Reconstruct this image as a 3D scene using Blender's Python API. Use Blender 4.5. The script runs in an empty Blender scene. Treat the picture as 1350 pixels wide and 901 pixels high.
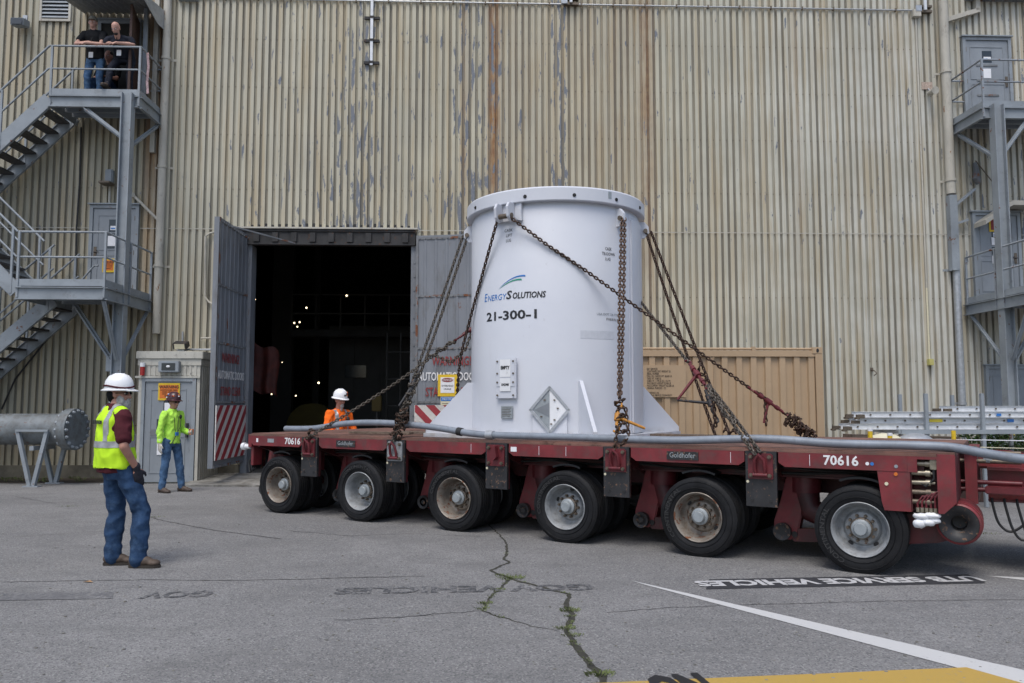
import bpy, bmesh, math, random
from mathutils import Vector, Matrix, noise
from math import radians as R, sin, cos, pi
random.seed(7)
S = bpy.context.scene
C = S.collection
# ------------------------------------------------------------------ camera, sky, sun, exposure
PITCH = math.atan(81.5 / 1050)
CAMZ = 1.57
cd = bpy.data.cameras.new('camera'); cam = bpy.data.objects.new('camera', cd); C.objects.link(cam)
cam.location = (0, 0, CAMZ); cam.rotation_euler = (pi / 2 + PITCH, 0, 0)
cd.sensor_width = 36; cd.lens = 28.0; cd.clip_end = 600; cd.clip_start = .05
S.camera = cam
w = bpy.data.worlds.new("World"); S.world = w; w.use_nodes = True
nt = w.node_tree; bg = nt.nodes['Background']
sky = nt.nodes.new('ShaderNodeTexSky'); sky.sky_type = 'NISHITA'; sky.sun_disc = False
SUN_EL, SUN_AZ = 62, 200      # azimuth clockwise from +Y
sky.sun_elevation = R(SUN_EL); sky.sun_rotation = R(SUN_AZ)
sky.air_density = 1.0; sky.dust_density = 2.8; sky.ozone_density = 1.0
nt.links.new(sky.outputs[0], bg.inputs[0]); bg.inputs[1].default_value = .10
sl = bpy.data.lights.new('sun', 'SUN'); sun = bpy.data.objects.new('sun', sl); C.objects.link(sun)
sl.energy = 1.0; sl.angle = R(28); sl.color = (1, .985, .96)
sun.rotation_euler = (R(90 - SUN_EL), 0, R(180 - SUN_AZ)); sun.location = (0, -10, 20)
S.view_settings.view_transform = 'Standard'; S.view_settings.look = 'None'
S.view_settings.exposure = .87; S.view_settings.gamma = 1

# ------------------------------------------------------------------ placing helpers
CT, ST = cos(PITCH), sin(PITCH)
def ray(u, v):
    a, b = (u - 675) / 1050, (450.5 - v) / 1050
    return Vector((a, CT - b * ST, ST + b * CT))
def at_y(u, v, y):
    d = ray(u, v); t = y / d.y; return Vector((d.x * t, y, CAMZ + d.z * t))
def at_z(u, v, z):
    d = ray(u, v); t = (z - CAMZ) / d.z; return Vector((d.x * t, d.y * t, z))
WT = .035; WY = 17.27
WA = math.atan(WT)
WM = Matrix.Translation((0, WY, 0)) @ Matrix.Rotation(WA, 4, 'Z')     # the facade's frame
WMI = WM.inverted()
def on_wall(u, v, off=0.0):
    """facade-frame point seen at u,v on the plane `off` metres in front of the facade"""
    o = WMI @ Vector((0, 0, CAMZ)); d = WMI.to_3x3() @ ray(u, v)
    t = (-off - o.y) / d.y; return o + d * t
TA = -math.atan2(.526, .851)
TM = Matrix.Translation((3.22, 7.49, 0)) @ Matrix.Rotation(TA, 4, 'Z')  # the trailer's frame
def TW(x, y, z): return TM @ Vector((x, y, z))

# ------------------------------------------------------------------ mesh builder
def basis(d, up=(0, 0, 1)):
    d = Vector(d).normalized(); up = Vector(up)
    if abs(d.dot(up)) > .98: up = Vector((1, 0, 0))
    x = up.cross(d).normalized(); y = d.cross(x)
    return x, y, d
class MB:
    def __init__(s): s.v = []; s.f = []
    def add(s, vs, fs, M=None):
        n = len(s.v)
        s.v += [tuple(M @ Vector(p)) if M else tuple(p) for p in vs]
        s.f += [tuple(n + i for i in f) for f in fs]; return s
    def box(s, x0, x1, y0, y1, z0, z1, M=None):
        v = [(x, y, z) for z in (z0, z1) for y in (y0, y1) for x in (x0, x1)]
        return s.add(v, [(0, 2, 3, 1), (4, 5, 7, 6), (0, 1, 5, 4), (2, 6, 7, 3), (0, 4, 6, 2), (1, 3, 7, 5)], M)
    def bar(s, p, q, wd, ht, up=(0, 0, 1), ext=0):
        p, q = Vector(p), Vector(q); x, y, d = basis(q - p, up); p = p - d * ext; q = q + d * ext
        v = [a + x * i * wd / 2 + y * j * ht / 2 for a in (p, q) for i, j in ((-1, -1), (1, -1), (1, 1), (-1, 1))]
        return s.add(v, [(3, 2, 1, 0), (4, 5, 6, 7), (0, 1, 5, 4), (1, 2, 6, 5), (2, 3, 7, 6), (3, 0, 4, 7)])
    def cyl(s, p, q, r0, r1=None, n=16, cap=True):
        r1 = r0 if r1 is None else r1; p, q = Vector(p), Vector(q); x, y, d = basis(q - p)
        v = [a + (x * cos(2 * pi * k / n) + y * sin(2 * pi * k / n)) * r for a, r in ((p, r0), (q, r1)) for k in range(n)]
        f = [(k, (k + 1) % n, n + (k + 1) % n, n + k) for k in range(n)]
        if cap: f += [tuple(range(n - 1, -1, -1)), tuple(range(n, 2 * n))]
        return s.add(v, f)
    def tube(s, pts, r, n=8, cap=True):
        pts = [Vector(p) for p in pts]; N = len(pts); v = []; x = None
        for i, p in enumerate(pts):
            d = (pts[min(i + 1, N - 1)] - pts[max(i - 1, 0)]).normalized()
            if x is None: x = basis(d)[0]
            x = (x - d * x.dot(d)).normalized(); y = d.cross(x)
            rr = r[i] if isinstance(r, (list, tuple)) else r
            v += [p + (x * cos(2 * pi * k / n) + y * sin(2 * pi * k / n)) * rr for k in range(n)]
        f = [(i * n + k, i * n + (k + 1) % n, (i + 1) * n + (k + 1) % n, (i + 1) * n + k) for i in range(N - 1) for k in range(n)]
        if cap: f += [tuple(range(n - 1, -1, -1)), tuple(range((N - 1) * n, N * n))]
        return s.add(v, f)
    def prism(s, poly, d0, d1, plane='xz', M=None):
        n = len(poly)
        mk = {'xz': lambda a, b, d: (a, d, b), 'xy': lambda a, b, d: (a, b, d), 'yz': lambda a, b, d: (d, a, b)}[plane]
        v = [mk(a, b, d) for d in (d0, d1) for a, b in poly]
        f = [tuple(range(n)), tuple(range(2 * n - 1, n - 1, -1))] + [(k, n + k, n + (k + 1) % n, (k + 1) % n) for k in range(n)]
        return s.add(v, f, M)
    def lathe(s, prof, n=32, M=None, sx=1, sy=1, a0=0, a1=2 * pi):
        full = abs(a1 - a0 - 2 * pi) < 1e-6; m = n if full else n + 1; v = []
        for r, z in prof:
            for k in range(m):
                a = a0 + (a1 - a0) * k / n; v.append((r * cos(a) * sx, r * sin(a) * sy, z))
        f = []
        for i in range(len(prof) - 1):
            for k in range(n):
                k2 = (k + 1) % m
                f.append((i * m + k, i * m + k2, (i + 1) * m + k2, (i + 1) * m + k))
        return s.add(v, f, M)
    def ell(s, c, r, M=None, n=12, h=8):
        v = []; c = Vector(c)
        for i in range(h + 1):
            t = pi * i / h
            for k in range(n):
                a = 2 * pi * k / n
                p = Vector((r[0] * sin(t) * cos(a), r[1] * sin(t) * sin(a), r[2] * cos(t)))
                v.append(c + (M @ p if M else p))
        f = [(i * n + k, (i + 1) * n + k, (i + 1) * n + (k + 1) % n, i * n + (k + 1) % n) for i in range(h) for k in range(n)]
        return s.add(v, f)
    def mesh(s, name, smooth=None):
        m = bpy.data.meshes.new(name); m.from_pydata(s.v, [], s.f)
        bm = bmesh.new(); bm.from_mesh(m); bmesh.ops.remove_doubles(bm, verts=bm.verts, dist=1e-5)
        bmesh.ops.recalc_face_normals(bm, faces=bm.faces); bm.to_mesh(m); bm.free()
        if smooth:
            m.polygons.foreach_set('use_smooth', [True] * len(m.polygons)); m.set_sharp_from_angle(angle=R(smooth))
        return m
    def build(s, name, mat, parent=None, smooth=None, kind=None, label=None, bevel=0):
        m = s.mesh(name, smooth); m.materials.append(mat)
        if bevel:
            bm = bmesh.new(); bm.from_mesh(m)
            bmesh.ops.bevel(bm, geom=[e for e in bm.edges if e.is_manifold and e.calc_face_angle(0) > .5], offset=bevel, segments=2, affect='EDGES', clamp_overlap=True)
            bm.to_mesh(m); bm.free()
        return put(name, m, parent, kind, label)
def put(name, m, parent=None, kind=None, label=None):
    o = bpy.data.objects.new(name, m); C.objects.link(o)
    if parent: o.parent = parent
    if kind: o['kind'] = kind
    if label: o['label'] = label
    return o
def thing(name, label, cat, M=None, group=None):
    o = bpy.data.objects.new(name, None); C.objects.link(o); o.empty_display_size = .2
    if M is not None: o.matrix_world = M if isinstance(M, Matrix) else Matrix.Translation(M)
    return tag(o, label, cat, group)
def tag(o, label, cat, group=None):
    o['label'] = label; o['category'] = cat
    if group: o['group'] = group
    return o
def copy_tree(o, parent=None):
    c = o.copy(); C.objects.link(c)
    if parent is not None: c.parent = parent
    for ch in list(o.children): copy_tree(ch, c)
    return c
def lx(x, y, z, rz=0): return Matrix.Translation((x, y, z)) @ Matrix.Rotation(rz, 4, 'Z')

# ------------------------------------------------------------------ materials
class NT:
    def __init__(s, name):
        s.m = bpy.data.materials.new(name); s.m.use_nodes = True; s.t = s.m.node_tree; s.b = s.t.nodes['Principled BSDF']
        s.pos = s.t.nodes.new('ShaderNodeNewGeometry').outputs['Position']; s.obj = s.t.nodes.new('ShaderNodeTexCoord').outputs['Object']
    def n(s, t, **k):
        o = s.t.nodes.new(t)
        for a, b in k.items(): setattr(o, a, b)
        return o
    def put(s, sock, val):
        if hasattr(val, 'links') or isinstance(val, bpy.types.NodeSocket): s.t.links.new(val, sock)
        else:
            if isinstance(val, (tuple, list)) and len(val) == 3 and sock.type == 'RGBA': val = (*val, 1)
            sock.default_value = val
    def scale(s, vec, sc):
        o = s.n('ShaderNodeVectorMath', operation='MULTIPLY'); s.put(o.inputs[0], vec); s.put(o.inputs[1], sc); return o.outputs[0]
    def noise(s, vec, sc, det=4, rough=.55, st=None):
        if st: vec = s.scale(vec, st)
        o = s.n('ShaderNodeTexNoise'); s.put(o.inputs['Vector'], vec); o.inputs['Scale'].default_value = sc
        o.inputs['Detail'].default_value = det; o.inputs['Roughness'].default_value = rough; return o.outputs['Fac']
    def ramp(s, f, stops, interp='LINEAR'):
        o = s.n('ShaderNodeValToRGB'); s.put(o.inputs[0], f); e = o.color_ramp.elements; o.color_ramp.interpolation = interp
        while len(e) < len(stops): e.new(.5)
        for i, (p, c) in enumerate(stops):
            e[i].position = p
            e[i].color = (c, c, c, 1) if isinstance(c, (int, float)) else (*c, 1)
        return o.outputs[0]
    def mix(s, f, a, b, mode='MIX'):
        o = s.n('ShaderNodeMix', data_type='RGBA', blend_type=mode); s.put(o.inputs[0], f); s.put(o.inputs[6], a); s.put(o.inputs[7], b); return o.outputs[2]
    def math(s, op, a, b=0.0, c=None, clamp=False):
        o = s.n('ShaderNodeMath', operation=op, use_clamp=clamp); s.put(o.inputs[0], a); s.put(o.inputs[1], b)
        if c is not None: s.put(o.inputs[2], c)
        return o.outputs[0]
    def bump(s, h, st, dist=.01):
        o = s.n('ShaderNodeBump'); s.put(o.inputs['Height'], h); o.inputs['Strength'].default_value = st; o.inputs['Distance'].default_value = dist
        s.t.links.new(o.outputs[0], s.b.inputs['Normal'])
    def fin(s, col, rough=.5, metal=0.0, spec=None):
        s.put(s.b.inputs['Base Color'], col); s.put(s.b.inputs['Roughness'], rough); s.put(s.b.inputs['Metallic'], metal)
        if spec is not None: s.b.inputs['Specular IOR Level'].default_value = spec
        return s.m
def paint(name, col, rough=.5, metal=0.0, var=.15, sc=3, rust=0, rustcol=(.10, .04, .02), dirt=0, dirtcol=(.08, .07, .055), st=(1, 1, 1), bump=0, bsc=60, spec=None, rsc=9):
    t = NT(name); a = t.noise(t.pos, sc, 5, .6, st)
    dk = tuple(c * (1 - var * 1.6) for c in col); lt = tuple(min(1, c * (1 + var)) for c in col)
    c = t.ramp(a, [(.3, dk), (.7, lt)])
    if dirt:
        d = t.ramp(t.noise(t.pos, sc * 2.3, 7, .7, st), [(.62 - dirt * .35, 0), (.8 - dirt * .2, 1)])
        c = t.mix(t.math('MULTIPLY', d, min(1, .35 + dirt)), c, dirtcol)
    rg = rough
    if rust:
        r = t.ramp(t.noise(t.pos, rsc, 9, .68, st), [(.70 - rust * .3, 0), (.74 - rust * .3, 1)])
        c = t.mix(r, c, t.ramp(t.noise(t.pos, 40, 4), [(.3, rustcol), (.75, tuple(x * 2.3 for x in rustcol))]))
        rg = t.math('MULTIPLY_ADD', r, .85 - rough, rough)
    if bump: t.bump(t.noise(t.pos, bsc, 4), bump, .004)
    return t.fin(c, rg, metal, spec)
MT = {}
MT['steel'] = paint('stair_steel_paint', (.255, .285, .31), .5, 0, .12, 2, rust=.22, rsc=6, dirt=.18)
MT['steel2'] = paint('weathered_rail_paint', (.27, .30, .33), .5, .1, .12, 4, rust=.42, rsc=7, dirt=.2)
MT['tread'] = paint('tread_plate', (.075, .072, .068), .8, 0, .3, 8, rust=.2)
MT['door'] = paint('door_paint', (.235, .26, .285), .5, 0, .1, 2.5, rust=.12, rsc=3, dirt=.15, st=(1, 1, .5))
MT['leaf'] = paint('hangar_door_paint', (.185, .20, .222), .55, 0, .15, 1.3, rust=.2, rsc=4, dirt=.3, st=(1, 1, .3))
MT['leafr'] = paint('hangar_door_rusty_trim', (.17, .18, .19), .7, 0, .2, 3, rust=.5, rsc=5)
MT['cask'] = None
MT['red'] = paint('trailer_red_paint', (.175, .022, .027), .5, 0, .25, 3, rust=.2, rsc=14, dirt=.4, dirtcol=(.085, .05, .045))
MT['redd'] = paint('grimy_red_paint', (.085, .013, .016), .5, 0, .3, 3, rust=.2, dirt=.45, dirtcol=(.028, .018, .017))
MT['redb'] = paint('bright_red_paint', (.12, .016, .021), .45, 0, .2, 8, rust=.15)
MT['deck'] = paint('deck_worn_rust', (.175, .088, .066), .8, 0, .3, 2.2, rust=.45, rustcol=(.07, .035, .025), dirt=.4, dirtcol=(.07, .055, .05), bump=.3, rsc=3)
MT['blk'] = paint('black_plate_paint', (.022, .022, .024), .5, 0, .3, 5, rust=.40, rustcol=(.10, .06, .038), rsc=22)
MT['black'] = paint('black_rubber', (.016, .016, .017), .6, 0, .2, 9)
MT['tyre'] = paint('tyre_rubber', (.012, .0125, .014), .62, 0, .25, 7, dirt=.22, dirtcol=(.03, .029, .028), bump=.15, spec=.22)
MT['rim'] = paint('rim_silver_paint', (.29, .305, .315), .5, .1, .2, 9, rust=.2, rsc=14, dirt=.35, dirtcol=(.13, .12, .11))
MT['rimr'] = paint('rim_rusty_paint', (.24, .215, .185), .5, .2, .2, 9, rust=.45, rsc=12, dirt=.4, dirtcol=(.14, .09, .05))
MT['hub'] = paint('hub_cap_grey', (.30, .33, .345), .5, .2, .1, 20)
MT['nut'] = paint('lug_nut_steel', (.16, .13, .10), .5, .6, .2, 40)
MT['chain'] = paint('rusty_chain_steel', (.075, .047, .034), .55, .6, .4, 25, rust=.3, rustcol=(.10, .045, .022), rsc=30)
MT['chaing'] = paint('grey_chain_steel', (.11, .095, .078), .5, .5, .35, 25)
MT['galv'] = paint('galvanised_steel', (.42, .44, .46), .42, .5, .12, 14)
MT['alu'] = paint('aluminium_rail', (.66, .68, .70), .4, .15, .1, 8)
MT['white'] = paint('white_paint', (.74, .75, .76), .5, 0, .05, 4, dirt=.05)
MT['tan'] = paint('container_tan_paint', (.42, .30, .185), .55, 0, .06, 1.5, dirt=.12, dirtcol=(.30, .19, .11))
MT['tand'] = paint('tan_stencil_ink', (.07, .055, .04), .7, 0, .2, 20)
MT['conc'] = paint('old_concrete', (.24, .235, .215), .9, 0, .3, 3, dirt=.5, bump=.4)
MT['plinth'] = paint('stained_plinth_concrete', (.13, .12, .095), .9, 0, .35, 2, dirt=.4, bump=.4)
MT['booth'] = paint('booth_cream_paint', (.46, .45, .40), .6, 0, .1, 2, rust=.2, rustcol=(.09, .09, .09), dirt=.25, st=(1, 1, .5))
MT['duct'] = paint('cream_pipe_paint', (.45, .43, .37), .6, 0, .12, 3, rust=.2, rustcol=(.14, .07, .03), dirt=.2, st=(1, 1, .4))
MT['pipe'] = paint('large_pipe_paint', (.17, .19, .20), .55, 0, .2, 3, dirt=.45, rust=.25)
MT['txtw'] = paint('white_lettering', (.72, .72, .72), .6, 0, .08, 20, dirt=.05)
MT['txtr'] = paint('red_lettering', (.25, .03, .03), .6, 0, .2, 10, dirt=.25, dirtcol=(.17, .14, .15))
MT['txtk'] = paint('black_lettering', (.015, .015, .017), .5, 0, .1, 20)
MT['txtb'] = paint('blue_lettering', (.03, .17, .50), .4, 0, .05, 20)
MT['txtg'] = paint('green_lettering', (.03, .28, .19), .4, 0, .05, 20)
MT['yel'] = paint('safety_yellow', (.70, .47, .02), .5, 0, .08, 20, dirt=.05)
MT['org'] = paint('sign_orange', (.62, .16, .02), .5, 0, .08, 20)
MT['paper'] = paint('white_paper', (.75, .76, .78), .6, 0, .03, 20)
MT['glass'] = paint('dark_window_glass', (.03, .04, .05), .12, 0, .1, 3)
MT['cream'] = paint('pale_sign_board', (.62, .58, .42), .6, 0, .05, 20)
MT['stripew'] = paint('hazard_board_white', (.58, .56, .53), .6, 0, .08, 5, rust=.2, rsc=9, dirt=.25)
MT['striper'] = paint('hazard_stripe_red', (.30, .03, .04), .6, 0, .12, 5, rust=.1, dirt=.15)
MT['head'] = paint('shaded_black_steel', (.035, .035, .036), .8, 0, .3, 3, rust=.35, rustcol=(.05, .025, .015))  # door header's shadow put into the colour; cross brackets are simply black
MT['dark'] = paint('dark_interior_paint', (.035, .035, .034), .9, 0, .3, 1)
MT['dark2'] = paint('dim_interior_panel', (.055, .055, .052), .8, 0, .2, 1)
MT['brown'] = paint('brown_door_paint', (.07, .035, .025), .6, 0, .25, 3)
MT['flag'] = paint('red_beacon_plastic', (.35, .02, .02), .25, 0, .05, 5)
MT['wood'] = paint('weathered_plank', (.17, .13, .10), .85, 0, .3, 6, st=(1, 6, 6), bump=.3)
MT['brass'] = paint('dull_brass_fitting', (.30, .27, .21), .4, .7, .2, 20)
MT['orgm'] = paint('orange_lever_paint', (.50, .22, .03), .5, 0, .2, 20, rust=.25)
MT['leafg'] = paint('weed_leaf_green', (.12, .15, .045), .7, 0, .35, 30)
MT['leafy'] = paint('shrub_leaf_green', (.05, .12, .03), .6, 0, .4, 12)
MT['yflower'] = paint('yellow_tape', (.75, .60, .06), .6, 0, .05, 9)
def emis(name, col, st):
    t = NT(name); t.b.inputs['Emission Color'].default_value = (*col, 1); t.b.inputs['Emission Strength'].default_value = st; return t.fin(col, .5)
MT['bulb'] = emis('lit_bulb', (1, .82, .52), 2.0)
# cask paint: glossy white with faint handling scuffs
t = NT('cask_white_paint')
a = t.noise(t.pos, 1.2, 5, .6); c = t.ramp(a, [(.3, (.545, .565, .615)), (.7, (.595, .615, .655))])
d = t.ramp(t.noise(t.pos, 2.6, 8, .75, (1, 1, .5)), [(.60, 0), (.78, 1)])
c = t.mix(t.math('MULTIPLY', d, .38), c, (.44, .43, .42))
d = t.ramp(t.noise(t.pos, 16, 5, .8, (1, 1, .35)), [(.66, 0), (.71, 1)])
c = t.mix(t.math('MULTIPLY', d, .4), c, (.30, .28, .26))
zz = t.n('ShaderNodeSeparateXYZ'); t.put(zz.inputs[0], t.obj)
low = t.math('MULTIPLY', t.ramp(zz.outputs[2], [(0, 1), (.12, 0)]), t.ramp(t.noise(t.pos, 6, 6), [(.4, 0), (.65, 1)]))
c = t.mix(t.math('MULTIPLY', low, .5), c, (.32, .25, .18))
t.bump(t.noise(t.pos, 3, 2), .12, .02)
MT['cask'] = t.fin(c, .42)
MT['plate_rust'] = paint('rusty_base_edge', (.30, .24, .18), .8, 0, .3, 5, rust=.6, rustcol=(.10, .05, .025), rsc=8)
# asphalt
t = NT('asphalt'); big = t.noise(t.pos, .45, 5, .6); mid = t.noise(t.pos, 2.2, 6, .65)
c = t.ramp(big, [(.32, (.175, .173, .169)), (.68, (.285, .282, .277))])
c = t.mix(t.ramp(mid, [(.35, .55), (.65, 0)]), c, (.175, .173, .170))
v = t.n('ShaderNodeTexVoronoi'); t.put(v.inputs['Vector'], t.pos); v.inputs['Scale'].default_value = 95
fl = t.n('ShaderNodeSeparateColor'); t.put(fl.inputs[0], v.outputs['Color'])
c = t.mix(t.ramp(fl.outputs[0], [(.70, 0), (1, .75)]), c, (.38, .375, .36))
c = t.mix(t.ramp(fl.outputs[1], [(.62, 0), (1, .8)]), c, (.075, .075, .078))
st_ = t.ramp(t.noise(t.pos, .9, 7, .7, (1, 2.2, 1)), [(.52, 0), (.70, .6)])
c = t.mix(st_, c, (.135, .134, .132))
c = t.mix(t.ramp(t.noise(t.pos, 260, 2), [(.3, .35), (.7, 0)]), c, (.07, .07, .072))
h = t.math('ADD', v.outputs['Distance'], t.math('MULTIPLY', t.noise(t.pos, 130, 3), .8))
t.bump(h, .55, .006)
MT['asphalt'] = t.fin(c, .88, 0, .3)
def worn(name, col, thr, under=(.20, .198, .195), sc=22):
    t = NT(name); k = t.ramp(t.noise(t.pos, sc, 8, .75), [(thr, 1), (thr + .07, 0)])
    k2 = t.ramp(t.noise(t.pos, 2.5, 4, .6), [(.35, .3), (.65, 1)])
    c = t.mix(t.math('SUBTRACT', 1, t.math('MULTIPLY', t.math('SUBTRACT', 1, k), k2)), t.ramp(t.noise(t.pos, 160, 3), [(.3, tuple(x * .7 for x in under)), (.7, tuple(x * 1.4 for x in under))]), col)
    t.bump(t.noise(t.pos, 150, 3), .5, .005)
    return t.fin(c, .85)
MT['linew'] = worn('worn_white_line_paint', (.50, .50, .49), .60)
MT['bandk'] = worn('worn_black_band_paint', (.028, .028, .032), .62)
MT['letw'] = worn('worn_white_letter_paint', (.46, .46, .46), .54)
MT['fadek'] = worn('faded_black_letter_paint', (.050, .051, .055), .46)
MT['fadeb'] = worn('faded_black_band_paint', (.11, .11, .113), .47)
MT['yelg'] = worn('worn_yellow_paint', (.42, .275, .06), .58)
MT['crack'] = paint('crack_fill', (.035, .033, .03), .95, 0, .3, 30)
MT['crackm'] = paint('mossy_crack_fill', (.042, .040, .030), .95, 0, .4, 14, dirt=.25, dirtcol=(.05, .065, .025))
MT['soil'] = paint('leaf_litter_soil', (.055, .043, .032), .95, 0, .45, 14, bump=.6, dirt=.5, dirtcol=(.10, .075, .05), bsc=30)
# facade paint: cream metal sheet, streaks, primer chips, rust runs; x,z are metres in the facade frame
def wall_mat():
    t = NT('facade_cream_paint'); sp = t.n('ShaderNodeSeparateXYZ'); t.put(sp.inputs[0], t.obj); X, Y, Z = sp.outputs
    xr = t.math('DIVIDE', t.math('ADD', X, 15.0), 30.0)
    def P(x): return (x + 15) / 30
    base = t.ramp(xr, [(P(-12), (.35, .33, .26)), (P(-8.1), (.37, .34, .25)), (P(-7.6), (.50, .48, .39)), (P(-3), (.51, .48, .37)), (P(2.5), (.49, .46, .35)), (P(4), (.52, .505, .41)), (P(9), (.58, .58, .53)), (P(11), (.57, .57, .52))])
    a = t.noise(t.obj, .55, 4, .6); c = t.mix(t.ramp(a, [(.35, .0), (.60, .65)]), base, (.38, .365, .295))
    ribn = t.noise(t.obj, 1.0, 3, .6, (6.8, 0, .25)); c = t.mix(t.ramp(ribn, [(.34, .7), (.52, 0)]), c, (.42, .345, .22))
    run = t.noise(t.obj, 1.0, 6, .7, (16, 0, .6)); c = t.mix(t.ramp(run, [(.52, 0), (.70, .65)]), c, (.34, .26, .15))
    # recess shade painted into the pans by depth, together with uneven grime
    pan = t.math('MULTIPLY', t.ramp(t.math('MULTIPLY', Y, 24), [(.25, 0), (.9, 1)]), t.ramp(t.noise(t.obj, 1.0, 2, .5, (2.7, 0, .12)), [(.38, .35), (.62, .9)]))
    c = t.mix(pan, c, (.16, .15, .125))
    lower = t.ramp(t.math('DIVIDE', Z, 10.0), [(.02, .4), (.14, .0)]); c = t.mix(t.math('MULTIPLY', lower, t.ramp(t.noise(t.obj, 3, 5), [(.3, .3), (.7, 1)])), c, (.14, .12, .08))
    # rust runs
    rx = t.ramp(xr, [(P(-8.05), 0), (P(-7.95), .75), (P(-7.75), .75), (P(-7.65), 0), (P(-1.15), 0), (P(-1.05), .45), (P(-.95), 0), (P(-.56), 0), (P(-.47), 1), (P(-.36), 1), (P(-.27), .15), (P(.4), .1), (P(2.85), .15), (P(2.97), .7), (P(3.12), .6), (P(3.2), 0), (P(6.3), 0), (P(6.4), .35), (P(6.5), 0)])
    rn = t.ramp(t.noise(t.obj, 1.0, 7, .7, (9, 0, .9)), [(.32, .1), (.55, 1)])
    up = t.ramp(t.math('DIVIDE', Z, 12.0), [(.3, .35), (.62, 1)])
    c = t.mix(t.math('MULTIPLY', t.math('MULTIPLY', rx, rn), up), c, t.ramp(t.noise(t.obj, 5, 5), [(.35, (.30, .17, .07)), (.62, (.20, .085, .03))]))
    # primer chips
    cx = t.ramp(xr, [(P(-8), .02), (P(-6.4), .02), (P(-5.6), .07), (P(-4.2), .06), (P(-3.6), .14), (P(-3.2), .14), (P(-2.7), .055), (P(-1.5), .06), (P(-1.2), .13), (P(-.3), .14), (P(0), .05), (P(.85), .05), (P(.95), .17), (P(1.2), .17), (P(1.3), .05), (P(3), .035), (P(5), .02), (P(9), .03), (P(11), .065)])
    cz = t.ramp(t.math('DIVIDE', Z, 12.0), [(.40, .0), (.47, .06), (.56, .02), (.80, .02), (1, .03)])
    cn = t.noise(t.obj, 1.0, 6, .62, (7.5, 0, 1.6)); cn2 = t.noise(t.obj, 22, 4, .7)
    th = t.math('ADD', t.math('ADD', t.math('ADD', cn, t.math('MULTIPLY', cn2, .12)), cx), cz)
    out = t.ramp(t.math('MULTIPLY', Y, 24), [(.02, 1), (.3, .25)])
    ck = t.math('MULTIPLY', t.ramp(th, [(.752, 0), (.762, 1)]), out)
    c = t.mix(ck, c, t.ramp(cn2, [(.35, (.135, .155, .19)), (.65, (.19, .20, .215))]))
    # lighter halo of flaked edge
    t.bump(t.math('SUBTRACT', t.noise(t.obj, 2.2, 3, .5, (1, 1, .5)), t.math('MULTIPLY', ck, .15)), .25, .02)
    return t.fin(c, .62, 0, .35)
MT['wall'] = wall_mat()

# ------------------------------------------------------------------ text
def text_mesh(s, size, ext=.0015, align='CENTER', shear=0, bold=0, sx=1.0, spacing=1.0):
    cu = bpy.data.curves.new('t', 'FONT'); cu.body = s; cu.size = size; cu.extrude = ext; cu.align_x = align; cu.align_y = 'CENTER'
    cu.shear = shear; cu.offset = bold; cu.resolution_u = 2; cu.space_character = spacing
    o = bpy.data.objects.new('t', cu); C.objects.link(o)
    dg = bpy.context.evaluated_depsgraph_get(); dg.update()
    m = bpy.data.meshes.new_from_object(o.evaluated_get(dg)); bpy.data.objects.remove(o); bpy.data.curves.remove(cu)
    vs = [(v.co.x * sx, v.co.y, v.co.z) for v in m.vertices]; fs = [tuple(p.vertices) for p in m.polygons]; bpy.data.meshes.remove(m)
    return vs, fs
def text(name, s, size, M, mat, parent, **k):
    """M maps text space (x right, y up, z out) to the parent's frame"""
    vs, fs = text_mesh(s, size, **k); mb = MB(); mb.add(vs, fs, M)
    m = bpy.data.meshes.new(name); m.from_pydata(mb.v, [], mb.f); m.materials.append(mat)
    return put(name, m, parent)
def face_m(x, y, z):       # text on a plane facing -y
    return Matrix.Translation((x, y, z)) @ Matrix.Rotation(pi / 2, 4, 'X')
# ================================================================== GROUND
def sheet(name, poly, z, mat, kind='structure', parent=None):
    m = bpy.data.meshes.new(name); m.from_pydata([(x, y, z) for x, y in poly], [], [tuple(range(len(poly)))]); m.materials.append(mat)
    return put(name, m, parent, kind)
sheet('ground', [(-150, -150), (150, -150), (150, 150), (-150, 150)], 0, MT['asphalt'])
def gp(u, v): p = at_z(u, v, 0); return (p.x, p.y)
# soil strip along the foot of the facade
mb = MB()
pts = []
for i in range(60):
    x = -15 + i * .14
    y = WY + WT * x - 1.05 + .14 * noise.noise((x * 1.7, 0, 0)) + .05 * noise.noise((x * 7, 3, 0))
    pts.append((x, y))
poly = pts + [(pts[-1][0], WY + WT * pts[-1][0] - .02), (-15, WY - .55)]
sheet('soil_strip', poly, .004, MT['soil'])
# concrete apron before the doorway
mb = MB(); mb.box(-6.35, -1.4, -1.85, .0, .0, .10); mb.v = [(x, y - (.35 if y < -1 and x > -3 else 0), z if y > -1 else z * .35) for x, y, z in mb.v]
o = mb.build('apron_slab', MT['conc'], None, kind='structure'); o.matrix_world = WM

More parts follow.
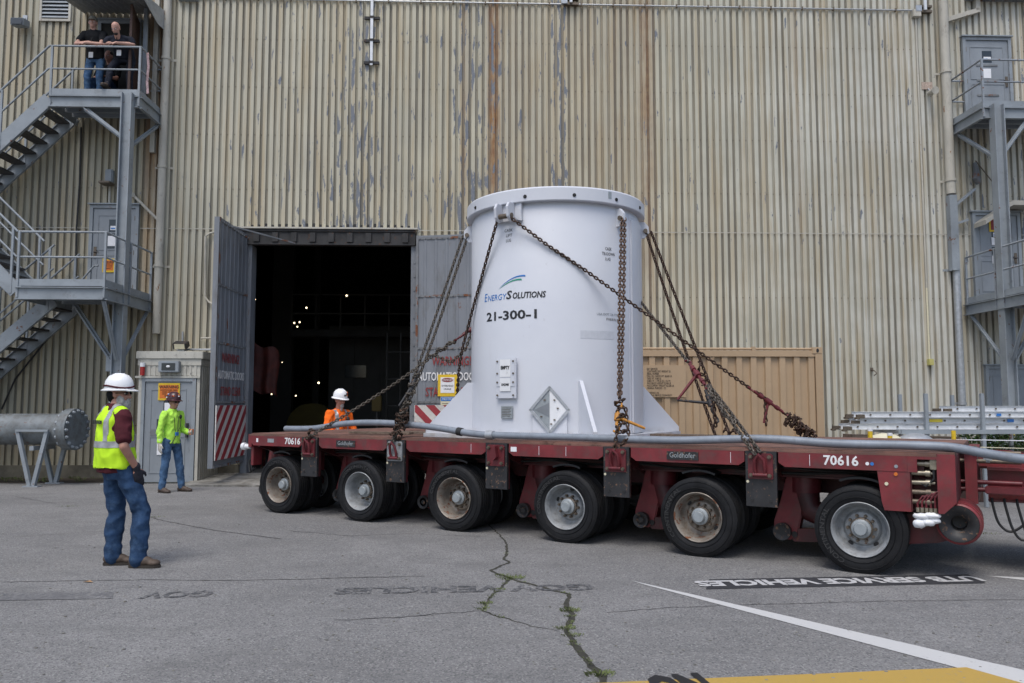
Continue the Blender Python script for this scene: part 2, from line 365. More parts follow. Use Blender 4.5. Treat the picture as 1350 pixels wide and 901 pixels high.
def ribbon(pts, wfun, z, name, mat, parent, jit=.3, sub=5):
    P = []
    for (a, b) in zip(pts, pts[1:]):
        a, b = Vector(a), Vector(b); nseg = max(2, int((b - a).length / .05))
        nrm = Vector((-(b - a).y, (b - a).x)).normalized()
        for k in range(nseg):
            q = a.lerp(b, k / nseg); P.append(q + nrm * (.02 * noise.noise((q.x * 9, q.y * 9, 1)) + .012 * noise.noise((q.x * 31, q.y * 31, 5))))
    P.append(Vector(pts[-1])); mb = MB(); v = []
    for i, p in enumerate(P):
        d = (P[min(i + 1, len(P) - 1)] - P[max(0, i - 1)]); nrm = Vector((-d.y, d.x)).normalized()
        w_ = wfun(i / (len(P) - 1)) * (.55 + .9 * abs(noise.noise((p.x * 13, p.y * 13, 9))) + .3 * random.random())
        v += [(p.x + nrm.x * w_, p.y + nrm.y * w_, z), (p.x - nrm.x * w_, p.y - nrm.y * w_, z)]
    mb.add(v, [(2 * i, 2 * i + 1, 2 * i + 3, 2 * i + 2) for i in range(len(P) - 1)])
    return mb.build(name, mat, parent, kind='structure' if parent is None else None)
cr1 = [gp(*p) for p in [(640, 688), (655, 702), (668, 716), (669, 728), (664, 738), (671, 742), (647, 752), (656, 757), (676, 764), (712, 774), (750, 784), (747, 797), (754, 812), (748, 832), (757, 850), (775, 872), (790, 888), (797, 901), (802, 925)]]
ribbon(cr1, lambda t: .008 + .020 * t, .003, 'ground_crack', MT['crackm'], None)
cr2 = [gp(*p) for p in [(671, 764), (655, 780), (641, 795), (637, 806), (662, 815), (700, 826), (735, 832)]]
ribbon(cr2, lambda t: .016 * (1 - t) + .003, .003, 'ground_crack', MT['crackm'], None)
for pts_, w_ in (([(637, 806), (590, 809), (520, 815), (440, 818)], .005), ([(0, 768), (110, 766), (200, 765), (300, 766), (400, 764), (470, 762), (560, 760)], .006),
                 ([(800, 808), (880, 802), (950, 799), (1050, 796), (1180, 793), (1350, 791)], .004), ([(180, 678), (220, 688), (285, 700), (370, 711)], .008), ([(20, 708), (100, 703), (150, 700)], .005),
                 ([(1240, 692), (1300, 699), (1350, 705)], .007), ([(380, 700), (460, 707), (540, 704), (640, 708)], .005), ([(20, 655), (70, 664), (110, 662)], .006)):
    ribbon([gp(*p) for p in pts_], lambda t, w_=w_: w_, .0035, 'ground_crack', MT['crack'], None)
# grass tufts rooted in the cracks
def tuft(x, y, n, h, name='weed_tuft', mat='leafg', spread=.06, z0=0):
    mb = MB()
    for i in range(n):
        a = random.random() * 2 * pi; r = spread * random.random() ** .6; bx, by = x + r * cos(a), y + r * sin(a) * .6
        hh = h * (.4 + random.random() * .8); le = a + random.uniform(-.8, .8); k = hh * random.uniform(.3, 1.1); wd = .0012 + .0022 * random.random()
        px, py = -sin(le) * wd, cos(le) * wd
        mb.add([(bx - px, by - py, z0), (bx + px, by + py, z0), (bx + px * .8 + cos(le) * k * .5, by + py * .8 + sin(le) * k * .5, z0 + hh * .75), (bx + cos(le) * k, by + sin(le) * k, z0 + hh * .8)], [(0, 1, 2, 3)])
    return mb
mbg = MB()
for u, v, n, h, sp in [(674, 763, 150, .035, .10), (662, 759, 60, .02, .07), (655, 778, 60, .02, .06), (640, 796, 80, .025, .05), (637, 803, 60, .02, .05), (690, 768, 30, .012, .05), (751, 806, 110, .03, .06), (753, 813, 50, .02, .04),
                       (745, 829, 120, .025, .06), (754, 838, 90, .02, .06), (790, 890, 150, .03, .07), (757, 851, 30, .015, .04), (765, 860, 20, .012, .03), (1306, 704, 60, .02, .10), (205, 682, 50, .02, .1), (90, 668, 60, .02, .15), (668, 730, 30, .012, .04), (1270, 668, 40, .03, .1)]:
    x, y = gp(u, v); t_ = tuft(x, y, int(n * .9), h * .8, spread=sp * 1.25); mbg.add(t_.v, t_.f)
for cl in (cr1[7:], cr2[:5]):
    for (a, b) in zip(cl, cl[1:]):
        for q in range(10):
            s_ = random.random(); x, y = a[0] + (b[0] - a[0]) * s_, a[1] + (b[1] - a[1]) * s_
            if noise.noise((x * 5, y * 5, 0)) > -.05: t_ = tuft(x, y, 9, .014, spread=.025); mbg.add(t_.v, t_.f)
g = mbg.build('crack_grass', MT['leafg'], None, kind='stuff'); tag(g, 'small green weeds growing out of the asphalt cracks', 'weeds')
mbg = MB()
for i in range(90):
    x = random.uniform(-15, -6.6); y = WY + WT * x - random.uniform(.1, 1.0)
    t_ = tuft(x, y, 9, .07, spread=.12); mbg.add(t_.v, t_.f)
for i in range(50):
    x = random.uniform(4.5, 11.5); y = WY + WT * x - random.uniform(.05, .5)
    t_ = tuft(x, y, 12, .12, spread=.12); mbg.add(t_.v, t_.f)
g = mbg.build('wall_foot_weeds', MT['leafg'], None, kind='stuff'); tag(g, 'low weeds along the foot of the corrugated wall', 'weeds')
# painted markings
def quad(name, pts, z, mat, label=None, cat=None, M=None):
    m = bpy.data.meshes.new(name)
    n = 24; v = []; f = []; a, b, c, d = [Vector(p) for p in pts]
    for i in range(n + 1):
        for q0, q1, s in ((a, b, 1), (d, c, -1)):
            q = q0.lerp(q1, i / n); nn = noise.noise((q.x * 7, q.y * 7, 2)) * .008
            v.append((q.x + nn, q.y + nn * s, z))
    f = [(2 * i, 2 * i + 2, 2 * i + 3, 2 * i + 1) for i in range(n)]
    m.from_pydata(v, [], f); m.materials.append(mat); return put(name, m, None, 'structure')
quad('painted_line', [gp(832, 766), gp(1400, 896.0), gp(1400, 918), gp(851, 771.8)], .004, MT['linew'])
quad('painted_line', [gp(1302, 760), gp(1390, 764), gp(1390, 770), gp(1310, 761)], .004, MT['linew'])
quad('painted_line', [gp(1318, 657.5), gp(1420, 656.5), gp(1420, 660), gp(1322, 661)], .004, MT['yelg'])
quad('painted_yellow_box', [gp(700, 905.5), gp(1274, 881), gp(1352, 903), gp(700, 1000)], .005, MT['yelg'])
bandA, bandB = gp(1297, 767), gp(928, 776)
quad('painted_band', [gp(935, 764.5), gp(1276, 758), gp(1300, 769.5), gp(930, 777.5)], .004, MT['bandk'])
def ground_text(s, u0, v0, u1, v1, size, mat, z, name='painted_lettering', sx=1.0, bold=.0):
    """upside-down lettering: the text starts at its right-hand end as seen from the camera"""
    a, b = Vector(gp(u0, v0)), Vector(gp(u1, v1)); d = (b - a); L = d.length; ang = math.atan2(d.y, d.x)
    vs, fs = text_mesh(s, size, ext=0, align='LEFT', bold=bold); xm = max(v[0] for v in vs); x0 = min(v[0] for v in vs); k = L / (xm - x0)
    M = Matrix.Translation((a.x, a.y, z)) @ Matrix.Rotation(ang, 4, 'Z')
    m = bpy.data.meshes.new(name); m.from_pydata([tuple(M @ Vector(((x - x0) * k, y, 0))) for x, y, _ in vs], [], fs); m.materials.append(mat)
    return put(name, m, None, 'structure')
ground_text('UTB SERVICE VEHICLES', 1290, 763.5, 917, 770.5, .27, MT['letw'], .008, bold=.012)
ground_text('GOV VEHICLES', 783, 774, 441, 779.5, .30, MT['fadek'], .004, bold=.012)
quad('painted_band', [gp(-40, 784), gp(150, 781), gp(148, 790), gp(-40, 793)], .004, MT['fadeb'])
ground_text('GOV', 282, 782.5, 187, 785.5, .30, MT['fadek'], .004, bold=.01)
ground_text('NO', 936, 903, 858, 908, .50, MT['txtk'], .009, bold=.03)
# fallen bits
for (u, v, s, col, lab, nm, cat) in [(116, 768.5, .05, 'wood', 'small tan dead leaf on the asphalt near the man in the yellow vest', 'dead_leaf', 'leaf')]:
    x, y = gp(u, v); mb = MB(); mb.add([(x - s, y, .006), (x - s * .3, y - s * .25, .014), (x + s, y - .01, .007), (x + s * .2, y + s * .4, .018)], [(0, 1, 2, 3)])
    o = mb.build(nm, paint('dry_leaf', (.36, .22, .11), .8), None); tag(o, lab, cat)
mb = MB()
for i in range(420):
    u = random.uniform(0, 1350); v = random.uniform(650, 900) ** 1; x, y = gp(u, v); s = random.uniform(.003, .009)
    mb.box(x - s, x + s, y - s * .7, y + s * .8, .001, s * .9, None)
g = mb.build('loose_gravel', MT['conc'], None, kind='stuff'); tag(g, 'tiny loose stones scattered on the asphalt', 'gravel')

# ================================================================== FACADE
bld = thing('warehouse', 'tall warehouse facade of weathered cream corrugated steel behind the trailer', 'building', WM)
PIT = .1475; OX0 = on_wall(327, 450).x; OX1 = on_wall(546, 450).x; OZ = on_wall(440, 303).z
n_open = round((OX1 - OX0) / PIT); OX1 = OX0 + n_open * PIT
DEP = .042
def rib_sheet(x0, n, z0, z1, off=0.0):
    mb = MB(); prof = []
    for i in range(n):
        b = x0 + i * PIT
        prof += [(b, DEP), (b + .046, DEP), (b + .056, 0), (b + PIT - .010, 0)]
    prof.append((x0 + n * PIT, DEP))
    v = [(x, y - off, z) for z in (z0, z1) for x, y in prof]; N = len(prof)
    mb.add(v, [(i, i + 1, N + i + 1, N + i) for i in range(N - 1)])
    # lower and upper rims so the sheet has thickness at its edges
    v = [(x, y - off + dy, z) for z in (z0, z1) for dy in (0, .006) for x, y in prof]
    mb.add(v, [(i, N + i, N + i + 1, i + 1) for i in range(N - 1)] + [(2 * N + i, 2 * N + i + 1, 3 * N + i + 1, 3 * N + i) for i in range(N - 1)])
    return mb
ZS = OZ
XL = OX0 - PIT * 7 * 10; XR = OX0 + n_open * PIT + PIT * 7 * 15
cols = []
x = OX0
while x > XL + .01: x -= 7 * PIT; cols.append((x, 7, False))
x = OX0; rem = n_open
while rem > 0: k = min(8, rem); cols.append((x, k, True)); x += k * PIT; rem -= k
while x < XR - .01: cols.append((x, 7, False)); x += 7 * PIT
cols.sort()
ZT = 10.62
HOLES = []
for i, (x0, n, op) in enumerate(cols):
    o1 = .0015 * (i % 2)
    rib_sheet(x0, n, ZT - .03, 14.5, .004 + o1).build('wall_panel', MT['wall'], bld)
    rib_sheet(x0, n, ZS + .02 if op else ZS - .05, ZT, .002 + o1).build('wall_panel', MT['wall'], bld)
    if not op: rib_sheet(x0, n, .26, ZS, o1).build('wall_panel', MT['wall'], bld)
# backing wall body with the doorway cut out, plinth
mb = MB(); mb.box(XL, OX0, .06, .26, 0, 14.5); mb.box(OX1, XR, .06, .26, 0, 14.5); mb.box(OX0, OX1, .06, .26, OZ, 14.5)
mb.build('wall_core', MT['dark'], bld)
mb = MB(); mb.box(XL, OX0 - .05, -.03, .055, 0, .27); mb.box(OX1 + .05, XR, -.03, .055, 0, .27); mb.build('plinth', MT['plinth'], bld)
# screws
mb = MB()
ks = int((XR - XL) / PIT)
for zr in [on_wall(400, v_).z for v_ in (52, 115, 178, 250)] + [ZS - .03, 3.9, 2.5, 1.1]:
    for k in range(ks):
        x = XL + k * PIT + .023
        if OX0 - .1 < x < OX1 + .1 and zr < OZ: continue
        mb.box(x - .009, x + .009, DEP - .012, DEP - .006, zr - .009, zr + .009)
mb.build('screw_rows', MT['nut'], bld, kind='stuff')
# lap flashing seam along the facade
mb = MB(); mb.box(XL, OX0 - .02, -.006, .0, ZS - .012, ZS + .004); mb.box(OX1 + .02, XR, -.006, .0, ZS - .012, ZS + .004); mb.build('seam_flashing', MT['duct'], bld)
# doorway: header, drip edge, jambs
mb = MB(); mb.box(OX0 - .25, OX1 + .08, -.16, .0, OZ - .015, OZ + .02); mb.build('drip_edge', MT['duct'], bld)
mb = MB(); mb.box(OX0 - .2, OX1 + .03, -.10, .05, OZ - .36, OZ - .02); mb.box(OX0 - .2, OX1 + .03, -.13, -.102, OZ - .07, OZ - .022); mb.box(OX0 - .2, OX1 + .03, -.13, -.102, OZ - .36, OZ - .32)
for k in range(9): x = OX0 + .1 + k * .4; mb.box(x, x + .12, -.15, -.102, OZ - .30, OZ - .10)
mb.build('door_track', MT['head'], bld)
mb = MB()
for k in range(n_open): x = OX0 + k * PIT; mb.box(x + .004, x + .050, -.012, DEP + .01, OZ + .021, OZ + .085 + .05 * random.random())
mb.build('closure_blocks', MT['black'], bld, kind='stuff')
for x0, x1 in ((OX0 - .09, OX0 + .05), (OX1 - .06, OX1 + .09)):
    mb = MB(); mb.box(x0, x1, -.05, .3, .1, OZ - .36)
    for k in range(16): mb.box((x0 + x1) / 2 - .02, (x0 + x1) / 2 + .02, -.062, -.05, .4 + k * .3, .44 + k * .3)
    mb.build('door_jamb', MT['leaf'], bld)
# interior hall
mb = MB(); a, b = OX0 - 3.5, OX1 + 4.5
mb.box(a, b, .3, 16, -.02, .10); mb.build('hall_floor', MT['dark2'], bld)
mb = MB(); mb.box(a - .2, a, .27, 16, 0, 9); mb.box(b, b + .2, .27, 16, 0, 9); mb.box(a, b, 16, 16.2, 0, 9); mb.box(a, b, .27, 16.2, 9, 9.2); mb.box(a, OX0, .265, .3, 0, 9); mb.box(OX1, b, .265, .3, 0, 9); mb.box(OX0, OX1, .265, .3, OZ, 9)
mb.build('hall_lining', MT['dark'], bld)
def room(px, py, dy):      # a facade-frame point seen at px,py at depth dy inside the hall
    return on_wall(px, py, -dy)
def rbox(name, u0, v0, u1, v1, dy, th, mat, label, cat):
    p, q = room(u0, v1, dy), room(u1, v0, dy); t_ = thing(name, label, cat, WM @ Matrix.Translation((p.x, dy, max(p.z, .1))))
    return t_, q.x - p.x, q.z - max(p.z, .1)
# steelwork and shapes in the dark hall
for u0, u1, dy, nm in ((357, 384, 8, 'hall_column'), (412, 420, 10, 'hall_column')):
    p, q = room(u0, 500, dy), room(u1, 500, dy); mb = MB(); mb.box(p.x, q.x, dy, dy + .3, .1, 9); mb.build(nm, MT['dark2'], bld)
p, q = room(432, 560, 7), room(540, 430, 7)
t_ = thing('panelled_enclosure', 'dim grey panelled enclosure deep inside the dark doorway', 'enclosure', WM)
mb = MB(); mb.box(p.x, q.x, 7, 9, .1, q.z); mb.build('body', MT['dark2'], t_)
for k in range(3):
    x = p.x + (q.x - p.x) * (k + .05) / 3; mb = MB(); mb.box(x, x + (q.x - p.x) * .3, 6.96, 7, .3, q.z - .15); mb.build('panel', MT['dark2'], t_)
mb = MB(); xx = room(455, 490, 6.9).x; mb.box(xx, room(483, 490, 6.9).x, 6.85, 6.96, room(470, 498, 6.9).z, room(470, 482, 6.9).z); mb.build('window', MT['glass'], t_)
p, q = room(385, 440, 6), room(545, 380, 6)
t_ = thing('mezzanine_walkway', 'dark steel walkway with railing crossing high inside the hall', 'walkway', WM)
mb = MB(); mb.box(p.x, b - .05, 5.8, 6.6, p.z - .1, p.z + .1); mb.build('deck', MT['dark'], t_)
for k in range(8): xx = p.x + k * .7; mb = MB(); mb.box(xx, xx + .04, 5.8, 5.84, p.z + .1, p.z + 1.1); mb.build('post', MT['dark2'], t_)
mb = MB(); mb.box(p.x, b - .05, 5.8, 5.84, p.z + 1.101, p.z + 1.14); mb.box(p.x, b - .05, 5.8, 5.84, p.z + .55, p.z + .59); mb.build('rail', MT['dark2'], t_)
# scaffold near the right jamb
t_ = thing('scaffold', 'dark pipe scaffold standing inside the doorway by the right jamb', 'scaffold', WM)
for u in (510, 528, 542):
    p = room(u, 500, 3.5); mb = MB(); mb.cyl((p.x, 3.5, .1), (p.x, 3.5, 3.4), .024, n=8); mb.build('upright', MT['dark2'], t_)
for z in (.8, 1.5, 2.2, 2.9):
    mb = MB(); mb.cyl((room(508, 500, 3.5).x, 3.5, z), (room(544, 500, 3.5).x, 3.5, z), .022, n=8); mb.build('crossbar', MT['dark2'], t_)
# orange tarp bundle, yellow reel, yellow box
def lump(name, c, r, mat, label, cat, M=WM):
    mb = MB(); mb.ell((0, 0, 0), r, n=20, h=14)
    mb.v = [tuple(Vector(v) * (1 + .25 * noise.noise(Vector(v) * 3.1))) for v in mb.v]
    o = mb.build(name, mat, None, smooth=60); o.matrix_world = M @ Matrix.Translation(c); return tag(o, label, cat)
MT['tarp'] = paint('orange_tarp', (.07, .012, .008), .7, 0, .3, 5)
p = room(345, 478, 1.6)
mb = MB(); v = []
for j in range(11):
    for i in range(17):
        a = i / 16; z = 3.0 - j * .11; v.append((p.x - .42 + a * .8 + .03 * sin(j * .6), 1.6 + .06 * sin(a * 15) * (.4 + j * .06) + .05 * noise.noise((a * 4, j * .3, 1)), z - .22 * a * a + .06 * sin(a * 9)))
n17 = len(v); v += [(x, y + .012, z) for x, y, z in v]
mb.add(v, [(j * 17 + i, j * 17 + i + 1, j * 17 + i + 18, j * 17 + i + 17) for j in range(10) for i in range(16)] + [(n17 + j * 17 + i, n17 + j * 17 + i + 17, n17 + j * 17 + i + 18, n17 + j * 17 + i + 1) for j in range(10) for i in range(16)])
o = mb.build('orange_tarp', MT['tarp'], None, smooth=60); o.matrix_world = WM; tag(o, 'orange red tarp hanging inside the hall behind the left door leaf', 'tarp')
t_ = thing('cable_reel', 'dull yellow cable reel on the hall floor behind the man in orange', 'reel', WM @ Matrix.Translation((room(412, 560, 7).x, 7, .1)))
mb = MB()
for yy in (-.3, .26): mb.cyl((0, yy, .75), (0, yy + .05, .75), .72, n=28)
mb.build('flange', paint('reel_yellow', (.10, .075, .01), .7), t_, 40)
mb = MB(); mb.cyl((0, -.26, .75), (0, .26, .75), .4, n=24); mb.build('drum', MT['dark2'], t_, 40)
MT['dimy'] = paint('dull_yellow_enamel', (.10, .07, .01), .7)
p = room(497, 532, 3)
t_ = thing('yellow_case', 'small yellow case on a stand inside the doorway', 'case', WM @ Matrix.Translation((p.x, 3, 0)))
mb = MB(); mb.box(-.12, .12, -.1, .1, p.z - .2, p.z + .2); mb.build('case_body', MT['dimy'], t_, bevel=.02); mb = MB(); mb.box(-.02, .02, -.02, .02, .1, p.z - .2); mb.build('stand', MT['dark2'], t_)
# lit bulbs deep in the hall
li = 0
LAMPN = ['upper one of the pair by the left jamb', 'lower one of the pair by the left jamb', 'leftmost of the three clustered left of centre', 'right one of the three clustered left of centre', 'lowest of the three clustered left of centre', 'alone above and right of the three clustered lamps', 'highest one, by the walkway railing', 'low at the left near the orange tarp', 'low at the left above the floor', 'lowest one, left of the man in orange', 'bright one above the man in orange', 'faint one at mid height left of the column']
for u, v, dy, r in ((332, 392, 2.5, .035), (336, 395, 2.6, .045), (388, 426, 6, .05), (395, 425, 6, .05), (392, 431, 6, .045), (404, 406, 7, .055), (457, 390, 5.5, .055), (344, 503, 2, .03), (358, 520, 3, .035), (390, 522, 5, .04), (420, 505, 6, .06), (372, 478, 5, .025)):
    p = room(u, v, dy)
    o = thing('hall_lamp', 'lit hall lamp, ' + LAMPN[li], 'lamp', WM @ Matrix.Translation(p), group='lit work lamps inside the hall'); li += 1
    mb = MB(); r *= .5; mb.ell((0, 0, 0), (r, r, r), n=10, h=6); mb.build('bulb', MT['bulb'], o, 60)
    mb = MB(); mb.cyl((0, .02, r * .8), (0, .05, r * 3), r * .8, r * .3, n=10); mb.build('socket', MT['dark2'], o)
# work lamp pole on the left
# ------------------------------------------------------------------ the two hangar door leaves
def striped(W_, z0, z1, sw, parent, y, flip):
    mb = MB(); mb.box(0, W_, y, y + .02, z0, z1); mb.build('hazard_board', MT['stripew'], parent)
    # diagonal stripes clipped to the board
    H = z1 - z0; k = -H - sw
    while k < W_ + H:
        poly = []
        base = [(k, 0), (k + sw, 0), (k + sw + H, H), (k + H, H)]
        if flip: base = [(W_ - x_, z_) for x_, z_ in base]
        # clip in x
        def clip(pl, f, g):
            out = []
            for i in range(len(pl)):
                A, B = pl[i], pl[(i + 1) % len(pl)]; fa, fb = f(A), f(B)
                if fa >= 0: out.append(A)
                if fa * fb < 0: t_ = fa / (fa - fb); out.append((A[0] + (B[0] - A[0]) * t_, A[1] + (B[1] - A[1]) * t_))
            return out
        base = clip(base, lambda p: p[0] - .012, 0); base = clip(base, lambda p: W_ - .012 - p[0], 0) if base else base
        if len(base) > 2:
            mb = MB(); mb.prism([(x_, z_ + z0) for x_, z_ in base], y - .004, y - .001); mb.build('hazard_stripe', MT['striper'], parent)
        k += sw * 2
LW = (OX1 - OX0) / 2
def door_leaf(M, lab, flip, text_x, rods=True):
    """leaf in its own frame: x from 0 to LW, visible face towards -y, z from .3 to 5.2"""
    t_ = thing('hangar_door', lab, 'door', M)
    z0, z1 = .33, 5.20
    mb = MB(); mb.box(0, LW, 0, .10, z0, z1)
    mb.build('leaf', MT['leaf'], t_)
    # broad vertical pressed ribs
    for k in range(7):
        x = .16 + k * (LW - .3) / 6.2; mb = MB(); mb.prism([(x, -.001), (x + .02, -.012), (x + .06, -.012), (x + .08, -.001)], 1.62, z1 - .08, 'xy'); mb.build('pressed_rib', MT['leaf'], t_)
    for z in (z0, 1.57, 2.72, 3.85, z1 - .09):
        mb = MB(); mb.box(.02, LW - .02, -.016, -.002, z, z + .05)
        for k in range(14): x = .08 + k * (LW - .16) / 13; mb.box(x - .014, x + .014, -.03, -.0161, z + .010, z + .038)
        mb.build('rivet_strip', MT['leafr'], t_)
    for x in (0, LW - .05):
        mb = MB(); mb.box(x, x + .05, -.02, -.0175, z0, z1); mb.build('edge_trim', MT['leafr'], t_)
    mb = MB()
    return t_
# right leaf: hinged at the right jamb, swung almost flat against the wall
MR = WM @ Matrix.Translation((OX1 + .06, -.12, 0)) @ Matrix.Rotation(R(-11), 4, 'Z')
dr = door_leaf(MR, 'right hangar door leaf swung back against the wall beside the white cask', False, 0)
sg = thing('x', '', '', None); bpy.data.objects.remove(sg)
text('warning_text', 'WARNING!', .27, face_m(.80, -.022, 2.46), MT['txtr'], dr, bold=.004, sx=.62)
text('warning_text', 'AUTOMATIC DOORS', .25, face_m(.76, -.022, 2.13), MT['txtw'], dr, bold=.004, sx=.58)
text('warning_text', 'STAND CLEAR', .27, face_m(.76, -.022, 1.80), MT['txtr'], dr, bold=.004, sx=.60)
striped(LW, .36, 1.53, .19, dr, -.045, True)
t_ = thing('danger_sign', 'yellow framed danger sign with notice below on the right hangar door', 'sign', MR @ Matrix.Translation((.72, -.03, 1.62)))
mb = MB(); mb.box(-.21, .21, -.012, 0, .10, .56); mb.build('frame', MT['yel'], t_)
mb = MB(); mb.box(-.15, .15, -.017, -.0125, .17, .50); mb.build('panel', MT['paper'], t_)
mb = MB(); mb.prism([(-.14 + .14 + .13 * cos(a), .445 + .045 * sin(a)) for a in [k * pi / 10 for k in range(20)]], -.021, -.0175); mb.build('red_oval', MT['txtr'], t_)
text('danger_text', 'DANGER', .062, face_m(0, -.0225, .445), MT['txtw'], t_)
text('danger_text', 'OVERHEAD', .05, face_m(0, -.019, .32), MT['txtk'], t_); text('danger_text', 'CRANE', .05, face_m(0, -.019, .25), MT['txtk'], t_)
mb = MB(); mb.box(-.15, .17, -.010, 0, -.26, .09); mb.build('notice_panel', MT['cream'], t_)
mb = MB(); mb.box(-.14, .16, -.014, -.0105, .0, .08); mb.build('notice_bar', MT['txtb'], t_)
text('notice_text', 'NOTICE', .065, face_m(.01, -.016, .04), MT['txtw'], t_)
for k in range(5):
    mb = MB(); mb.box(-.12, .12 - .02 * (k % 3), -.012, -.0105, -.20 + k * .035, -.19 + k * .035); mb.build('notice_line', MT['txtk'], t_)
# left leaf: hinged at the left jamb, standing straight out towards the camera
ML = WM @ Matrix.Translation((OX0 - .05 - .035, -.06 - LW + .05, 0)) @ Matrix.Rotation(R(88.5), 4, 'Z')
dl = door_leaf(ML, 'left hangar door leaf standing open at a right angle beside the booth', True, 0)
text('warning_text', 'WARNING!', .27, face_m(.80, -.022, 2.46), MT['txtr'], dl, bold=.002, sx=.75)
text('warning_text', 'AUTOMATIC DOORS', .23, face_m(.86, -.022, 2.12), MT['txtw'], dl, bold=.002, sx=.70)
text('warning_text', 'STAND CLEAR', .25, face_m(.84, -.022, 1.80), MT['txtr'], dl, bold=.002, sx=.72)
striped(LW, .48, 1.53, .19, dl, -.045, False)
mb = MB()
mb.bar((OX0 + .0, -1.3, 5.12), (OX0 + 1.0, -.2, 5.0), .03, .03); o = mb.build('door_stay', MT['leafr'], bld)

# ------------------------------------------------------------------ pipes and fittings on the facade
def wthing(name, lab, cat, group=None): return thing(name, lab, cat, WM, group)
def vpipe(x, z0, z1, r, y, mat, name, lab, clips=(), cat='pipe', shape='tube', parts=True):
    t_ = wthing(name, lab, cat); mb = MB()
    if shape == 'box': mb.box(x - r, x + r, y - r, y + r * .8, z0, z1)
    else: mb.cyl((x, y, z0), (x, y, z1), r, n=14)
    mb.build('run', mat, t_, 40)
    for z in clips:
        mb = MB(); mb.cyl((x, y, z - .03), (x, y, z + .03), r * 1.18, n=14); mb.box(x - r * 2.3, x + r * 2.3, -.004, .0, z - .025, z + .025); mb.box(x - .015, x + .015, y, .0, z - .024, z + .024); mb.build('clip', MT['galv'] if mat is MT['galv'] else mat, t_, 40)
    return t_
pL = on_wall(223, 0).x + .02
vpipe(pL, 3.05, 14, .085, -.11, MT['duct'], 'downpipe', 'cream round downpipe between the left stair tower and the doorway', [on_wall(217, v).z for v in (80, 222, 352)])
vpipe(pL - .24, 7.0, 14, .05, -.05, MT['duct'], 'conduit_pipe', 'thin rusty cream conduit just left of the cream downpipe', [8.4, 10.1], shape='box')
pR = on_wall(1243, 100).x
vpipe(pR, on_wall(1248, 258).z, 14, .10, -.12, MT['duct'], 'downpipe', 'cream downpipe left of the right stair tower reaching the top', [on_wall(1240, 98).z, on_wall(1250, 240).z])
zA, zB = on_wall(1255, 358).z, on_wall(1255, 260).z
vpipe(pR, zA, zB, .085, -.115, MT['steel'], 'square_duct', 'grey square duct section below the right cream downpipe', [zA + .02], shape='box')
vpipe(pR + .05, on_wall(1260, 530).z, zA, .075, -.11, MT['galv'], 'drain_pipe', 'blue grey lower drain pipe behind the ladder rack', [on_wall(1260, 532).z])
vpipe(pR + .08, .1, on_wall(1260, 534).z, .05, -.1, MT['steel'], 'drain_pipe', 'narrow drain stub near the ground behind the ladder rack', [])
# long horizontal conduit near the top
zc = on_wall(640, 5).z
t_ = wthing('wall_conduit', 'long thin grey conduit running level across the top of the facade', 'conduit')
mb = MB(); mb.cyl((pL + .1, -.03, zc), (on_wall(1207, 18).x, -.03, zc), .018, n=8); mb.build('run', MT['galv'], t_)
for k in range(24): x = pL + .5 + k * .72; mb = MB(); mb.box(x - .015, x + .015, -.056, -.0065, zc - .035, zc + .035); mb.build('clip', MT['nut'], t_)
p = on_wall(1206, 20)
mb = MB(); mb.box(p.x - .09, p.x + .09, -.12, -.0065, p.z - .09, p.z + .09); mb.build('junction_box', MT['duct'], t_, bevel=.01)
q = on_wall(1221, 478)
t_ = wthing('wall_conduit', 'thin vertical conduit dropping to a yellow outlet box on the right of the wall', 'conduit')
mb = MB(); mb.cyl((p.x, -.03, on_wall(1213, 380).z), (p.x, -.03, p.z - .09), .02, n=8); mb.build('run', MT['duct'], t_)
mb = MB(); mb.cyl((p.x, -.03, q.z + .07), (p.x, -.03, on_wall(1213, 380).z), .022, n=8); mb.build('lower_run', MT['cream'], t_)
mb = MB(); mb.box(p.x - .05, p.x + .05, -.12, -.0065, q.z - .07, q.z + .07); mb.build('outlet_box', paint('dull_yellow_box', (.50, .46, .16), .5), t_, bevel=.008)
# strut with three crossbars
p = on_wall(490, 88); t_ = wthing('strut_ladder', 'bright vertical metal strut with three dark cross brackets above the doorway', 'bracket')
mb = MB(); mb.box(p.x - .03, p.x + .03, -.09, -.05, p.z, 13.5); mb.build('strut', MT['alu'], t_)
for v in (25, 55, 84, -8): z = on_wall(490, v).z; mb = MB(); mb.box(p.x - .17, p.x + .17, -.049, -.004, z - .03, z + .03); mb.box(p.x - .05, p.x + .05, -.10, -.0905, z - .025, z + .025); mb.build('cross_bracket', MT['head'], t_)
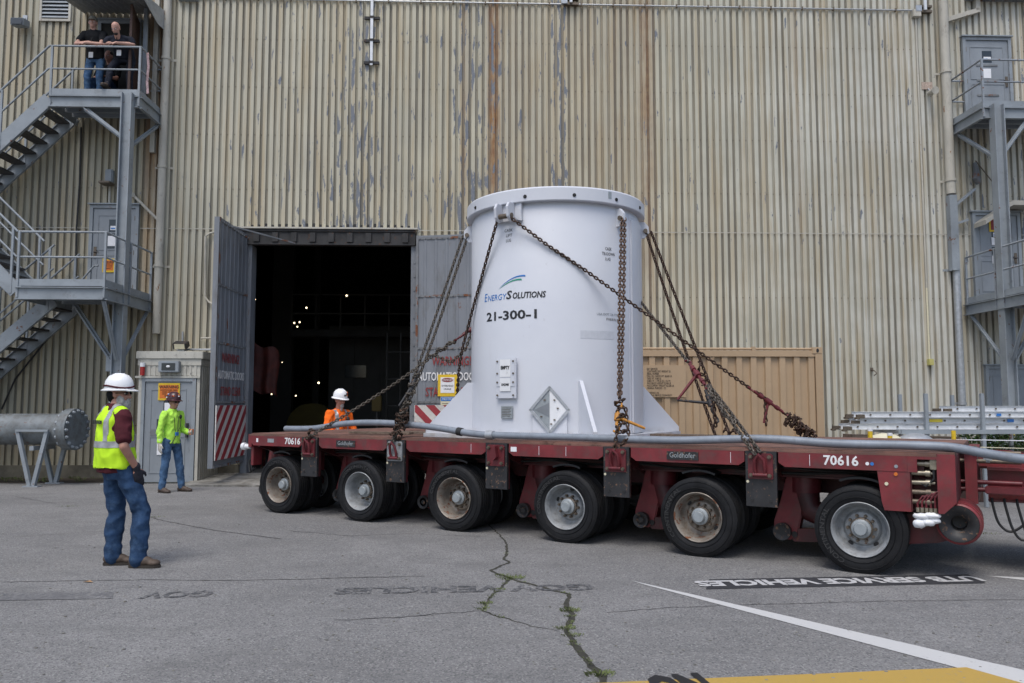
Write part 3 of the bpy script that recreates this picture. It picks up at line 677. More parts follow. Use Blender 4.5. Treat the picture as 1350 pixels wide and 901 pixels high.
# brackets on the top conduit
for u, v, lab in ((752, 4, 'metal bracket with box on the top conduit above the cask'), (1216, 14, 'metal bracket with short pipe at the right end of the top conduit'), (74, -2, 'dark bracket at the top edge above the left conduit')):
    if u == 74: continue
    p = on_wall(u, v); t_ = wthing('pipe_bracket', lab, 'bracket')
    mb = MB(); mb.box(p.x - .03, p.x + .03, -.14, -.10, p.z - .05, p.z + .7); mb.build('strut', MT['alu'], t_)
    for dz in (-.06, .06): mb = MB(); mb.box(p.x - .16, p.x + .18, -.09, -.0065, p.z + dz - .025, p.z + dz + .025); mb.build('arm', MT['nut'], t_)
    mb = MB(); mb.box(p.x - .22, p.x - .08, -.13, -.095, p.z - .08, p.z + .06); mb.build('box', MT['galv'], t_, bevel=.006)
p = on_wall(250, 1); t_ = wthing('wall_bracket', 'dark flat bracket on the wall at the upper left by the downpipe', 'bracket'); mb = MB(); mb.box(p.x - .22, p.x + .2, -.1, -.0065, p.z - .03, p.z + .03); mb.build('bar', MT['steel'], t_); mb = MB(); mb.box(p.x - .04, p.x + .04, -.16, -.101, p.z - .02, p.z + .3); mb.build('stub', MT['steel'], t_)
# horn speaker and plate on the right
p = on_wall(1222, 114); t_ = wthing('wall_camera', 'small cream camera with a faded sign plate on the right of the wall', 'camera')
mb = MB(); mb.box(p.x - .13, p.x + .12, -.02, -.0065, p.z - .08, p.z + .09); mb.build('sign_plate', paint('faded_sign', (.42, .33, .27), .7, 0, .25, 30), t_)
mb = MB(); mb.cyl((p.x, -.30, p.z - .22), (p.x + .02, -.04, p.z - .18), .075, .05, n=16); mb.build('camera_body', MT['duct'], t_, 40)
mb = MB(); mb.cyl((p.x, -.33, p.z - .225), (p.x, -.301, p.z - .22), .085, n=16); mb.build('hood', MT['duct'], t_, 40)
mb = MB(); mb.bar((p.x + .02, -.1, p.z - .2), (p.x + .02, -.01, p.z - .06), .03, .03); mb.build('arm', MT['galv'], t_)
# hook on wall
p = on_wall(1149, 488); t_ = wthing('wall_hook', 'small bent hook on the wall above the ladder rack', 'hook')
mb = MB(); mb.tube([(p.x, -.005, p.z), (p.x, -.12, p.z - .02), (p.x + .04, -.15, p.z - .08), (p.x, -.10, p.z - .13)], .012, 6); mb.build('hook', MT['nut'], t_, 40); mb = MB(); mb.box(p.x - .03, p.x + .03, -.02, -.0065, p.z - .03, p.z + .05); mb.build('hook_plate', MT['nut'], t_)
# bent conduit near the left door leaf, diagonal rod, booth conduit
q1, q2, q3, q4 = on_wall(285, 306, .06), on_wall(271, 309, .06), on_wall(270, 395, .06), on_wall(283, 403, .06)
t_ = wthing('bent_conduit', 'pale bent conduit beside the top of the left door leaf', 'conduit')
mb = MB(); mb.tube([q1, q1.lerp(q2, .6), q2 + Vector((0, 0, -.05)), q3 + Vector((0, 0, .06)), q3.lerp(q4, .4), q4], .022, 8); mb.build('run', MT['duct'], t_, 40)
mb = MB(); mb.tube([on_wall(266, 450, .08), on_wall(265, 446, .08), on_wall(285, 446, .08)], .02, 8); mb.build('lower_run', MT['duct'], t_, 40)
t_ = wthing('sloping_pipe', 'thin cream pipe sloping down from the wall to the left downpipe', 'pipe')
mb = MB(); mb.tube([on_wall(175, 257, .1), on_wall(210, 292, .16), on_wall(212, 300, .16)], .03, 8); mb.build('run', MT['duct'], t_, 40)
mb = MB(); mb.cyl(on_wall(175, 257, .16), on_wall(175, 257, .0), .05, n=10); mb.build('flange', MT['duct'], t_, 40)
# loose vertical cable left
t_ = wthing('black_cable', 'black cable hanging down the wall behind the left stairs', 'cable')
mb = MB(); mb.tube([on_wall(107, 168, .06), on_wall(105, 240, .06), on_wall(101, 300, .07), on_wall(99, 370, .09), on_wall(92, 420, .09), on_wall(60, 450, .08), on_wall(20, 500, .08), on_wall(2, 540, .06)], .018, 6); mb.build('cable', MT['black'], t_, 40)
# louvre vent and floodlight upper left
p, q = on_wall(56, 26), on_wall(93, -14)
t_ = wthing('louvre_vent', 'grey louvred wall vent at the top left', 'vent')
mb = MB(); mb.box(p.x - .05, p.x, -.05, -.004, p.z - .05, q.z); mb.box(q.x, q.x + .05, -.05, -.004, p.z - .05, q.z); mb.box(p.x + .001, q.x - .001, -.05, -.004, p.z - .05, p.z); mb.build('frame', MT['duct'], t_)
mb = MB(); mb.box(p.x, q.x, -.012, -.004, p.z, q.z); mb.build('backing', MT['dark'], t_)
k = 0
while p.z + .03 + k * .085 < q.z: z = p.z + .03 + k * .085; mb = MB(); mb.add([(p.x, -.05, z), (q.x, -.05, z), (q.x, -.014, z + .06), (p.x, -.014, z + .06), (p.x, -.045, z - .006), (q.x, -.045, z - .006), (q.x, -.013, z + .05), (p.x, -.013, z + .05)], [(0, 1, 2, 3), (7, 6, 5, 4), (0, 4, 5, 1), (0, 3, 7, 4), (1, 5, 6, 2)]); mb.build('slat', MT['steel'], t_); k += 1
def floodlight(p, lab):
    t_ = thing('floodlight', lab, 'floodlight', WM @ Matrix.Translation(p))
    mb = MB(); mb.prism([(-.30, -.10), (-.06, -.06), (-.06, .10), (-.32, .06)], -.14, .14, 'yz'); mb.build('housing', MT['steel'], t_, bevel=.01)
    mb = MB(); mb.box(-.12, .12, -.005, .0, -.09, .05, Matrix.Translation((0, -.322, 0)) @ Matrix.Rotation(-.12, 4, 'X')); mb.build('lens', MT['glass'], t_)
    mb = MB(); mb.bar((0, -.1, .1), (0, .0, .2), .03, .03); mb.box(-.05, .05, -.02, 0, .1, .26); mb.build('bracket', MT['galv'], t_)
floodlight(on_wall(33, 36, .0) + Vector((0, 0, 0)), 'small grey floodlight on the wall at the far upper left')
# vertical junction box + lamp behind the post
p = on_wall(146, 240, 0); t_ = wthing('wall_lamp', 'old grey wall lamp above the lower left landing door', 'lamp')
mb = MB(); mb.box(p.x - .08, p.x + .08, -.12, -.004, p.z - .06, p.z + .25); mb.build('lamp_box', MT['steel'], t_, bevel=.02)
mb = MB(); mb.box(p.x - .12, p.x + .12, -.32, -.05, p.z - .11, p.z - .061); mb.build('hood', MT['nut'], t_, bevel=.01)
mb = MB(); mb.cyl((p.x, -.03, p.z - .5), (p.x, -.03, p.z - .112), .025, n=8); mb.build('conduit', MT['duct'], t_)

# ------------------------------------------------------------------ personnel doors
def pdoor(u0, u1, zf, lab, handle='r', sign=None, win=True, hgt=2.04, open_=False, vc=320):
    p, q = on_wall(u0, vc, .05), on_wall(u1, vc, .05); x0, x1 = p.x, q.x; W_ = x1 - x0
    t_ = thing('personnel_door', lab, 'door', WM @ Matrix.Translation((x0, -.05, zf)))
    mb = MB(); f = .07
    mb.box(0, f, -.03, .05, 0, hgt); mb.box(W_ - f, W_, -.03, .05, 0, hgt); mb.box(f + .001, W_ - f - .001, -.03, .05, hgt - f, hgt); mb.box(-.03, W_ + .03, -.07, .05, hgt + .002, hgt + .03)
    mb.build('frame', MT['steel'], t_)
    if open_: return t_, W_
    mb = MB(); mb.box(f + .004, W_ - f - .004, 0, .045, .01, hgt - f - .004); lf = mb.build('leaf', MT['door'], t_)
    a, b = f + .10, W_ - f - .10
    for z0_, z1_ in ((.25, .95), (1.05, hgt - .22)):       # raised mouldings
        mb = MB(); mb.box(a, a + .02, -.010, -.001, z0_, z1_); mb.box(b - .02, b, -.010, -.001, z0_, z1_); mb.box(a + .0205, b - .0205, -.010, -.001, z0_, z0_ + .02); mb.box(a + .0205, b - .0205, -.010, -.001, z1_ - .02, z1_); mb.build('moulding', MT['door'], t_)
    m = (a + b) / 2
    if win:
        mb = MB(); mb.box(m - .11, m + .11, -.006, -.001, 1.45, 1.72); mb.build('window', MT['glass'], t_)
        mb = MB(); mb.box(m - .08, m + .09, -.010, -.0065, 1.49, 1.58); mb.build('notice', MT['paper'], t_)
        mb = MB(); mb.box(m - .07, m + .02, -.0125, -.0105, 1.51, 1.54); mb.build('notice_print', MT['txtb'], t_)
    hx = W_ - f - .07 if handle == 'r' else f + .07
    mb = MB(); mb.box(hx - .03, hx + .03, -.02, -.001, .88, 1.12); mb.build('lock_plate', MT['nut'], t_)
    mb = MB(); mb.tube([(hx, -.02, 1.0), (hx, -.07, 1.0), (hx + (-.1 if handle == 'r' else .1), -.07, 1.0)], .012, 6); mb.build('handle', MT['blk'], t_, 40)
    hh = f + .01 if handle == 'r' else W_ - f - .01
    for z in (.25, 1.0, 1.75): mb = MB(); mb.cyl((hh, -.012, z - .05), (hh, -.012, z + .05), .012, n=8); mb.build('hinge', MT['nut'], t_)
    return t_, W_
def hazard_sign(parent, x, y, z, W_=.30, H=.34):
    mb = MB(); mb.box(x - W_ / 2, x + W_ / 2, y - .006, y, z - H / 2, z + H / 2); s_ = mb.build('warning_sign', MT['yel'], parent)
    mb = MB(); mb.box(x - W_ / 2 + .03, x + W_ / 2 - .03, y - .009, y - .0065, z - H / 2 + .04, z + H / 2 - .04); mb.build('sign_panel', MT['org'], s_)
    text('sign_text', 'WARNING', W_ * .19, face_m(x, y - .0115, z + H / 2 - .08), MT['txtk'], s_, bold=.001)
    for k in range(4): text('sign_text', ['CONTROLLED AREA', 'HARD HAT AND', 'SAFETY GLASSES', 'REQUIRED'][k], W_ * .085, face_m(x, y - .0115, z + .03 - k * H * .11), MT['txtk'], s_)
dA, WdA = pdoor(117, 182, 3.80, 'grey steel door with orange sign on the lower left landing', 'l', vc=330)
hazard_sign(dA, WdA * .42, -.012, .72, .26, .3)
mb = MB(); mb.box(.36, .72, -.014, -.001, 1.1, 1.42); mb.build('notice_board', MT['glass'], dA)
mb = MB(); mb.box(.40, .60, -.017, -.0145, 1.14, 1.36); mb.build('notice', MT['paper'], dA)
dB, WdB = pdoor(1270, 1334, 7.86, 'grey steel door with white notices on the upper right landing', 'r', vc=100)
mb = MB(); mb.box(.42, .64, -.014, -.0105, 1.08, 1.30); mb.build('notice', MT['paper'], dB)
for z in (1.38, 1.03, .68): mb = MB(); mb.box(.30, .80, -.014, -.0105, z - .02, z + .02); mb.build('rusty_bar', MT['leafr'], dB)
dC, WdC = pdoor(1283, 1346, 3.80, 'grey steel door with yellow framed sign on the lower right landing', 'r', vc=330)
mb = MB(); mb.box(.38, .68, -.016, -.0105, 1.60, 1.92); mb.build('sign_frame', MT['yel'], dC); mb = MB(); mb.box(.42, .64, -.019, -.0165, 1.64, 1.88); mb.build('sign_panel', MT['txtr'], dC)
for z, c in ((1.30, 'paper'), (1.08, 'glass'), (.88, 'paper')): mb = MB(); mb.box(.42, .66, -.020, -.0105, z, z + .17); mb.build('notice', MT[c], dC)
dD, WdD = pdoor(1300, 1366, .36, 'grey ground level steel door behind the right stair post', 'r', win=False, vc=520)
mb = MB(); mb.box(.5, .68, -.03, -.001, 1.0, 1.4); mb.build('lock_box', MT['blk'], dD)
mb = MB(); mb.box(dD.location.x if False else 0, WdD, -.9, .05, -.36, -.01); mb.build('door_step', MT['conc'], dD)
# upper-left doorway (dark, brown leaf open) under a corrugated awning
dE, WdE = pdoor(128, 184, 7.86, 'open doorway with brown door leaf on the upper left landing', 'l', open_=True, hgt=2.1, vc=80)
mb = MB(); mb.box(.07, WdE - .07, .01, .045, 0, 2.03); mb.build('dark_opening', MT['dark'], dE)
mb = MB(); mb.box(0, .9, 0, .045, .02, 2.03, Matrix.Translation((WdE - .05, -.03, 0)) @ Matrix.Rotation(R(-76), 4, 'Z')); mb.build('leaf', MT['brown'], dE)
mb = MB(); mb.box(.35, .50, -.003, 0, 1.15, 1.4, Matrix.Translation((WdE - .055, -.03, 0)) @ Matrix.Rotation(R(-76), 4, 'Z')); mb.build('notice', MT['paper'], dE)
aw = wthing('door_awning', 'corrugated metal awning over the upper left landing door', 'awning')
ax0, ax1 = -9.42, -7.62; az0, az1 = 9.95, 10.15
mb = MB(); prof = []; n = 26
for i in range(n + 1):
    x = ax0 + (ax1 - ax0) * i / n; prof.append((x, .022 * (1 if i % 2 else -1)))
v = [(x, y, z + dz) for (y, z) in ((-1.35, az0), (0, az1)) for x, dz in prof]; N = len(prof)
v2 = [(x, y, z + .008) for x, y, z in v]
mb.add(v + v2, [(i, N + i, N + i + 1, i + 1) for i in range(N - 1)] + [(2 * N + i, 2 * N + i + 1, 3 * N + i + 1, 3 * N + i) for i in range(N - 1)] + [(i, i + 1, 2 * N + i + 1, 2 * N + i) for i in range(N - 1)])
mb.build('corrugated_roof', MT['galv'], aw)
mb = MB()
v = [(ax1 + .0, y, z) for y, z in ((-1.33, az0 + .02), (0, az1 + .02), (0, az1 - .42), (-.5, az0 - .26), (-1.33, az0 - .05))]; k = len(v)
mb.add(v + [(x - .012, y, z) for x, y, z in v], [tuple(range(k)), tuple(range(2 * k - 1, k - 1, -1))] + [(i, (i + 1) % k, k + (i + 1) % k, k + i) for i in range(k)]); mb.build('side_sheet', MT['galv'], aw)
mb = MB(); mb.box(-7.92, -7.85, -.50, -.43, 7.87, az0 + .08); mb.build('post', MT['steel'], aw)
mb = MB(); mb.bar((ax0 + .1, -1.25, az0 - .05), (ax1 - .05, -1.25, az0 - .05), .05, .05); mb.build('front_beam', MT['steel'], aw)
# hood over the lower right door
hd = wthing('door_hood', 'small sloping cream hood over the lower right landing door', 'hood')
p, q = on_wall(1283, 296, .05), on_wall(1318, 271, .05)
mb = MB(); mb.prism([(p.x, p.z - .1), (p.x, p.z), (q.x, q.z), (q.x + 1.2, q.z), (q.x + 1.2, q.z - .1), (q.x, q.z - .1)], -.5, -.008); mb.build('hood', MT['duct'], hd)
# old brackets on right
t_ = wthing('broken_fitting', 'broken pipe fitting with a stay wire between the right landings', 'fitting')
p = on_wall(1283, 238); mb = MB(); mb.tube([(p.x, -.08, p.z + .38), (p.x + .02, -.1, p.z + .2), (p.x - .02, -.14, p.z), (p.x + .05, -.1, p.z - .1)], [.04, .06, .09, .05], 9); mb.build('elbow', MT['leafr'], t_, 50)
mb = MB(); mb.bar(on_wall(1258, 272, .1), on_wall(1284, 250, .1), .12, .05); mb.build('arm', MT['steel'], t_); mb = MB(); mb.bar(on_wall(1258, 296, .1), on_wall(1276, 290, .1), .08, .05); mb.build('lower_arm', MT['steel'], t_)
mb = MB(); mb.cyl(on_wall(1286, 212, .08), on_wall(1318, 252, .08), .012, n=6); mb.build('stay_wire', MT['nut'], t_)
t_ = wthing('wall_channel', 'cream channel sloping down on the wall above the upper right door', 'channel')
mb = MB(); mb.bar(on_wall(1244, 28, .08), on_wall(1290, 14, .08), .10, .10); mb.build('sloping_piece', MT['duct'], t_); mb = MB(); mb.bar(on_wall(1288, 15, .08), on_wall(1287, -20, .08), .10, .10); mb.build('riser', MT['duct'], t_)
t_ = wthing('dark_ledge', 'dark steel ledge crossing the wall at the top right corner', 'ledge'); p = on_wall(1272, 2); mb = MB(); mb.box(p.x, 13, -.25, -.004, p.z, p.z + .12); mb.build('ledge', MT['leafr'], t_)

# ================================================================== STAIR TOWERS
def hbeam(mb, p, q, w_, up=(0, 1, 0)):
    mb.bar(p, q, w_, .022, up); p, q = Vector(p), Vector(q); x, y, d = basis(q - p, up)
    for s_ in (-1, 1): mb.bar(p + x * s_ * w_ / 2, q + x * s_ * w_ / 2, .022, w_, up)
def landing(t_, x0, x1, yf, z, side, wallgap=.02):
    """deck, edge channels, rails. side=+1: free side at x1 (left tower), -1: free side at x0 (right tower)"""
    mb = MB(); mb.box(x0 + .03, x1 - .03, yf + .03, -wallgap, z - .05, z - .01); mb.build('deck_plate', MT['tread'], t_)
    xs = x1 if side > 0 else x0
    def chan(a, b, name='edge_beam'):
        mb = MB(); a, b = Vector(a), Vector(b); d = (b - a).normalized(); n_ = Vector((d.y, -d.x, 0))
        mb.bar(a, b, .02, .24); mb.bar(a + n_ * .03 + Vector((0, 0, .11)), b + n_ * .03 + Vector((0, 0, .11)), .06, .018); mb.bar(a + n_ * .03 - Vector((0, 0, .11)), b + n_ * .03 - Vector((0, 0, .11)), .06, .018)
        mb.build(name, MT['steel'], t_)
    chan((x0, yf, z - .17), (x1, yf, z - .17)); chan((xs, yf, z - .17) if side > 0 else (xs, -.03, z - .17), (xs, -.03, z - .17) if side > 0 else (xs, yf, z - .17))
    mb = MB(); xo = x0 if side > 0 else x1; mb.bar((xo, yf, z - .17), (xo, -.03, z - .17), .02, .22); mb.build('edge_beam', MT['steel'], t_)
    for k in range(3): yy = yf * (k + 1) / 4; mb = MB(); mb.bar((x0 + .02, yy, z - .12), (x1 - .02, yy, z - .12), .05, .12); mb.build('joist', MT['steel'], t_)
    mb = MB(); mb.box(x0, x1, yf - .012, yf - .002, z - .03, z + .10); mb.build('toe_plate', MT['steel'], t_)
    mb = MB(); mb.box(xs - .005, xs + .005, yf, -.03, z - .03, z + .10); mb.build('toe_plate', MT['steel'], t_)
def rail(t_, pts, posts, z, mat='steel', r=.022, mid=True, h=1.0):
    mb = MB(); mb.tube([Vector(p) + Vector((0, 0, h)) for p in pts], r, 8); mb.build('handrail', MT[mat], t_, 50)
    if mid: mb = MB(); mb.tube([Vector(p) + Vector((0, 0, h * .52)) for p in pts], r * .9, 8); mb.build('mid_rail', MT[mat], t_, 50)
    for p in posts: p = Vector(p); mb = MB(); mb.box(p.x - .02, p.x + .02, p.y - .02, p.y + .02, p.z - .25, p.z + h); mb.build('rail_post', MT[mat], t_)
def flight(t_, x0, z0, x1, z1, y0, y1, rails=(1, 1), n=9):
    """stairs from (x0,z0) at the top going to (x1,z1), between y0 (near) and y1"""
    for yy in (y0, y1):
        mb = MB(); d = Vector((x1 - x0, 0, z1 - z0)).normalized()
        mb.bar((x0, yy, z0 - .12), (x1, yy, z1 - .12), .02, .26, ext=.02)
        up = Vector((-d.z, 0, d.x)); up = up if up.z > 0 else -up
        for s_ in (1, -1): mb.bar(Vector((x0, yy + .025 * (1 if yy == y0 else -1) * 1, z0 - .12)) + up * .128 * s_, Vector((x1, yy + .025 * (1 if yy == y0 else -1), z1 - .12)) + up * .128 * s_, .06, .015)
        mb.build('stringer', MT['steel'], t_)
    for k in range(1, n):
        f_ = k / n; x = x0 + (x1 - x0) * f_; z = z0 + (z1 - z0) * f_
        mb = MB(); mb.box(x - .13, x + .13, y0 + .02, y1 - .02, z - .05, z - .01); mb.build('tread', MT['tread'], t_)
    for yy, on in zip((y0, y1), rails):
        if on: rail(t_, [(x0, yy, z0), (x1, yy, z1)], [(x0 + (x1 - x0) * f_, yy, z0 + (z1 - z0) * f_) for f_ in (.04, .5, .96)], 0)
Z2, Z1 = 7.86, 3.80
tl = wthing('stair_tower', 'grey painted steel stair tower with two landings on the left of the wall', 'stair tower')
XP = -7.84; YP = -1.28
mb = MB(); hbeam(mb, (XP, YP + .02, .02), (XP, YP + .02, Z2 - .02), .19, (0, 1, 0)); mb.build('column', MT['steel'], tl)
mb = MB(); mb.box(XP - .17, XP + .17, YP - .15, YP + .19, .0, .02); mb.build('base_plate', MT['steel'], tl)
landing(tl, -9.46, -7.66, -1.17, Z2, 1)
landing(tl, -9.38, -7.76, -2.12, Z1, 1)
rail(tl, [(-11.6, -1.17, Z2 - 2.15), (-9.5, -1.17, Z2), (-9.3, -1.17, Z2), (-7.66, -1.17, Z2)], [(-9.44, -1.17, Z2), (-7.66, -1.19, Z2), (-10.4, -1.17, Z2 - .95)], 0)
rail(tl, [(-7.66, -1.17, Z2), (-7.66, -.06, Z2), (-7.9, -.05, Z2)], [], 0, 'steel2')
rail(tl, [(-9.38, -2.12, Z1), (-7.76, -2.12, Z1), (-7.76, -.10, Z1)], [(-9.36, -2.13, Z1), (-7.76, -2.13, Z1), (-7.74, -1.1, Z1), (-7.74, -.1, Z1)], 0, 'steel')
ZM = 5.83
flight(tl, -9.48, Z2, -11.5, ZM, -1.17, -.12, (0, 1))
flight(tl, -9.40, Z1, -11.5, ZM, -2.12, -1.22, (1, 1))
flight(tl, -9.25, Z1 - .05, -11.3, 1.9, -1.12, -.12, (1, 1))
for x_, z_ in ((-11.45, ZM), (-11.3, 1.9)):
    mb = MB(); mb.box(-12.8, x_, -2.12, -.05, z_ - .25, z_); mb.build('half_landing', MT['steel'], tl)
for a, b, w_ in (((-8.75, -1.17, Z1 - .3), (XP - .1, YP, 2.38), .10), ((-7.78, -2.08, Z1 - .3), (XP + .02, YP - .1, 2.42), .08), ((-7.78, -.15, Z1 - .3), (XP + .02, YP + .12, 2.42), .08),
                 ((-8.75, -1.17, Z2 - .3), (XP - .08, YP, 6.92), .09), ((-7.68, -.2, Z2 - .3), (XP + .04, YP + .12, 6.8), .09)):
    mb = MB(); mb.bar(a, b, w_, .02); mb.bar(Vector(a) + Vector((0, .02, 0)), Vector(b) + Vector((0, .02, 0)), .02, w_); mb.build('brace', MT['steel'], tl)
mb = MB(); mb.box(XP - .22, XP - .1, YP - .02, YP + .0, 2.2, 2.5); mb.build('gusset', MT['steel'], tl)
mb = MB(); mb.tube([(-9.0, -.6, Z1 + .25), (-8.7, -.6, Z1 + .62), (-8.62, -.6, Z1 + .62)], .02, 8); mb.build('handrail_stub', MT['steel'], tl, 40)

tr = wthing('stair_tower', 'grey painted steel stair tower with rusty rails on the right of the wall', 'stair tower')
XQ, YQ = on_wall(1318, 300, 1.2).x, -1.30
mb = MB(); hbeam(mb, (XQ, YQ + .02, .02), (XQ, YQ + .02, Z2 - .02), .20, (0, 1, 0)); mb.build('column', MT['steel'], tr)
mb = MB(); mb.box(XQ - .17, XQ + .17, YQ - .15, YQ + .19, .0, .02); mb.build('base_plate', MT['steel'], tr)
x2 = on_wall(1254, 165, .03).x; x1_ = on_wall(1273, 398, .03).x
landing(tr, x2, x2 + 1.85, -1.19, Z2, -1); landing(tr, x1_, x1_ + 1.8, -2.12, Z1, -1)
rail(tr, [(x2 + 1.85, -1.19, Z2), (x2, -1.19, Z2)], [(x2, -1.20, Z2), (x2 + 1.8, -1.2, Z2)], 0, 'steel2')
rail(tr, [(x2, -1.19, Z2), (x2, -.06, Z2), (x2 + .3, -.05, Z2)], [], 0, 'steel2')
rail(tr, [(x1_ + 1.8, -2.12, Z1), (x1_, -2.12, Z1), (x1_, -.1, Z1)], [(x1_, -1.1, Z1), (x1_, -.1, Z1), (x1_, -2.13, Z1)], 0, 'steel2')
for a, b, w_ in (((x2 + .03, -.25, Z2 - .3), (XQ - .02, YQ + .1, 6.75), .09), ((x2 + .95, -1.19, Z2 - .3), (XQ + .1, YQ, 6.8), .09), ((x1_ + .02, -.2, Z1 - .3), (XQ - .02, YQ + .1, 2.45), .08), ((x1_ + .9, -1.2, Z1 - .3), (XQ + .1, YQ, 2.4), .09), ((x1_ + .02, -2.05, Z1 - .3), (XQ, YQ - .1, 2.45), .08)):
    mb = MB(); mb.bar(a, b, w_, .02); mb.bar(Vector(a) + Vector((0, .02, 0)), Vector(b) + Vector((0, .02, 0)), .02, w_); mb.build('brace', MT['steel'], tr)
mb = MB(); mb.tube([(x2 + .85, -.6, Z2 + .0), (x2 + .95, -.6, Z2 + .32), (x2 + 1.4, -.6, Z2 + .2)], .025, 8); mb.build('handrail_stub', MT['steel'], tr, 40)

# ================================================================== BOOTH
bp = at_z(178, 638, 0); bl = WMI @ bp; BX0 = bl.x; BY0 = bl.y
br = WMI @ at_y(262, 560, (WM @ Vector((BX0 + 1.3, BY0, 0))).y); BX1 = br.x; BH = 2.62; BW = BX1 - BX0
bo = thing('guard_booth', 'small cream metal booth with grey door beside the left hangar door', 'booth', WM @ Matrix.Translation((BX0, BY0, 0)))
BD = -BY0 - .02
mb = MB(); mb.box(0, .06, 0, BD, 0, BH - .3); mb.box(0.06, BW - .06, .08, BD, 0, BH - .3); mb.box(BW - .06, BW, 0, BD, 0, BH - .3); mb.box(.061, BW - .061, 0, .079, 2.12, BH - .3); mb.build('body', MT['booth'], bo)
mb = MB(); mb.box(-.05, BW + .06, -.05, BD, BH - .17, BH - .02); mb.build('roof', MT['booth'], bo, bevel=.01)
mb = MB(); mb.box(-.02, BW + .02, -.02, BD, BH - .3, BH - .171); mb.build('fascia', MT['booth'], bo)
mb = MB(); mb.box(-.06, BW + .01, -.035, -.001, 2.07, 2.11); mb.build('door_head', MT['booth'], bo)
k = 0
x = .08
while x < BW - .1: mb = MB(); mb.box(x, x + .045, -.012, -.0005, 2.115, BH - .305); mb.build('wall_rib', MT['booth'], bo); x += .10
y = .1
while y < BD - .1: mb = MB(); mb.box(BW + .0005, BW + .014, y, y + .05, .05, BH - .305); mb.build('wall_rib', MT['booth'], bo); y += .11
DW = BW - .20
mb = MB(); mb.box(.07, .13, -.02, .075, 0, 2.065); mb.box(BW - .14, BW - .07, -.02, .075, 0, 2.065); mb.box(.1305, BW - .1405, -.02, .075, 2.0, 2.065); mb.build('door_frame', MT['steel'], bo)
mb = MB(); mb.box(.135, BW - .145, .01, .05, .03, 1.995); dr_ = mb.build('door', MT['door'], bo)
for z0_, z1_ in ((.2, .92), (1.0, 1.85)):
    mb = MB(); a, b = .24, BW - .26; mb.box(a, a + .02, .0, .009, z0_, z1_); mb.box(b - .02, b, .0, .009, z0_, z1_); mb.box(a + .021, b - .021, .0, .009, z0_, z0_ + .02); mb.box(a + .021, b - .021, .0, .009, z1_ - .02, z1_); mb.build('moulding', MT['door'], dr_)
mb = MB(); mb.box(.26, BW - .5, -.003, .009, .93, 1.06); mb.build('rusty_patch', MT['leafr'], dr_)
mb = MB(); mb.box(BW - .24, BW - .20, -.05, .009, .9, 1.18); mb.build('handle', MT['blk'], dr_)
mb = MB(); mb.box(.50, .70, -.003, .009, 1.32, 1.62); mb.build('window', MT['glass'], dr_); mb = MB(); mb.box(.52, .66, -.006, -.0035, 1.36, 1.58); mb.build('notice', MT['paper'], dr_)
mb = MB(); mb.box(.38, .62, -.006, .009, 1.06, 1.26); mb.build('notice_board', MT['glass'], dr_)
mb = MB(); mb.box(.40, .56, -.004, .009, .56, .82); mb.build('notice', MT['paper'], dr_)
hazard_sign(dr_, .60, -.004, 1.80, .42, .34)
# vent-lamp on the booth, beacon, floodlight on its roof
t_ = thing('booth_lamp', 'grey square lamp housing above the booth door', 'lamp', WM @ Matrix.Translation((BX0 + .62, BY0 - .013, 2.29)))
mb = MB(); mb.box(-.20, .20, -.12, 0, -.11, .11); mb.build('housing', MT['steel'], t_, bevel=.012); mb = MB(); mb.box(-.13, .13, -.13, -.121, -.07, .07); mb.build('lens', MT['glass'], t_); mb = MB(); mb.ell((0, -.135, 0), (.04, .02, .025)); mb.build('lamp_glass', MT['paper'], t_, 60)
t_ = thing('red_beacon', 'red beacon lamp at the upper left of the booth door', 'beacon', WM @ Matrix.Translation((BX0 + .09, BY0 - .06, 2.12)))
mb = MB(); mb.cyl((0, 0, 0), (0, 0, .17), .045, n=14); mb.build('lens', MT['flag'], t_, 40); mb = MB(); mb.cyl((0, 0, .17), (0, 0, .25), .05, n=14); mb.build('cap', MT['paper'], t_, 40)
t_ = thing('roof_floodlight', 'dark floodlight tilted on top of the booth roof', 'floodlight', WM @ Matrix.Translation((BX0 + .72, BY0 + .25, BH - .02)))
mb = MB(); mb.box(-.14, .14, -.06, .12, .08, .20, Matrix.Rotation(.4, 4, 'X')); mb.build('housing', MT['blk'], t_, bevel=.01); mb = MB(); mb.box(-.10, .10, -.07, -.061, .09, .19, Matrix.Rotation(.4, 4, 'X')); mb.build('lens', MT['cream'], t_)
mb = MB(); mb.box(-.06, .06, -.02, .1, 0, .08); mb.build('base', MT['galv'], t_)
t_ = wthing('booth_conduit', 'grey conduit curving from the wall onto the booth roof', 'conduit')
mb = MB(); xx = BX0 + .38; mb.tube([(xx, -.05, 3.1), (xx, -.05, BH + .25), (xx + .03, -.3, BH + .1), (xx + .15, -.7, BH + .04), (xx + .4, -.9, BH + .04), (xx + 1.0, -.9, BH + .04)], .022, 8); mb.build('run', MT['galv'], t_, 40)

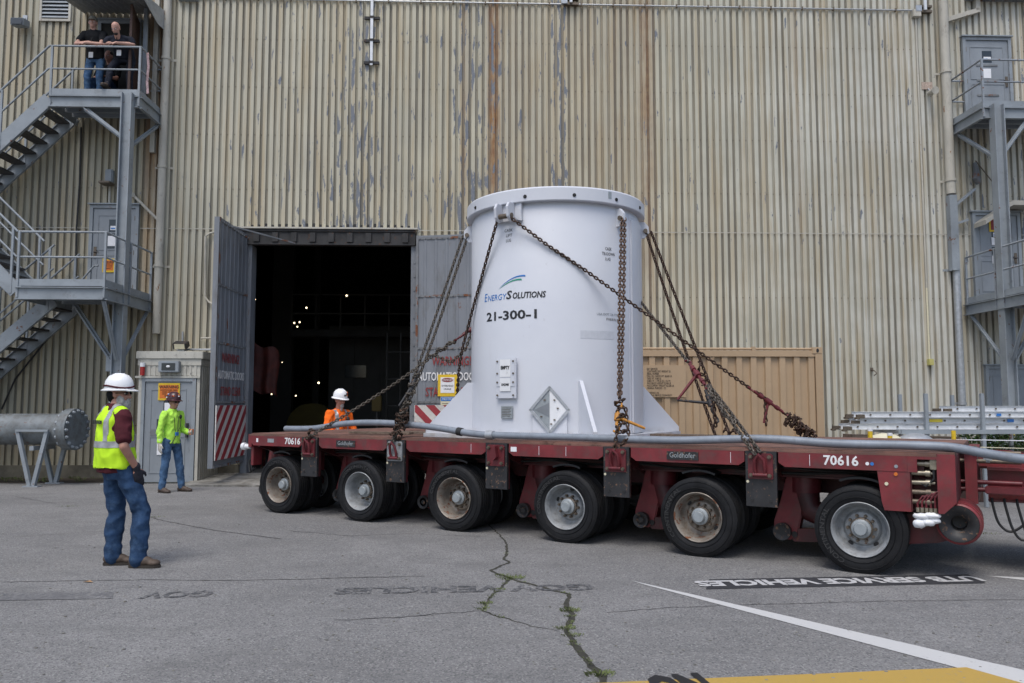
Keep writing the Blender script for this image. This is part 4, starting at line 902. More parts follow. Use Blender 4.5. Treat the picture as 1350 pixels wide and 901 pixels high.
# ================================================================== LARGE PIPE ON STANDS (left)
bz = 1.07; py = (at_z(80, 640, 0)).y; PX = at_y(98, 566, py).x
pp = thing('large_pipe', 'large grey flanged pipe lying on V stands at the far left', 'pipe', Matrix.Translation((PX, py, bz)) @ Matrix.Rotation(R(-4), 4, 'Z'))
mb = MB(); mb.cyl((-7, 0, 0), (-.08, 0, 0), .30, n=36); mb.build('barrel', MT['pipe'], pp, 40)
mb = MB(); mb.cyl((-.22, 0, 0), (-.12, 0, 0), .345, n=36); mb.cyl((-.12, 0, 0), (.0, 0, 0), .40, n=36); mb.build('flange', MT['pipe'], pp, 40)
mb = MB(); mb.cyl((0.001, 0, 0), (.05, 0, 0), .40, n=36); mb.build('blind_cover', MT['pipe'], pp, 40)
me = None
for k in range(16):
    a = k * 2 * pi / 16; c = (0, .355 * cos(a), .355 * sin(a))
    if me is None:
        mb = MB(); mb.cyl((-.17, 0, 0), (.10, 0, 0), .018, n=6); mb.cyl((.051, 0, 0), (.082, 0, 0), .034, n=6); mb.cyl((-.16, 0, 0), (-.121, 0, 0), .034, n=6); me = mb.mesh('bolt'); me.materials.append(MT['steel'])
    o = put('bolt', me, pp); o.location = c
for i, X0 in enumerate((-.62, -3.4)):
    st = thing('pipe_stand', ['grey V shaped pipe stand under the flanged end of the large pipe', 'grey V shaped pipe stand farther left under the large pipe'][i], 'stand', pp.matrix_basis @ Matrix.Translation((X0, 0, -bz)), group='V stands under the large pipe')
    for yy in (-.33, .33):
        mb = MB(); mb.bar((-.28, yy, bz - .25 + .22), (.0, yy, .02), .07, .07); mb.build('leg', MT['steel'], st)
        mb = MB(); mb.bar((.30, yy, bz - .25 + .22), (.075, yy, .02), .07, .07); mb.build('leg', MT['steel'], st)
        mb = MB(); mb.box(-.10, .20, yy - .07, yy + .07, 0, .02); mb.build('foot', MT['steel'], st)
    mb = MB(); mb.bar((-.28, -.36, bz - .34), (.3, -.36, bz - .34), .05, .05) if False else mb.bar((.0, -.33, bz - .35), (.0, .33, bz - .35), .08, .08); mb.bar((-.30, -.36, bz - .015), (.34, -.36, bz - .015), .05, .04); mb.build('cross_member', MT['steel'], st)
def catmull(P, n=8):
    P = [Vector(p) for p in P]; out = []
    for i in range(len(P) - 1):
        p0, p1, p2, p3 = P[max(i - 1, 0)], P[i], P[i + 1], P[min(i + 2, len(P) - 1)]
        for k in range(n):
            t_ = k / n; out.append(.5 * ((2 * p1) + (p2 - p0) * t_ + (2 * p0 - 5 * p1 + 4 * p2 - p3) * t_ * t_ + (3 * p1 - p0 - 3 * p2 + p3) * t_ ** 3))
    out.append(P[-1]); return out
# ================================================================== TRAILER
DZ = 1.13; SP = 1.548; TX0 = -8.32; TX1 = .80; TW_ = 2.98
tr_ = thing('flatbed_trailer', 'long dark red heavy haul flatbed trailer with six axle lines carrying the white cask', 'trailer', TM)
# deck: worn plate sections side by side
xs = [TX0, -6.9, -5.45, -4.0, -2.45, -.9, TX1]
for i in range(6):
    for j, (y0, y1) in enumerate(((.0, .92), (.93, 2.02), (2.03, TW_))):
        mb = MB(); dz = .004 * ((i + j) % 2) + random.uniform(-.002, .002); mb.box(xs[i] + .004, xs[i + 1] - .004, y0, y1, DZ - .03, DZ + dz); mb.build('deck_plate', MT['deck'], tr_)
# fascia pieces between the bracket plates, ends cut at an angle
BR = [-.875 - 1.548 * k for k in range(5)]
edges = [TX1 - .14] + BR + [TX0]
for i in range(6):
    a = edges[i + 1] + (.165 if i < 5 else .03); b = edges[i] - (.165 if i else .24)
    if i == 0: b = .42
    mb = MB(); mb.prism([(a, DZ - .035), (b, DZ - .035), (b, DZ - (.135 if i else .175)), (b - .06, DZ - .1751), (a + .06, DZ - .175), (a, DZ - .135)], -.035, -.004); mb.build('side_rail', MT['red'], tr_)
mb = MB(); mb.box(TX0, TX1 - .14, -.034, .0, DZ - .034, DZ - .012); mb.build('deck_edge', MT['deck'], tr_)
mb = MB(); mb.box(TX0, TX1, TW_ + .002, TW_ + .034, DZ - .18, DZ - .01); mb.build('far_side_rail', MT['red'], tr_)
# spine and cross members
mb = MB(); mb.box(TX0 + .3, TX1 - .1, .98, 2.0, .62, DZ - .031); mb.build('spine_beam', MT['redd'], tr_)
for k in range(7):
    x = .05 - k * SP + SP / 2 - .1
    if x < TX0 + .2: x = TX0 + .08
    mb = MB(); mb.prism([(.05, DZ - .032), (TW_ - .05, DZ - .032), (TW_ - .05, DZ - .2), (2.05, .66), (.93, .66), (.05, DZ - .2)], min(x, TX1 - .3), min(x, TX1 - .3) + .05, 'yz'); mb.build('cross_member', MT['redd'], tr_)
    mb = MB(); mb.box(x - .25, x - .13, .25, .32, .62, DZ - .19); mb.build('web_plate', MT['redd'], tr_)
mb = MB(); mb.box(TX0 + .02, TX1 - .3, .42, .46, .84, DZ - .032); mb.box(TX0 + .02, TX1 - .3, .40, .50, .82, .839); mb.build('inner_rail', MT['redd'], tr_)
# left end
mb = MB(); mb.box(TX0 - .03, TX0 + .04, -.03, TW_ + .03, DZ - .20, DZ - .011); mb.box(TX0 - .02, TX0 + .03, .02, .18, .66, DZ - .2); mb.build('tail_beam', MT['red'], tr_)
mb = MB(); mb.box(TX0 - .06, TX0 - .031, .05, .25, .60, .82); mb.box(TX0 - .05, TX0 - .03, 1.2, 1.8, .55, .80); mb.build('tail_bracket', MT['blk'], tr_)
mb = MB(); mb.cyl((TX0 - .18, .02, .93), (TX0 - .03, .02, .93), .035, n=12); mb.cyl((TX0 - .20, .02, .93), (TX0 - .14, .02, .93), .055, n=12); mb.build('tail_coupling', MT['white'], tr_, 40)
mb = MB(); mb.tube([(TX0 - .04, .06, .8), (TX0 - .10, .05, .7), (TX0 - .06, .04, .55), (TX0 + .02, .05, .62)], .018, 6); mb.build('hose', MT['black'], tr_, 40)
def sidewall_text():
    vs, fs = text_mesh('CONTINENTAL', .060, align='CENTER', ext=.0015, bold=.001, sx=1.35); m = bpy.data.meshes.new('sidewall_lettering'); out = []
    for x, y, z in vs:
        a = pi / 2 - x / .33; r = .33 + y; out.append((r * cos(a), -(TWD / 2 * 1.02 + .003 + z), r * sin(a)))
    m.from_pydata(out, [], fs); m.materials.append(paint('embossed_rubber', (.030, .030, .031), .75)); return m
# wheels -------------------------------------------------------------------------------
TR_, TWD = .408, .225
def tyre_mesh():
    mb = MB(); w2 = TWD / 2
    prof = [(.250, -w2 * .78), (.278, -w2 * .93), (.31, -w2 * 1.0), (.345, -w2 * 1.02), (.372, -w2 * .97), (.392, -w2 * .90), (.401, -w2 * .82)]
    t_ = [-.62, -.56, -.54, -.34, -.32, -.28, -.26, -.06, -.04, .04, .06, .26, .28, .32, .34, .54, .56, .62]
    mid = []
    for i, q in enumerate(t_):
        groove = i in (1, 2, 5, 6 - 1, 9 - 1, 9, 12 - 1, 12, 15 - 1, 15) and False
        mid.append((TR_ - .004 * (q * 1.4) ** 2, q * w2 * 1.2))
    gr = []
    for c in (-.62, -.31, 0, .31, .62):
        gr += [(c - .07, 0), (c - .05, 1), (c + .05, 1), (c + .07, 0)]
    mid = [(TR_ - .004 * (q * 1.3) ** 2 - .011 * g, q * w2 * 1.18 * .62 / .62) for q, g in gr]
    prof = prof + mid + [(r, -y) for r, y in reversed(prof)]
    # sidewall ridges
    mb.lathe([(r, z) for r, z in prof], 48, Matrix.Rotation(pi / 2, 4, 'X'))
    for s_ in (-1, 1):
        for rr in (.300, .362): mb.lathe([(rr - .004, s_ * (w2 * 1.0 - .001)), (rr, s_ * (w2 * 1.02 + .004)), (rr + .004, s_ * (w2 * 1.0 - .001))], 48, Matrix.Rotation(pi / 2, 4, 'X'))
    m = mb.mesh('tyre', 40); m.materials.append(MT['tyre']); return m
def rim_mesh(mat, dp_=0.0):
    """dish seen on the -y side"""
    mb = MB(); M = Matrix.Rotation(pi / 2, 4, 'X')      # z of profile -> -y
    f = TWD / 2
    # rim barrel: lip, flange, well down to the disc
    mb.lathe([(.236, f * .72), (.242, f * .92), (.250, f * .98), (.256, f * .94), (.254, f * .80), (.248, f * .6), (.245, -f * .9)], 48, M)
    if dp_: mb.lathe([(.245, -f * .9), (.0, -f * .9)], 24, M)
    mb.lathe([(.236, f * .72), (.228, f * .60), (.222, f * .42 - dp_ * .3), (.217, .0 - dp_ * .7), (.208, -.040 - dp_), (.190, -.062 - dp_), (.172, -.066 - dp_), (.158, -.046 - dp_), (.148, -.024 - dp_), (.138, -.020 - dp_), (.0, -.018 - dp_)], 48, M)
    m = mb.mesh('rim', 50); m.materials.append(mat); return m
def hub_mesh():
    mb = MB(); M = Matrix.Rotation(pi / 2, 4, 'X')
    mb.lathe([(.088, -.02), (.088, .035), (.078, .045), (.062, .048), (.062, .080), (.052, .092), (0, .094)], 24, M); m = mb.mesh('hub', 40); m.materials.append(MT['hub']); return m
def hub_ring():
    mb = MB(); mb.lathe([(.102, -.02), (.102, .012), (.088, .018)], 24, Matrix.Rotation(pi / 2, 4, 'X')); m = mb.mesh('hub_ring', 40); m.materials.append(MT['nut']); return m
def nut_mesh():
    mb = MB(); mb.cyl((0, .02, 0), (0, -.030, 0), .0155, n=6); mb.cyl((0, -.03, 0), (0, -.046, 0), .009, n=8); m = mb.mesh('lug_nut', 30); m.materials.append(MT['nut']); return m
def hole_mesh():
    mb = MB(); mb.cyl((0, .01, 0), (0, -.004, 0), .5, n=14); m = mb.mesh('hand_hole'); m.materials.append(MT['black']); return m
SWT = sidewall_text()
ME = dict(tyre=tyre_mesh(), rim=rim_mesh(MT['rim']), rimr=rim_mesh(MT['rimr']), rimd=rim_mesh(MT['rim'], .035), rimrd=rim_mesh(MT['rimr'], .035), hub=hub_mesh(), ring=hub_ring(), nut=nut_mesh(), hole=hole_mesh())
def wheel(x, y, facing, rim='rim', detail=True, rot=0):
    dd = .035 if rim.endswith('d') else 0
    o = put('wheel', ME[rim], tr_); o.matrix_local = Matrix.Translation((x, y, TR_ - .008)) @ (Matrix.Identity(4) if facing < 0 else Matrix.Rotation(pi, 4, 'Z')) @ Matrix.Rotation(rot, 4, 'Y')
    c = put('tyre', ME['tyre'], o)
    if detail:
        put('hub', ME['hub'], o).location.y = dd; put('hub_ring', ME['ring'], o).location.y = dd
        for k in range(10):
            a = k * 2 * pi / 10; n_ = put('lug_nut', ME['nut'], o); n_.location = (.121 * cos(a), .016 + dd, .121 * sin(a))
        for a in (0.6, 0.6 + pi, ) if rim.startswith('rimr') else (-.9, -.9 - 1.3):
            h = put('hand_hole', ME['hole'], o); h.location = (.183 * cos(a), .058 + dd, .183 * sin(a)); h.rotation_euler = (0, -a, 0); h.scale = (.036, 1, .052)
    return o
rims = {0: 'rim', 1: 'rimr', 2: 'rim', 3: 'rimrd', 4: 'rimd', 5: 'rimrd'}
for k in range(6):
    x = -SP * k
    for side in (0, 1):
        def Y(y): return y if side == 0 else TW_ - .04 - y
        fc = -1 if side == 0 else 1
        wheel(x, Y(TWD / 2 + .005), fc, rims[k], side == 0, rot=k * 1.3)
        wheel(x, Y(TWD * 1.5 + .045), -fc, 'rim', False)
        if True:
            wheel(x, Y(TWD * 1.5 + .50), fc, 'rim', False); 
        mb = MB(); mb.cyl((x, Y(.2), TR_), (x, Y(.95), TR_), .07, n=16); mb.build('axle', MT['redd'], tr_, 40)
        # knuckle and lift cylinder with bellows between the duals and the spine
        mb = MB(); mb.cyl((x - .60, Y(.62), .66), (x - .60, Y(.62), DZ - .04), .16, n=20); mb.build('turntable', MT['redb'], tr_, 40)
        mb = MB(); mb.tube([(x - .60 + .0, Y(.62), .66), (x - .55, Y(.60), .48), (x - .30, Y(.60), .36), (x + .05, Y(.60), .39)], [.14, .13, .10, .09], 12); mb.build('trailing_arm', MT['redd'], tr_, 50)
        mb = MB(); mb.lathe([(.09 + .022 * (q % 2), .42 + .03 * q) for q in range(9)], 16, Matrix.Translation((x - .28, Y(.62), 0))); mb.build('bellows', MT['redb'], tr_, 60)
# swing arm castings in front of each wheel
def arm_mesh():
    mb = MB()
    poly = [(-.74, .25), (-.80, .31), (-.80, .42), (-.73, .60), (-.655, .86), (-.56, .955), (-.1, .955), (.12, .955), (.10, .90), (-.14, .905), (-.32, .865), (-.43, .79), (-.475, .70), (-.51, .52), (-.565, .30), (-.63, .24)]
    mb.prism([(x_ - .10, z_ - .07 * max(0, min(1, (.9 - z_) / .5))) for x_, z_ in poly], .50, .66); m = mb.mesh('swing_arm')
    bm = bmesh.new(); bm.from_mesh(m); bmesh.ops.bevel(bm, geom=bm.edges[:], offset=.012, segments=2, affect='EDGES'); bm.to_mesh(m); bm.free()
    m.materials.append(MT['red']); return m
AM = arm_mesh()
pv = MB(); pv.cyl((-.805, .44, .26), (-.805, .70, .26), .085, n=22); pv.lathe([(.03, 0), (.055, .0), (.07, .012), (.088, .012), (.088, -.02)], 22, Matrix.Translation((-.805, .44, .26)) @ Matrix.Rotation(pi / 2, 4, 'X')); PVM = pv.mesh('pivot', 40); PVM.materials.append(MT['blk'])
lk = MB(); lk.prism([(-.73, .19), (-.69, .29), (-.52, .30), (-.2, .34), (-.2, .25), (-.5, .17), (-.7, .16)], .51, .60); LKM = lk.mesh('lower_link'); LKM.materials.append(MT['redd'])
hl = MB(); hl.cyl((-.695, .494, .235), (-.695, .52, .235), .03, n=12); HLM = hl.mesh('pin'); HLM.materials.append(MT['black'])
fd = MB(); fd.lathe([(.47, -.26), (.475, 0), (.455, 0), (.452, -.26)], 20, Matrix.Translation((0, .06, TR_)) @ Matrix.Rotation(pi / 2, 4, 'X'), a0=R(68), a1=R(112)); FDM = fd.mesh('fender', 40); FDM.materials.append(MT['black'])
for k in range(6):
    for nm, m in (('swing_arm', AM), ('pivot', PVM), ('lower_link', LKM), ('pin', HLM), ('fender', FDM)):
        o = put(nm, m, tr_); o.location = (-SP * k, 0, 0)
# bracket plates with shackle pads
bk = MB(); bk.box(-.15, .15, -.055, -.02, .56, DZ - .03)
BKM = bk.mesh('bracket_plate'); BKM.materials.append(MT['blk'])
pd = MB(); pd.prism([(-.11, .83), (-.12, .84), (-.12, 1.06), (-.10, 1.08), (.10, 1.08), (.12, 1.06), (.12, .84), (.11, .83)], -.075, -.056); PDM = pd.mesh('shackle_pad'); PDM.materials.append(MT['redb'])
pdw = PDM.copy(); pdw.materials.clear(); pdw.materials.append(MT['rim'])
bt = MB(); bt.cyl((0, 0, 0), (0, -.022, 0), .021, n=6); bt.cyl((0, -.022, 0), (0, -.032, 0), .012, n=8); BTM = bt.mesh('bolt'); BTM.materials.append(MT['nut'])
br = MB(); br.box(-.13, .13, .002, .04, .56, .99, Matrix.Translation((0, .0, 0))); BRM = br.mesh('bracket_beam'); BRM.materials.append(MT['redd'])
hk = MB(); hk.tube([(-.035, -.08, .86), (-.05, -.10, .93), (-.04, -.12, 1.02), (.0, -.14, 1.07), (.04, -.12, 1.02), (.05, -.10, .93), (.035, -.08, .86)], .017, 8); hk.cyl((-.07, -.09, .87), (.07, -.09, .87), .02, n=10); HKM = hk.mesh('shackle', 50); HKM.materials.append(MT['redb'])
for i, x in enumerate(BR):
    o = put('bracket_plate', BKM, tr_); o.location.x = x
    o = put('bracket_beam', BRM, tr_); o.location.x = x
    o = put('shackle_pad', pdw if i == 3 else PDM, tr_); o.location.x = x
    for dx in (-.09, .09):
        for z in (.865, 1.045): o = put('bolt', BTM, tr_); o.location = (x + dx, -.076, z)
        mb = MB(); mb.cyl((0, 0, 0), (0, -.006, 0), .016, n=12); o = mb.build('plate_hole', MT['black'], tr_); o.location = (x + dx, -.0555, .62)
    mb = MB(); mb.cyl((0, 0, 0), (0, -.004, 0), .014, n=12); o = mb.build('paint_dot', MT['cream'], tr_); o.location = (x - .13, -.0555, .80)
    if i != 2:
        o = put('shackle', HKM, tr_); o.location.x = x; 
    else:
        mb = MB(); mb.prism([(-.03, .93), (.0, 1.07), (.03, 1.07), (.05, .94), (.01, .90)], -.14, -.0755); o = mb.build('hook_lug', MT['redb'], tr_); o.location.x = x
for i_, c_ in enumerate([o for o in list(tr_.children) if o.name.startswith('wheel')]):
    if len(c_.children) > 3:
        l_ = put('sidewall_lettering', SWT, c_); l_.rotation_euler = (0, -1.85 + i_ * .9, 0)
for k, (z, r) in enumerate(((.98, .014), (.94, .011), (.90, .016))):      # service hoses sagging under the deck edge
    P_ = []
    for i in range(28): x = TX0 + .2 + i * .31; P_.append((x, .30 + .03 * k, z - .035 * abs(sin(i * .9 + k))))
    mb = MB(); mb.tube(catmull(P_, 3), r, 6); mb.build('service_hose', MT['black'], tr_, 50)
# fleet number, maker plates, reflectors
text('fleet_number', '70616', .125, face_m(-.14, -.0375, DZ - .10), MT['txtw'], tr_, bold=.003, sx=1.0)
text('fleet_number', '70616', .125, face_m(-7.42, -.0375, DZ - .10), MT['txtw'], tr_, bold=.003, sx=1.0)
for x in (-1.68, -6.40):
    mb = MB(); mb.box(x - .17, x + .17, -.046, -.0352, DZ - .145, DZ - .06); mb.build('maker_plate', MT['blk'], tr_)
    text('maker_text', 'Goldhofer', .078, face_m(x, -.0475, DZ - .10), MT['hub'], tr_, sx=.86)
for x, w_, c in ((-7.93, .13, 'hub'), (-3.78, .08, 'paper'), (-8.17, .04, 'paper')): mb = MB(); mb.box(x, x + w_, -.038, -.0355, DZ - .125, DZ - .07); mb.build('reflector', MT[c], tr_)
for x in (-4.35, -3.4, -3.05, -.42, -1.18): mb = MB(); mb.box(x, x + .004, -.037, -.0352, DZ - .155, DZ - .05); mb.build('chalk_mark', MT['paper'], tr_)
# right end: control panel, recess with couplings, corner plate
mb = MB(); mb.prism([(.17, DZ - .177), (.44, DZ - .177), (.44, .60), (.22, .60), (.20, .68)], -.03, -.004); mb.build('panel', MT['red'], tr_)
mb = MB(); mb.box(.421, .50, -.034, -.004, DZ - .177, DZ - .035); mb.box(.50, .655, -.034, -.004, DZ - .06, DZ - .035); mb.build('side_rail', MT['red'], tr_)
mb = MB(); mb.box(.44, .66, .20, .22, .60, DZ - .06); mb.box(.44, .45, 0, .2, .60, DZ - .06); mb.build('recess', MT['redd'], tr_)
mb = MB(); mb.prism([(.655, DZ - .012), (.80, DZ - .012), (.80, .70), (.70, .60), (.655, .60)], -.034, .0); mb.build('corner_plate', MT['red'], tr_)
mb = MB(); mb.box(.775, .801, .001, TW_, .70, DZ - .031); mb.build('end_plate', MT['redd'], tr_)
for k in range(5):
    z = 1.03 - k * .085; mb = MB(); mb.cyl((.45, .02, z), (.56, .02, z), .022, n=12); mb.cyl((.56, .02, z), (.60, .02, z), .030, n=12); mb.cyl((.60, .02, z), (.635, .02, z), .014, n=12); mb.build('hydraulic_coupling', MT['brass'] if k < 3 else MT['nut'], tr_, 40)
mb = MB(); mb.box(.66 - .06, .66 - .005, -.02, .03, .98, 1.07); mb.build('valve_box', MT['brass'], tr_, bevel=.006)
for k in range(5):
    x = .49 + k * .035; mb = MB(); mb.tube([(x, .0, .62), (x, .0, .68 + .012 * k), (x + .04, .0, .74 + .012 * k), (.66, .01, .745 + .016 * k)], .009, 7); mb.build('red_line', MT['redb'], tr_, 40)
    mb = MB(); mb.cyl((x, .0, .60), (x, .0, .64), .016, n=8); mb.build('fitting', MT['brass'], tr_)
mb = MB(); mb.tube([(.63, .0, .98), (.63, .0, .90), (.56, .0, .83), (.52, .01, .86)], .010, 7); mb.build('hose', MT['black'], tr_, 40)
for x, z, c in ((.245, .70 + .14, 'cream'), (.245 + .08, .93, 'org'), (.09, DZ - .115, 'paper'), (.13, DZ - .115, 'txtb'), (.33, 1.0, 'steel')):
    mb = MB(); mb.cyl((x, -.0355 if z > .95 and x < .2 else -.031, z), (x, -.039, z), .016, n=14); mb.build('button', MT[c], tr_)
# drum coupling and its link
mb = MB(); Md = Matrix.Translation((.80, .12, .50)) @ Matrix.Rotation(-pi / 2, 4, 'X')
mb.lathe([(.162, .05), (.164, .0), (.178, .01), (.180, .05), (.188, .05), (.188, .09), (.180, .09), (.180, .14), (.19, .14), (.19, .18), (.182, .18), (.182, .5), (0, .5)], 32, Md); mb.build('drum_coupling', MT['red'], tr_, 40)
mb = MB(); mb.lathe([(.0, .20), (.058, .19), (.066, .05), (.10, .02), (.135, .004), (.161, .004)], 32, Md); mb.build('drum_face', MT['blk'], tr_, 40)
mb = MB(); mb.prism([(.05, .30), (.30, .26), (.62, .30), (.78, .36), (.66, .62), (.40, .56), (.1, .46)], .24, .34); mb.build('lower_link', MT['redd'], tr_, bevel=.01)
# white absorbent wrap
mb = MB()
for c, r in (((.52, .0, .565), (.075, .05, .030)), ((.60, .0, .575), (.075, .05, .026)), ((.50, -.01, .50), (.055, .05, .042)), ((.57, .0, .515), (.06, .05, .035)), ((.62, .01, .53), (.05, .04, .03))): mb.ell(c, r, n=14, h=10)
mb.v = [tuple(Vector(v) + Vector((0, 0, .010)) * noise.noise(Vector(v) * 40) + Vector((0, .01, 0)) * noise.noise(Vector(v) * 33)) for v in mb.v]
o = mb.build('absorbent_wrap', MT['paper'], None, smooth=70); o.matrix_world = TM; tag(o, 'white absorbent cloth bundle tied under the valve fittings of the trailer', 'cloth')

# drawbar / gooseneck going off to the right
gn = thing('drawbar', 'dark red drawbar frame leaving the picture behind the last axle', 'drawbar', TM)
mb = MB()
mb.box(1.02, 5.2, .93, .96, .66, .935); mb.box(1.02, 5.2, .85, 1.12, .936, .96); mb.box(1.02, 5.2, .85, 1.12, .64, .659); mb.build('near_beam', MT['red'], gn)
mb = MB(); mb.box(1.02, 5.2, 1.96, 1.99, .66, .935); mb.box(1.02, 5.2, 1.85, 2.1, .936, .96); mb.build('far_beam', MT['redd'], gn)
mb = MB(); mb.box(.95, 5.2, 1.121, 1.849, .93, .955); mb.build('top_plate', MT['redd'], gn)
mb = MB(); mb.box(.84, .94, .75, 2.2, .62, 1.12); mb.build('head_plate', MT['red'], gn)
for z in (1.10, 1.02, .82, .75): mb = MB(); mb.cyl((.80, .82, z), (1.30, .82, z), .022, n=10); mb.build('hydraulic_line', MT['redb'] if z < .9 else MT['nut'], gn, 40)
mb = MB(); mb.box(1.00, 1.55, .70, .86, .72, .79); mb.build('latch_bar', MT['redb'], gn, bevel=.01)
mb = MB(); mb.box(1.55, 2.2, .90, .928, .70, .86); mb.build('side_pocket', MT['redd'], gn)
mb = MB(); mb.prism([(.95, .961), (1.6, .961), (1.5, 1.06), (1.2, 1.12), (.95, 1.12)], 1.0, 1.04); mb.build('rib_plate', MT['red'], gn)
mb = MB(); mb.cyl((.86, .70, 1.13), (.86, .82, 1.13), .03, n=12); mb.cyl((.93, .70, 1.14), (.93, .82, 1.14), .025, n=12); mb.build('top_pins', MT['nut'], gn, 40)
mb = MB(); mb.box(1.0, 1.07, .62, .70, 1.02, 1.12); mb.build('work_lamp', MT['hub'], gn, bevel=.02)
for i in range(6):
    x = 1.05 + i * .10; d_ = .16 + .07 * ((i * 7) % 3); mb = MB()
    mb.tube(catmull([(x, .8, .68), (x + .01, .78, .60), (x + .05 + i * .01, .77, .56 - d_ * .7), (x + .14, .77, .54 - d_), (x + .26 + .03 * i, .78, .58 - d_ * .7), (x + .33 + .05 * i, .80, .62), (x + .34 + .06 * i, .80, .70)], 5), .012, 7); mb.build('hose', MT['black'], gn, 50)
# flexible grey duct lying along the near edge of the deck
dp = [(-7.78, .16, 1.20), (-7.2, .16, 1.215), (-6.6, .16, 1.29), (-6.0, .15, 1.31), (-5.4, .14, 1.29), (-4.9, .12, 1.25), (-4.4, .10, 1.195), (-3.9, .08, 1.185), (-3.0, .06, 1.185), (-2.2, .05, 1.18), (-1.7, .05, 1.182), (-1.2, .07, 1.205), (-.8, .09, 1.185 + .03), (-.2, .10, 1.185), (.4, .12, 1.185), (.75, .16, 1.175), (1.05, .25, 1.12), (1.35, .34, 1.08), (1.7, .42, 1.11), (2.3, .5, 1.30)]
cp = catmull(dp, 60); mb = MB(); mb.tube(cp, [.040 + .0024 * (i % 2) for i in range(len(cp))], 12)
o = mb.build('flexible_duct', paint('flex_duct_grey', (.22, .25, .29), .5, .1, .12, 5, dirt=.3, dirtcol=(.12, .125, .13)), None, smooth=60); o.matrix_world = TM
tag(o, 'long grey flexible duct lying along the near edge of the trailer deck', 'duct')
for xq in (-4.62, 1.50):
    i = min(range(len(cp)), key=lambda j: abs(cp[j].x - xq)); p = cp[i]; d = (cp[i + 1] - cp[i - 1]).normalized()
    mb = MB(); mb.cyl(p - d * .035, p + d * .035, .052, n=14); tp = mb.build('duct_tie', MT['black'], None, smooth=40); tp.matrix_world = TM
    tag(tp, 'black tie round the grey duct ' + ('just left of the cask' if xq < 0 else 'beyond the right end of the trailer deck'), 'tie')
p = cp[min(range(len(cp)), key=lambda j: abs(cp[j].x + 4.15))]
mb = MB(); mb.cyl(p - Vector((.05, 0, 0)), p + Vector((.05, 0, 0)), .054, n=14); tp = mb.build('duct_clamp', MT['galv'], None, smooth=40); tp.matrix_world = TM; tag(tp, 'pale metal clamp on the grey duct in front of the left fin of the cask', 'clamp')
mb = MB(); mb.box(1.45, 1.66, .32, .40, .985, 1.06, Matrix.Rotation(.0, 4, 'X')); tp = mb.build('yellow_tag', paint('lime_yellow_tag', (.55, .58, .12), .6, 0, .15, 30), None, bevel=.012); tp.matrix_world = TM @ Matrix.Translation((0, .25, 0)); tag(tp, 'yellow green tag lying under the grey duct right of the deck', 'tag')
# odds and ends on the deck
mb = MB(); mb.box(-.55, .55, -.11, .11, 0, .035); pl = mb.build('wood_plank', MT['wood'], None); pl.matrix_world = TM @ lx(-2.25, 1.75, DZ + .012, R(-6)); tag(pl, 'weathered plank lying on the deck right of the white cask', 'plank')
for i in range(3):
    mb = MB(); mb.box(-.5, .5, -.06, .06, 0, .03); pl = mb.build('deck_board', MT['wood'], None); pl.matrix_world = TM @ lx(-6.3 + i * .45, .55 + .35 * i, DZ + .012, R(8 - 12 * i)); tag(pl, ['short timber board nearest the left end of the deck', 'middle short timber board left of the cask', 'short timber board closest to the left fin of the cask'][i], 'board', 'timber boards on the left part of the deck')

# ================================================================== CASK
CX, CY, CB = .60, 10.88, 1.145; BETA = R(11.5)
CM = lx(CX, CY, CB, BETA); RC = 1.155; CH = 3.10
ck = thing('cask', 'tall white cylindrical cask with bolted lid strapped upright on the trailer', 'cask', CM)
mb = MB(); mb.lathe([(RC, .04), (RC, 2.86), (RC - .02, 2.90), (RC - .02, 2.95)], 128); mb.build('shell', MT['cask'], ck, 30)
mb = MB(); mb.lathe([(RC - .05, 2.925), (1.215, 2.925), (1.222, 2.935), (1.222, 3.085), (1.205, 3.105), (.95, 3.12), (0, 3.125)], 128); mb.build('lid', MT['cask'], ck, 30)
q = 1.80; mb = MB(); c_ = .07
mb.prism([(q - c_, -c_), (q, 0 - 0 * c_), (q - c_, c_), (c_, q - c_), (0, q), (-c_, q - c_), (-q + c_, c_), (-q, 0), (-q + c_, -c_), (-c_, -q + c_), (0, -q), (c_, -q + c_)], -.012, .038, 'xy'); mb.build('base_plate', MT['cask'], ck)
mb = MB(); mb.prism([(x * .99, y * .99) for x, y in ((q, 0), (0, q), (-q, 0), (0, -q))], -.03 + .0, -.0125, 'xy'); mb.build('base_edge', MT['plate_rust'], ck)
for k in range(4):
    mb = MB(); mb.prism([(RC - .02, .039), (q - .03, .039), (q - .03, .10), (q - .06, .13), (RC + .06, .86 - .16), (RC + .02, .70), (RC - .02, .70)], -.022, .022, 'xz', Matrix.Rotation(k * pi / 2, 4, 'Z')); mb.build('fin', MT['cask'], ck)
def cyl_m(g, z, r=RC):      # g = angle from the viewer side (facade-free world bearing), frame facing outwards
    a = g - BETA - pi / 2
    return Matrix.Translation((r * cos(a), r * sin(a), z)) @ Matrix.Rotation(a + pi / 2, 4, 'Z')
def wrap(vs, g, z, r=RC, d=.0):   # text space x,y -> on the cylinder
    out = []
    for x, y, w_ in vs:
        a = g - BETA - pi / 2 + x / r; rr = r + d + w_
        out.append((rr * cos(a), rr * sin(a), z + y))
    return out
def ctext(name, s, size, g0, g1, z, mat, r=RC, **k):
    vs, fs = text_mesh(s, size, align='LEFT', ext=.0004, **k); x0 = min(v[0] for v in vs); x1 = max(v[0] for v in vs)
    L = (g1 - g0) * r; s_ = L / (x1 - x0)
    m = bpy.data.meshes.new(name); m.from_pydata(wrap([((x - x0) * s_, y, w_) for x, y, w_ in vs], g0, z, r, .003), [], fs); m.materials.append(mat); return put(name, m, ck)
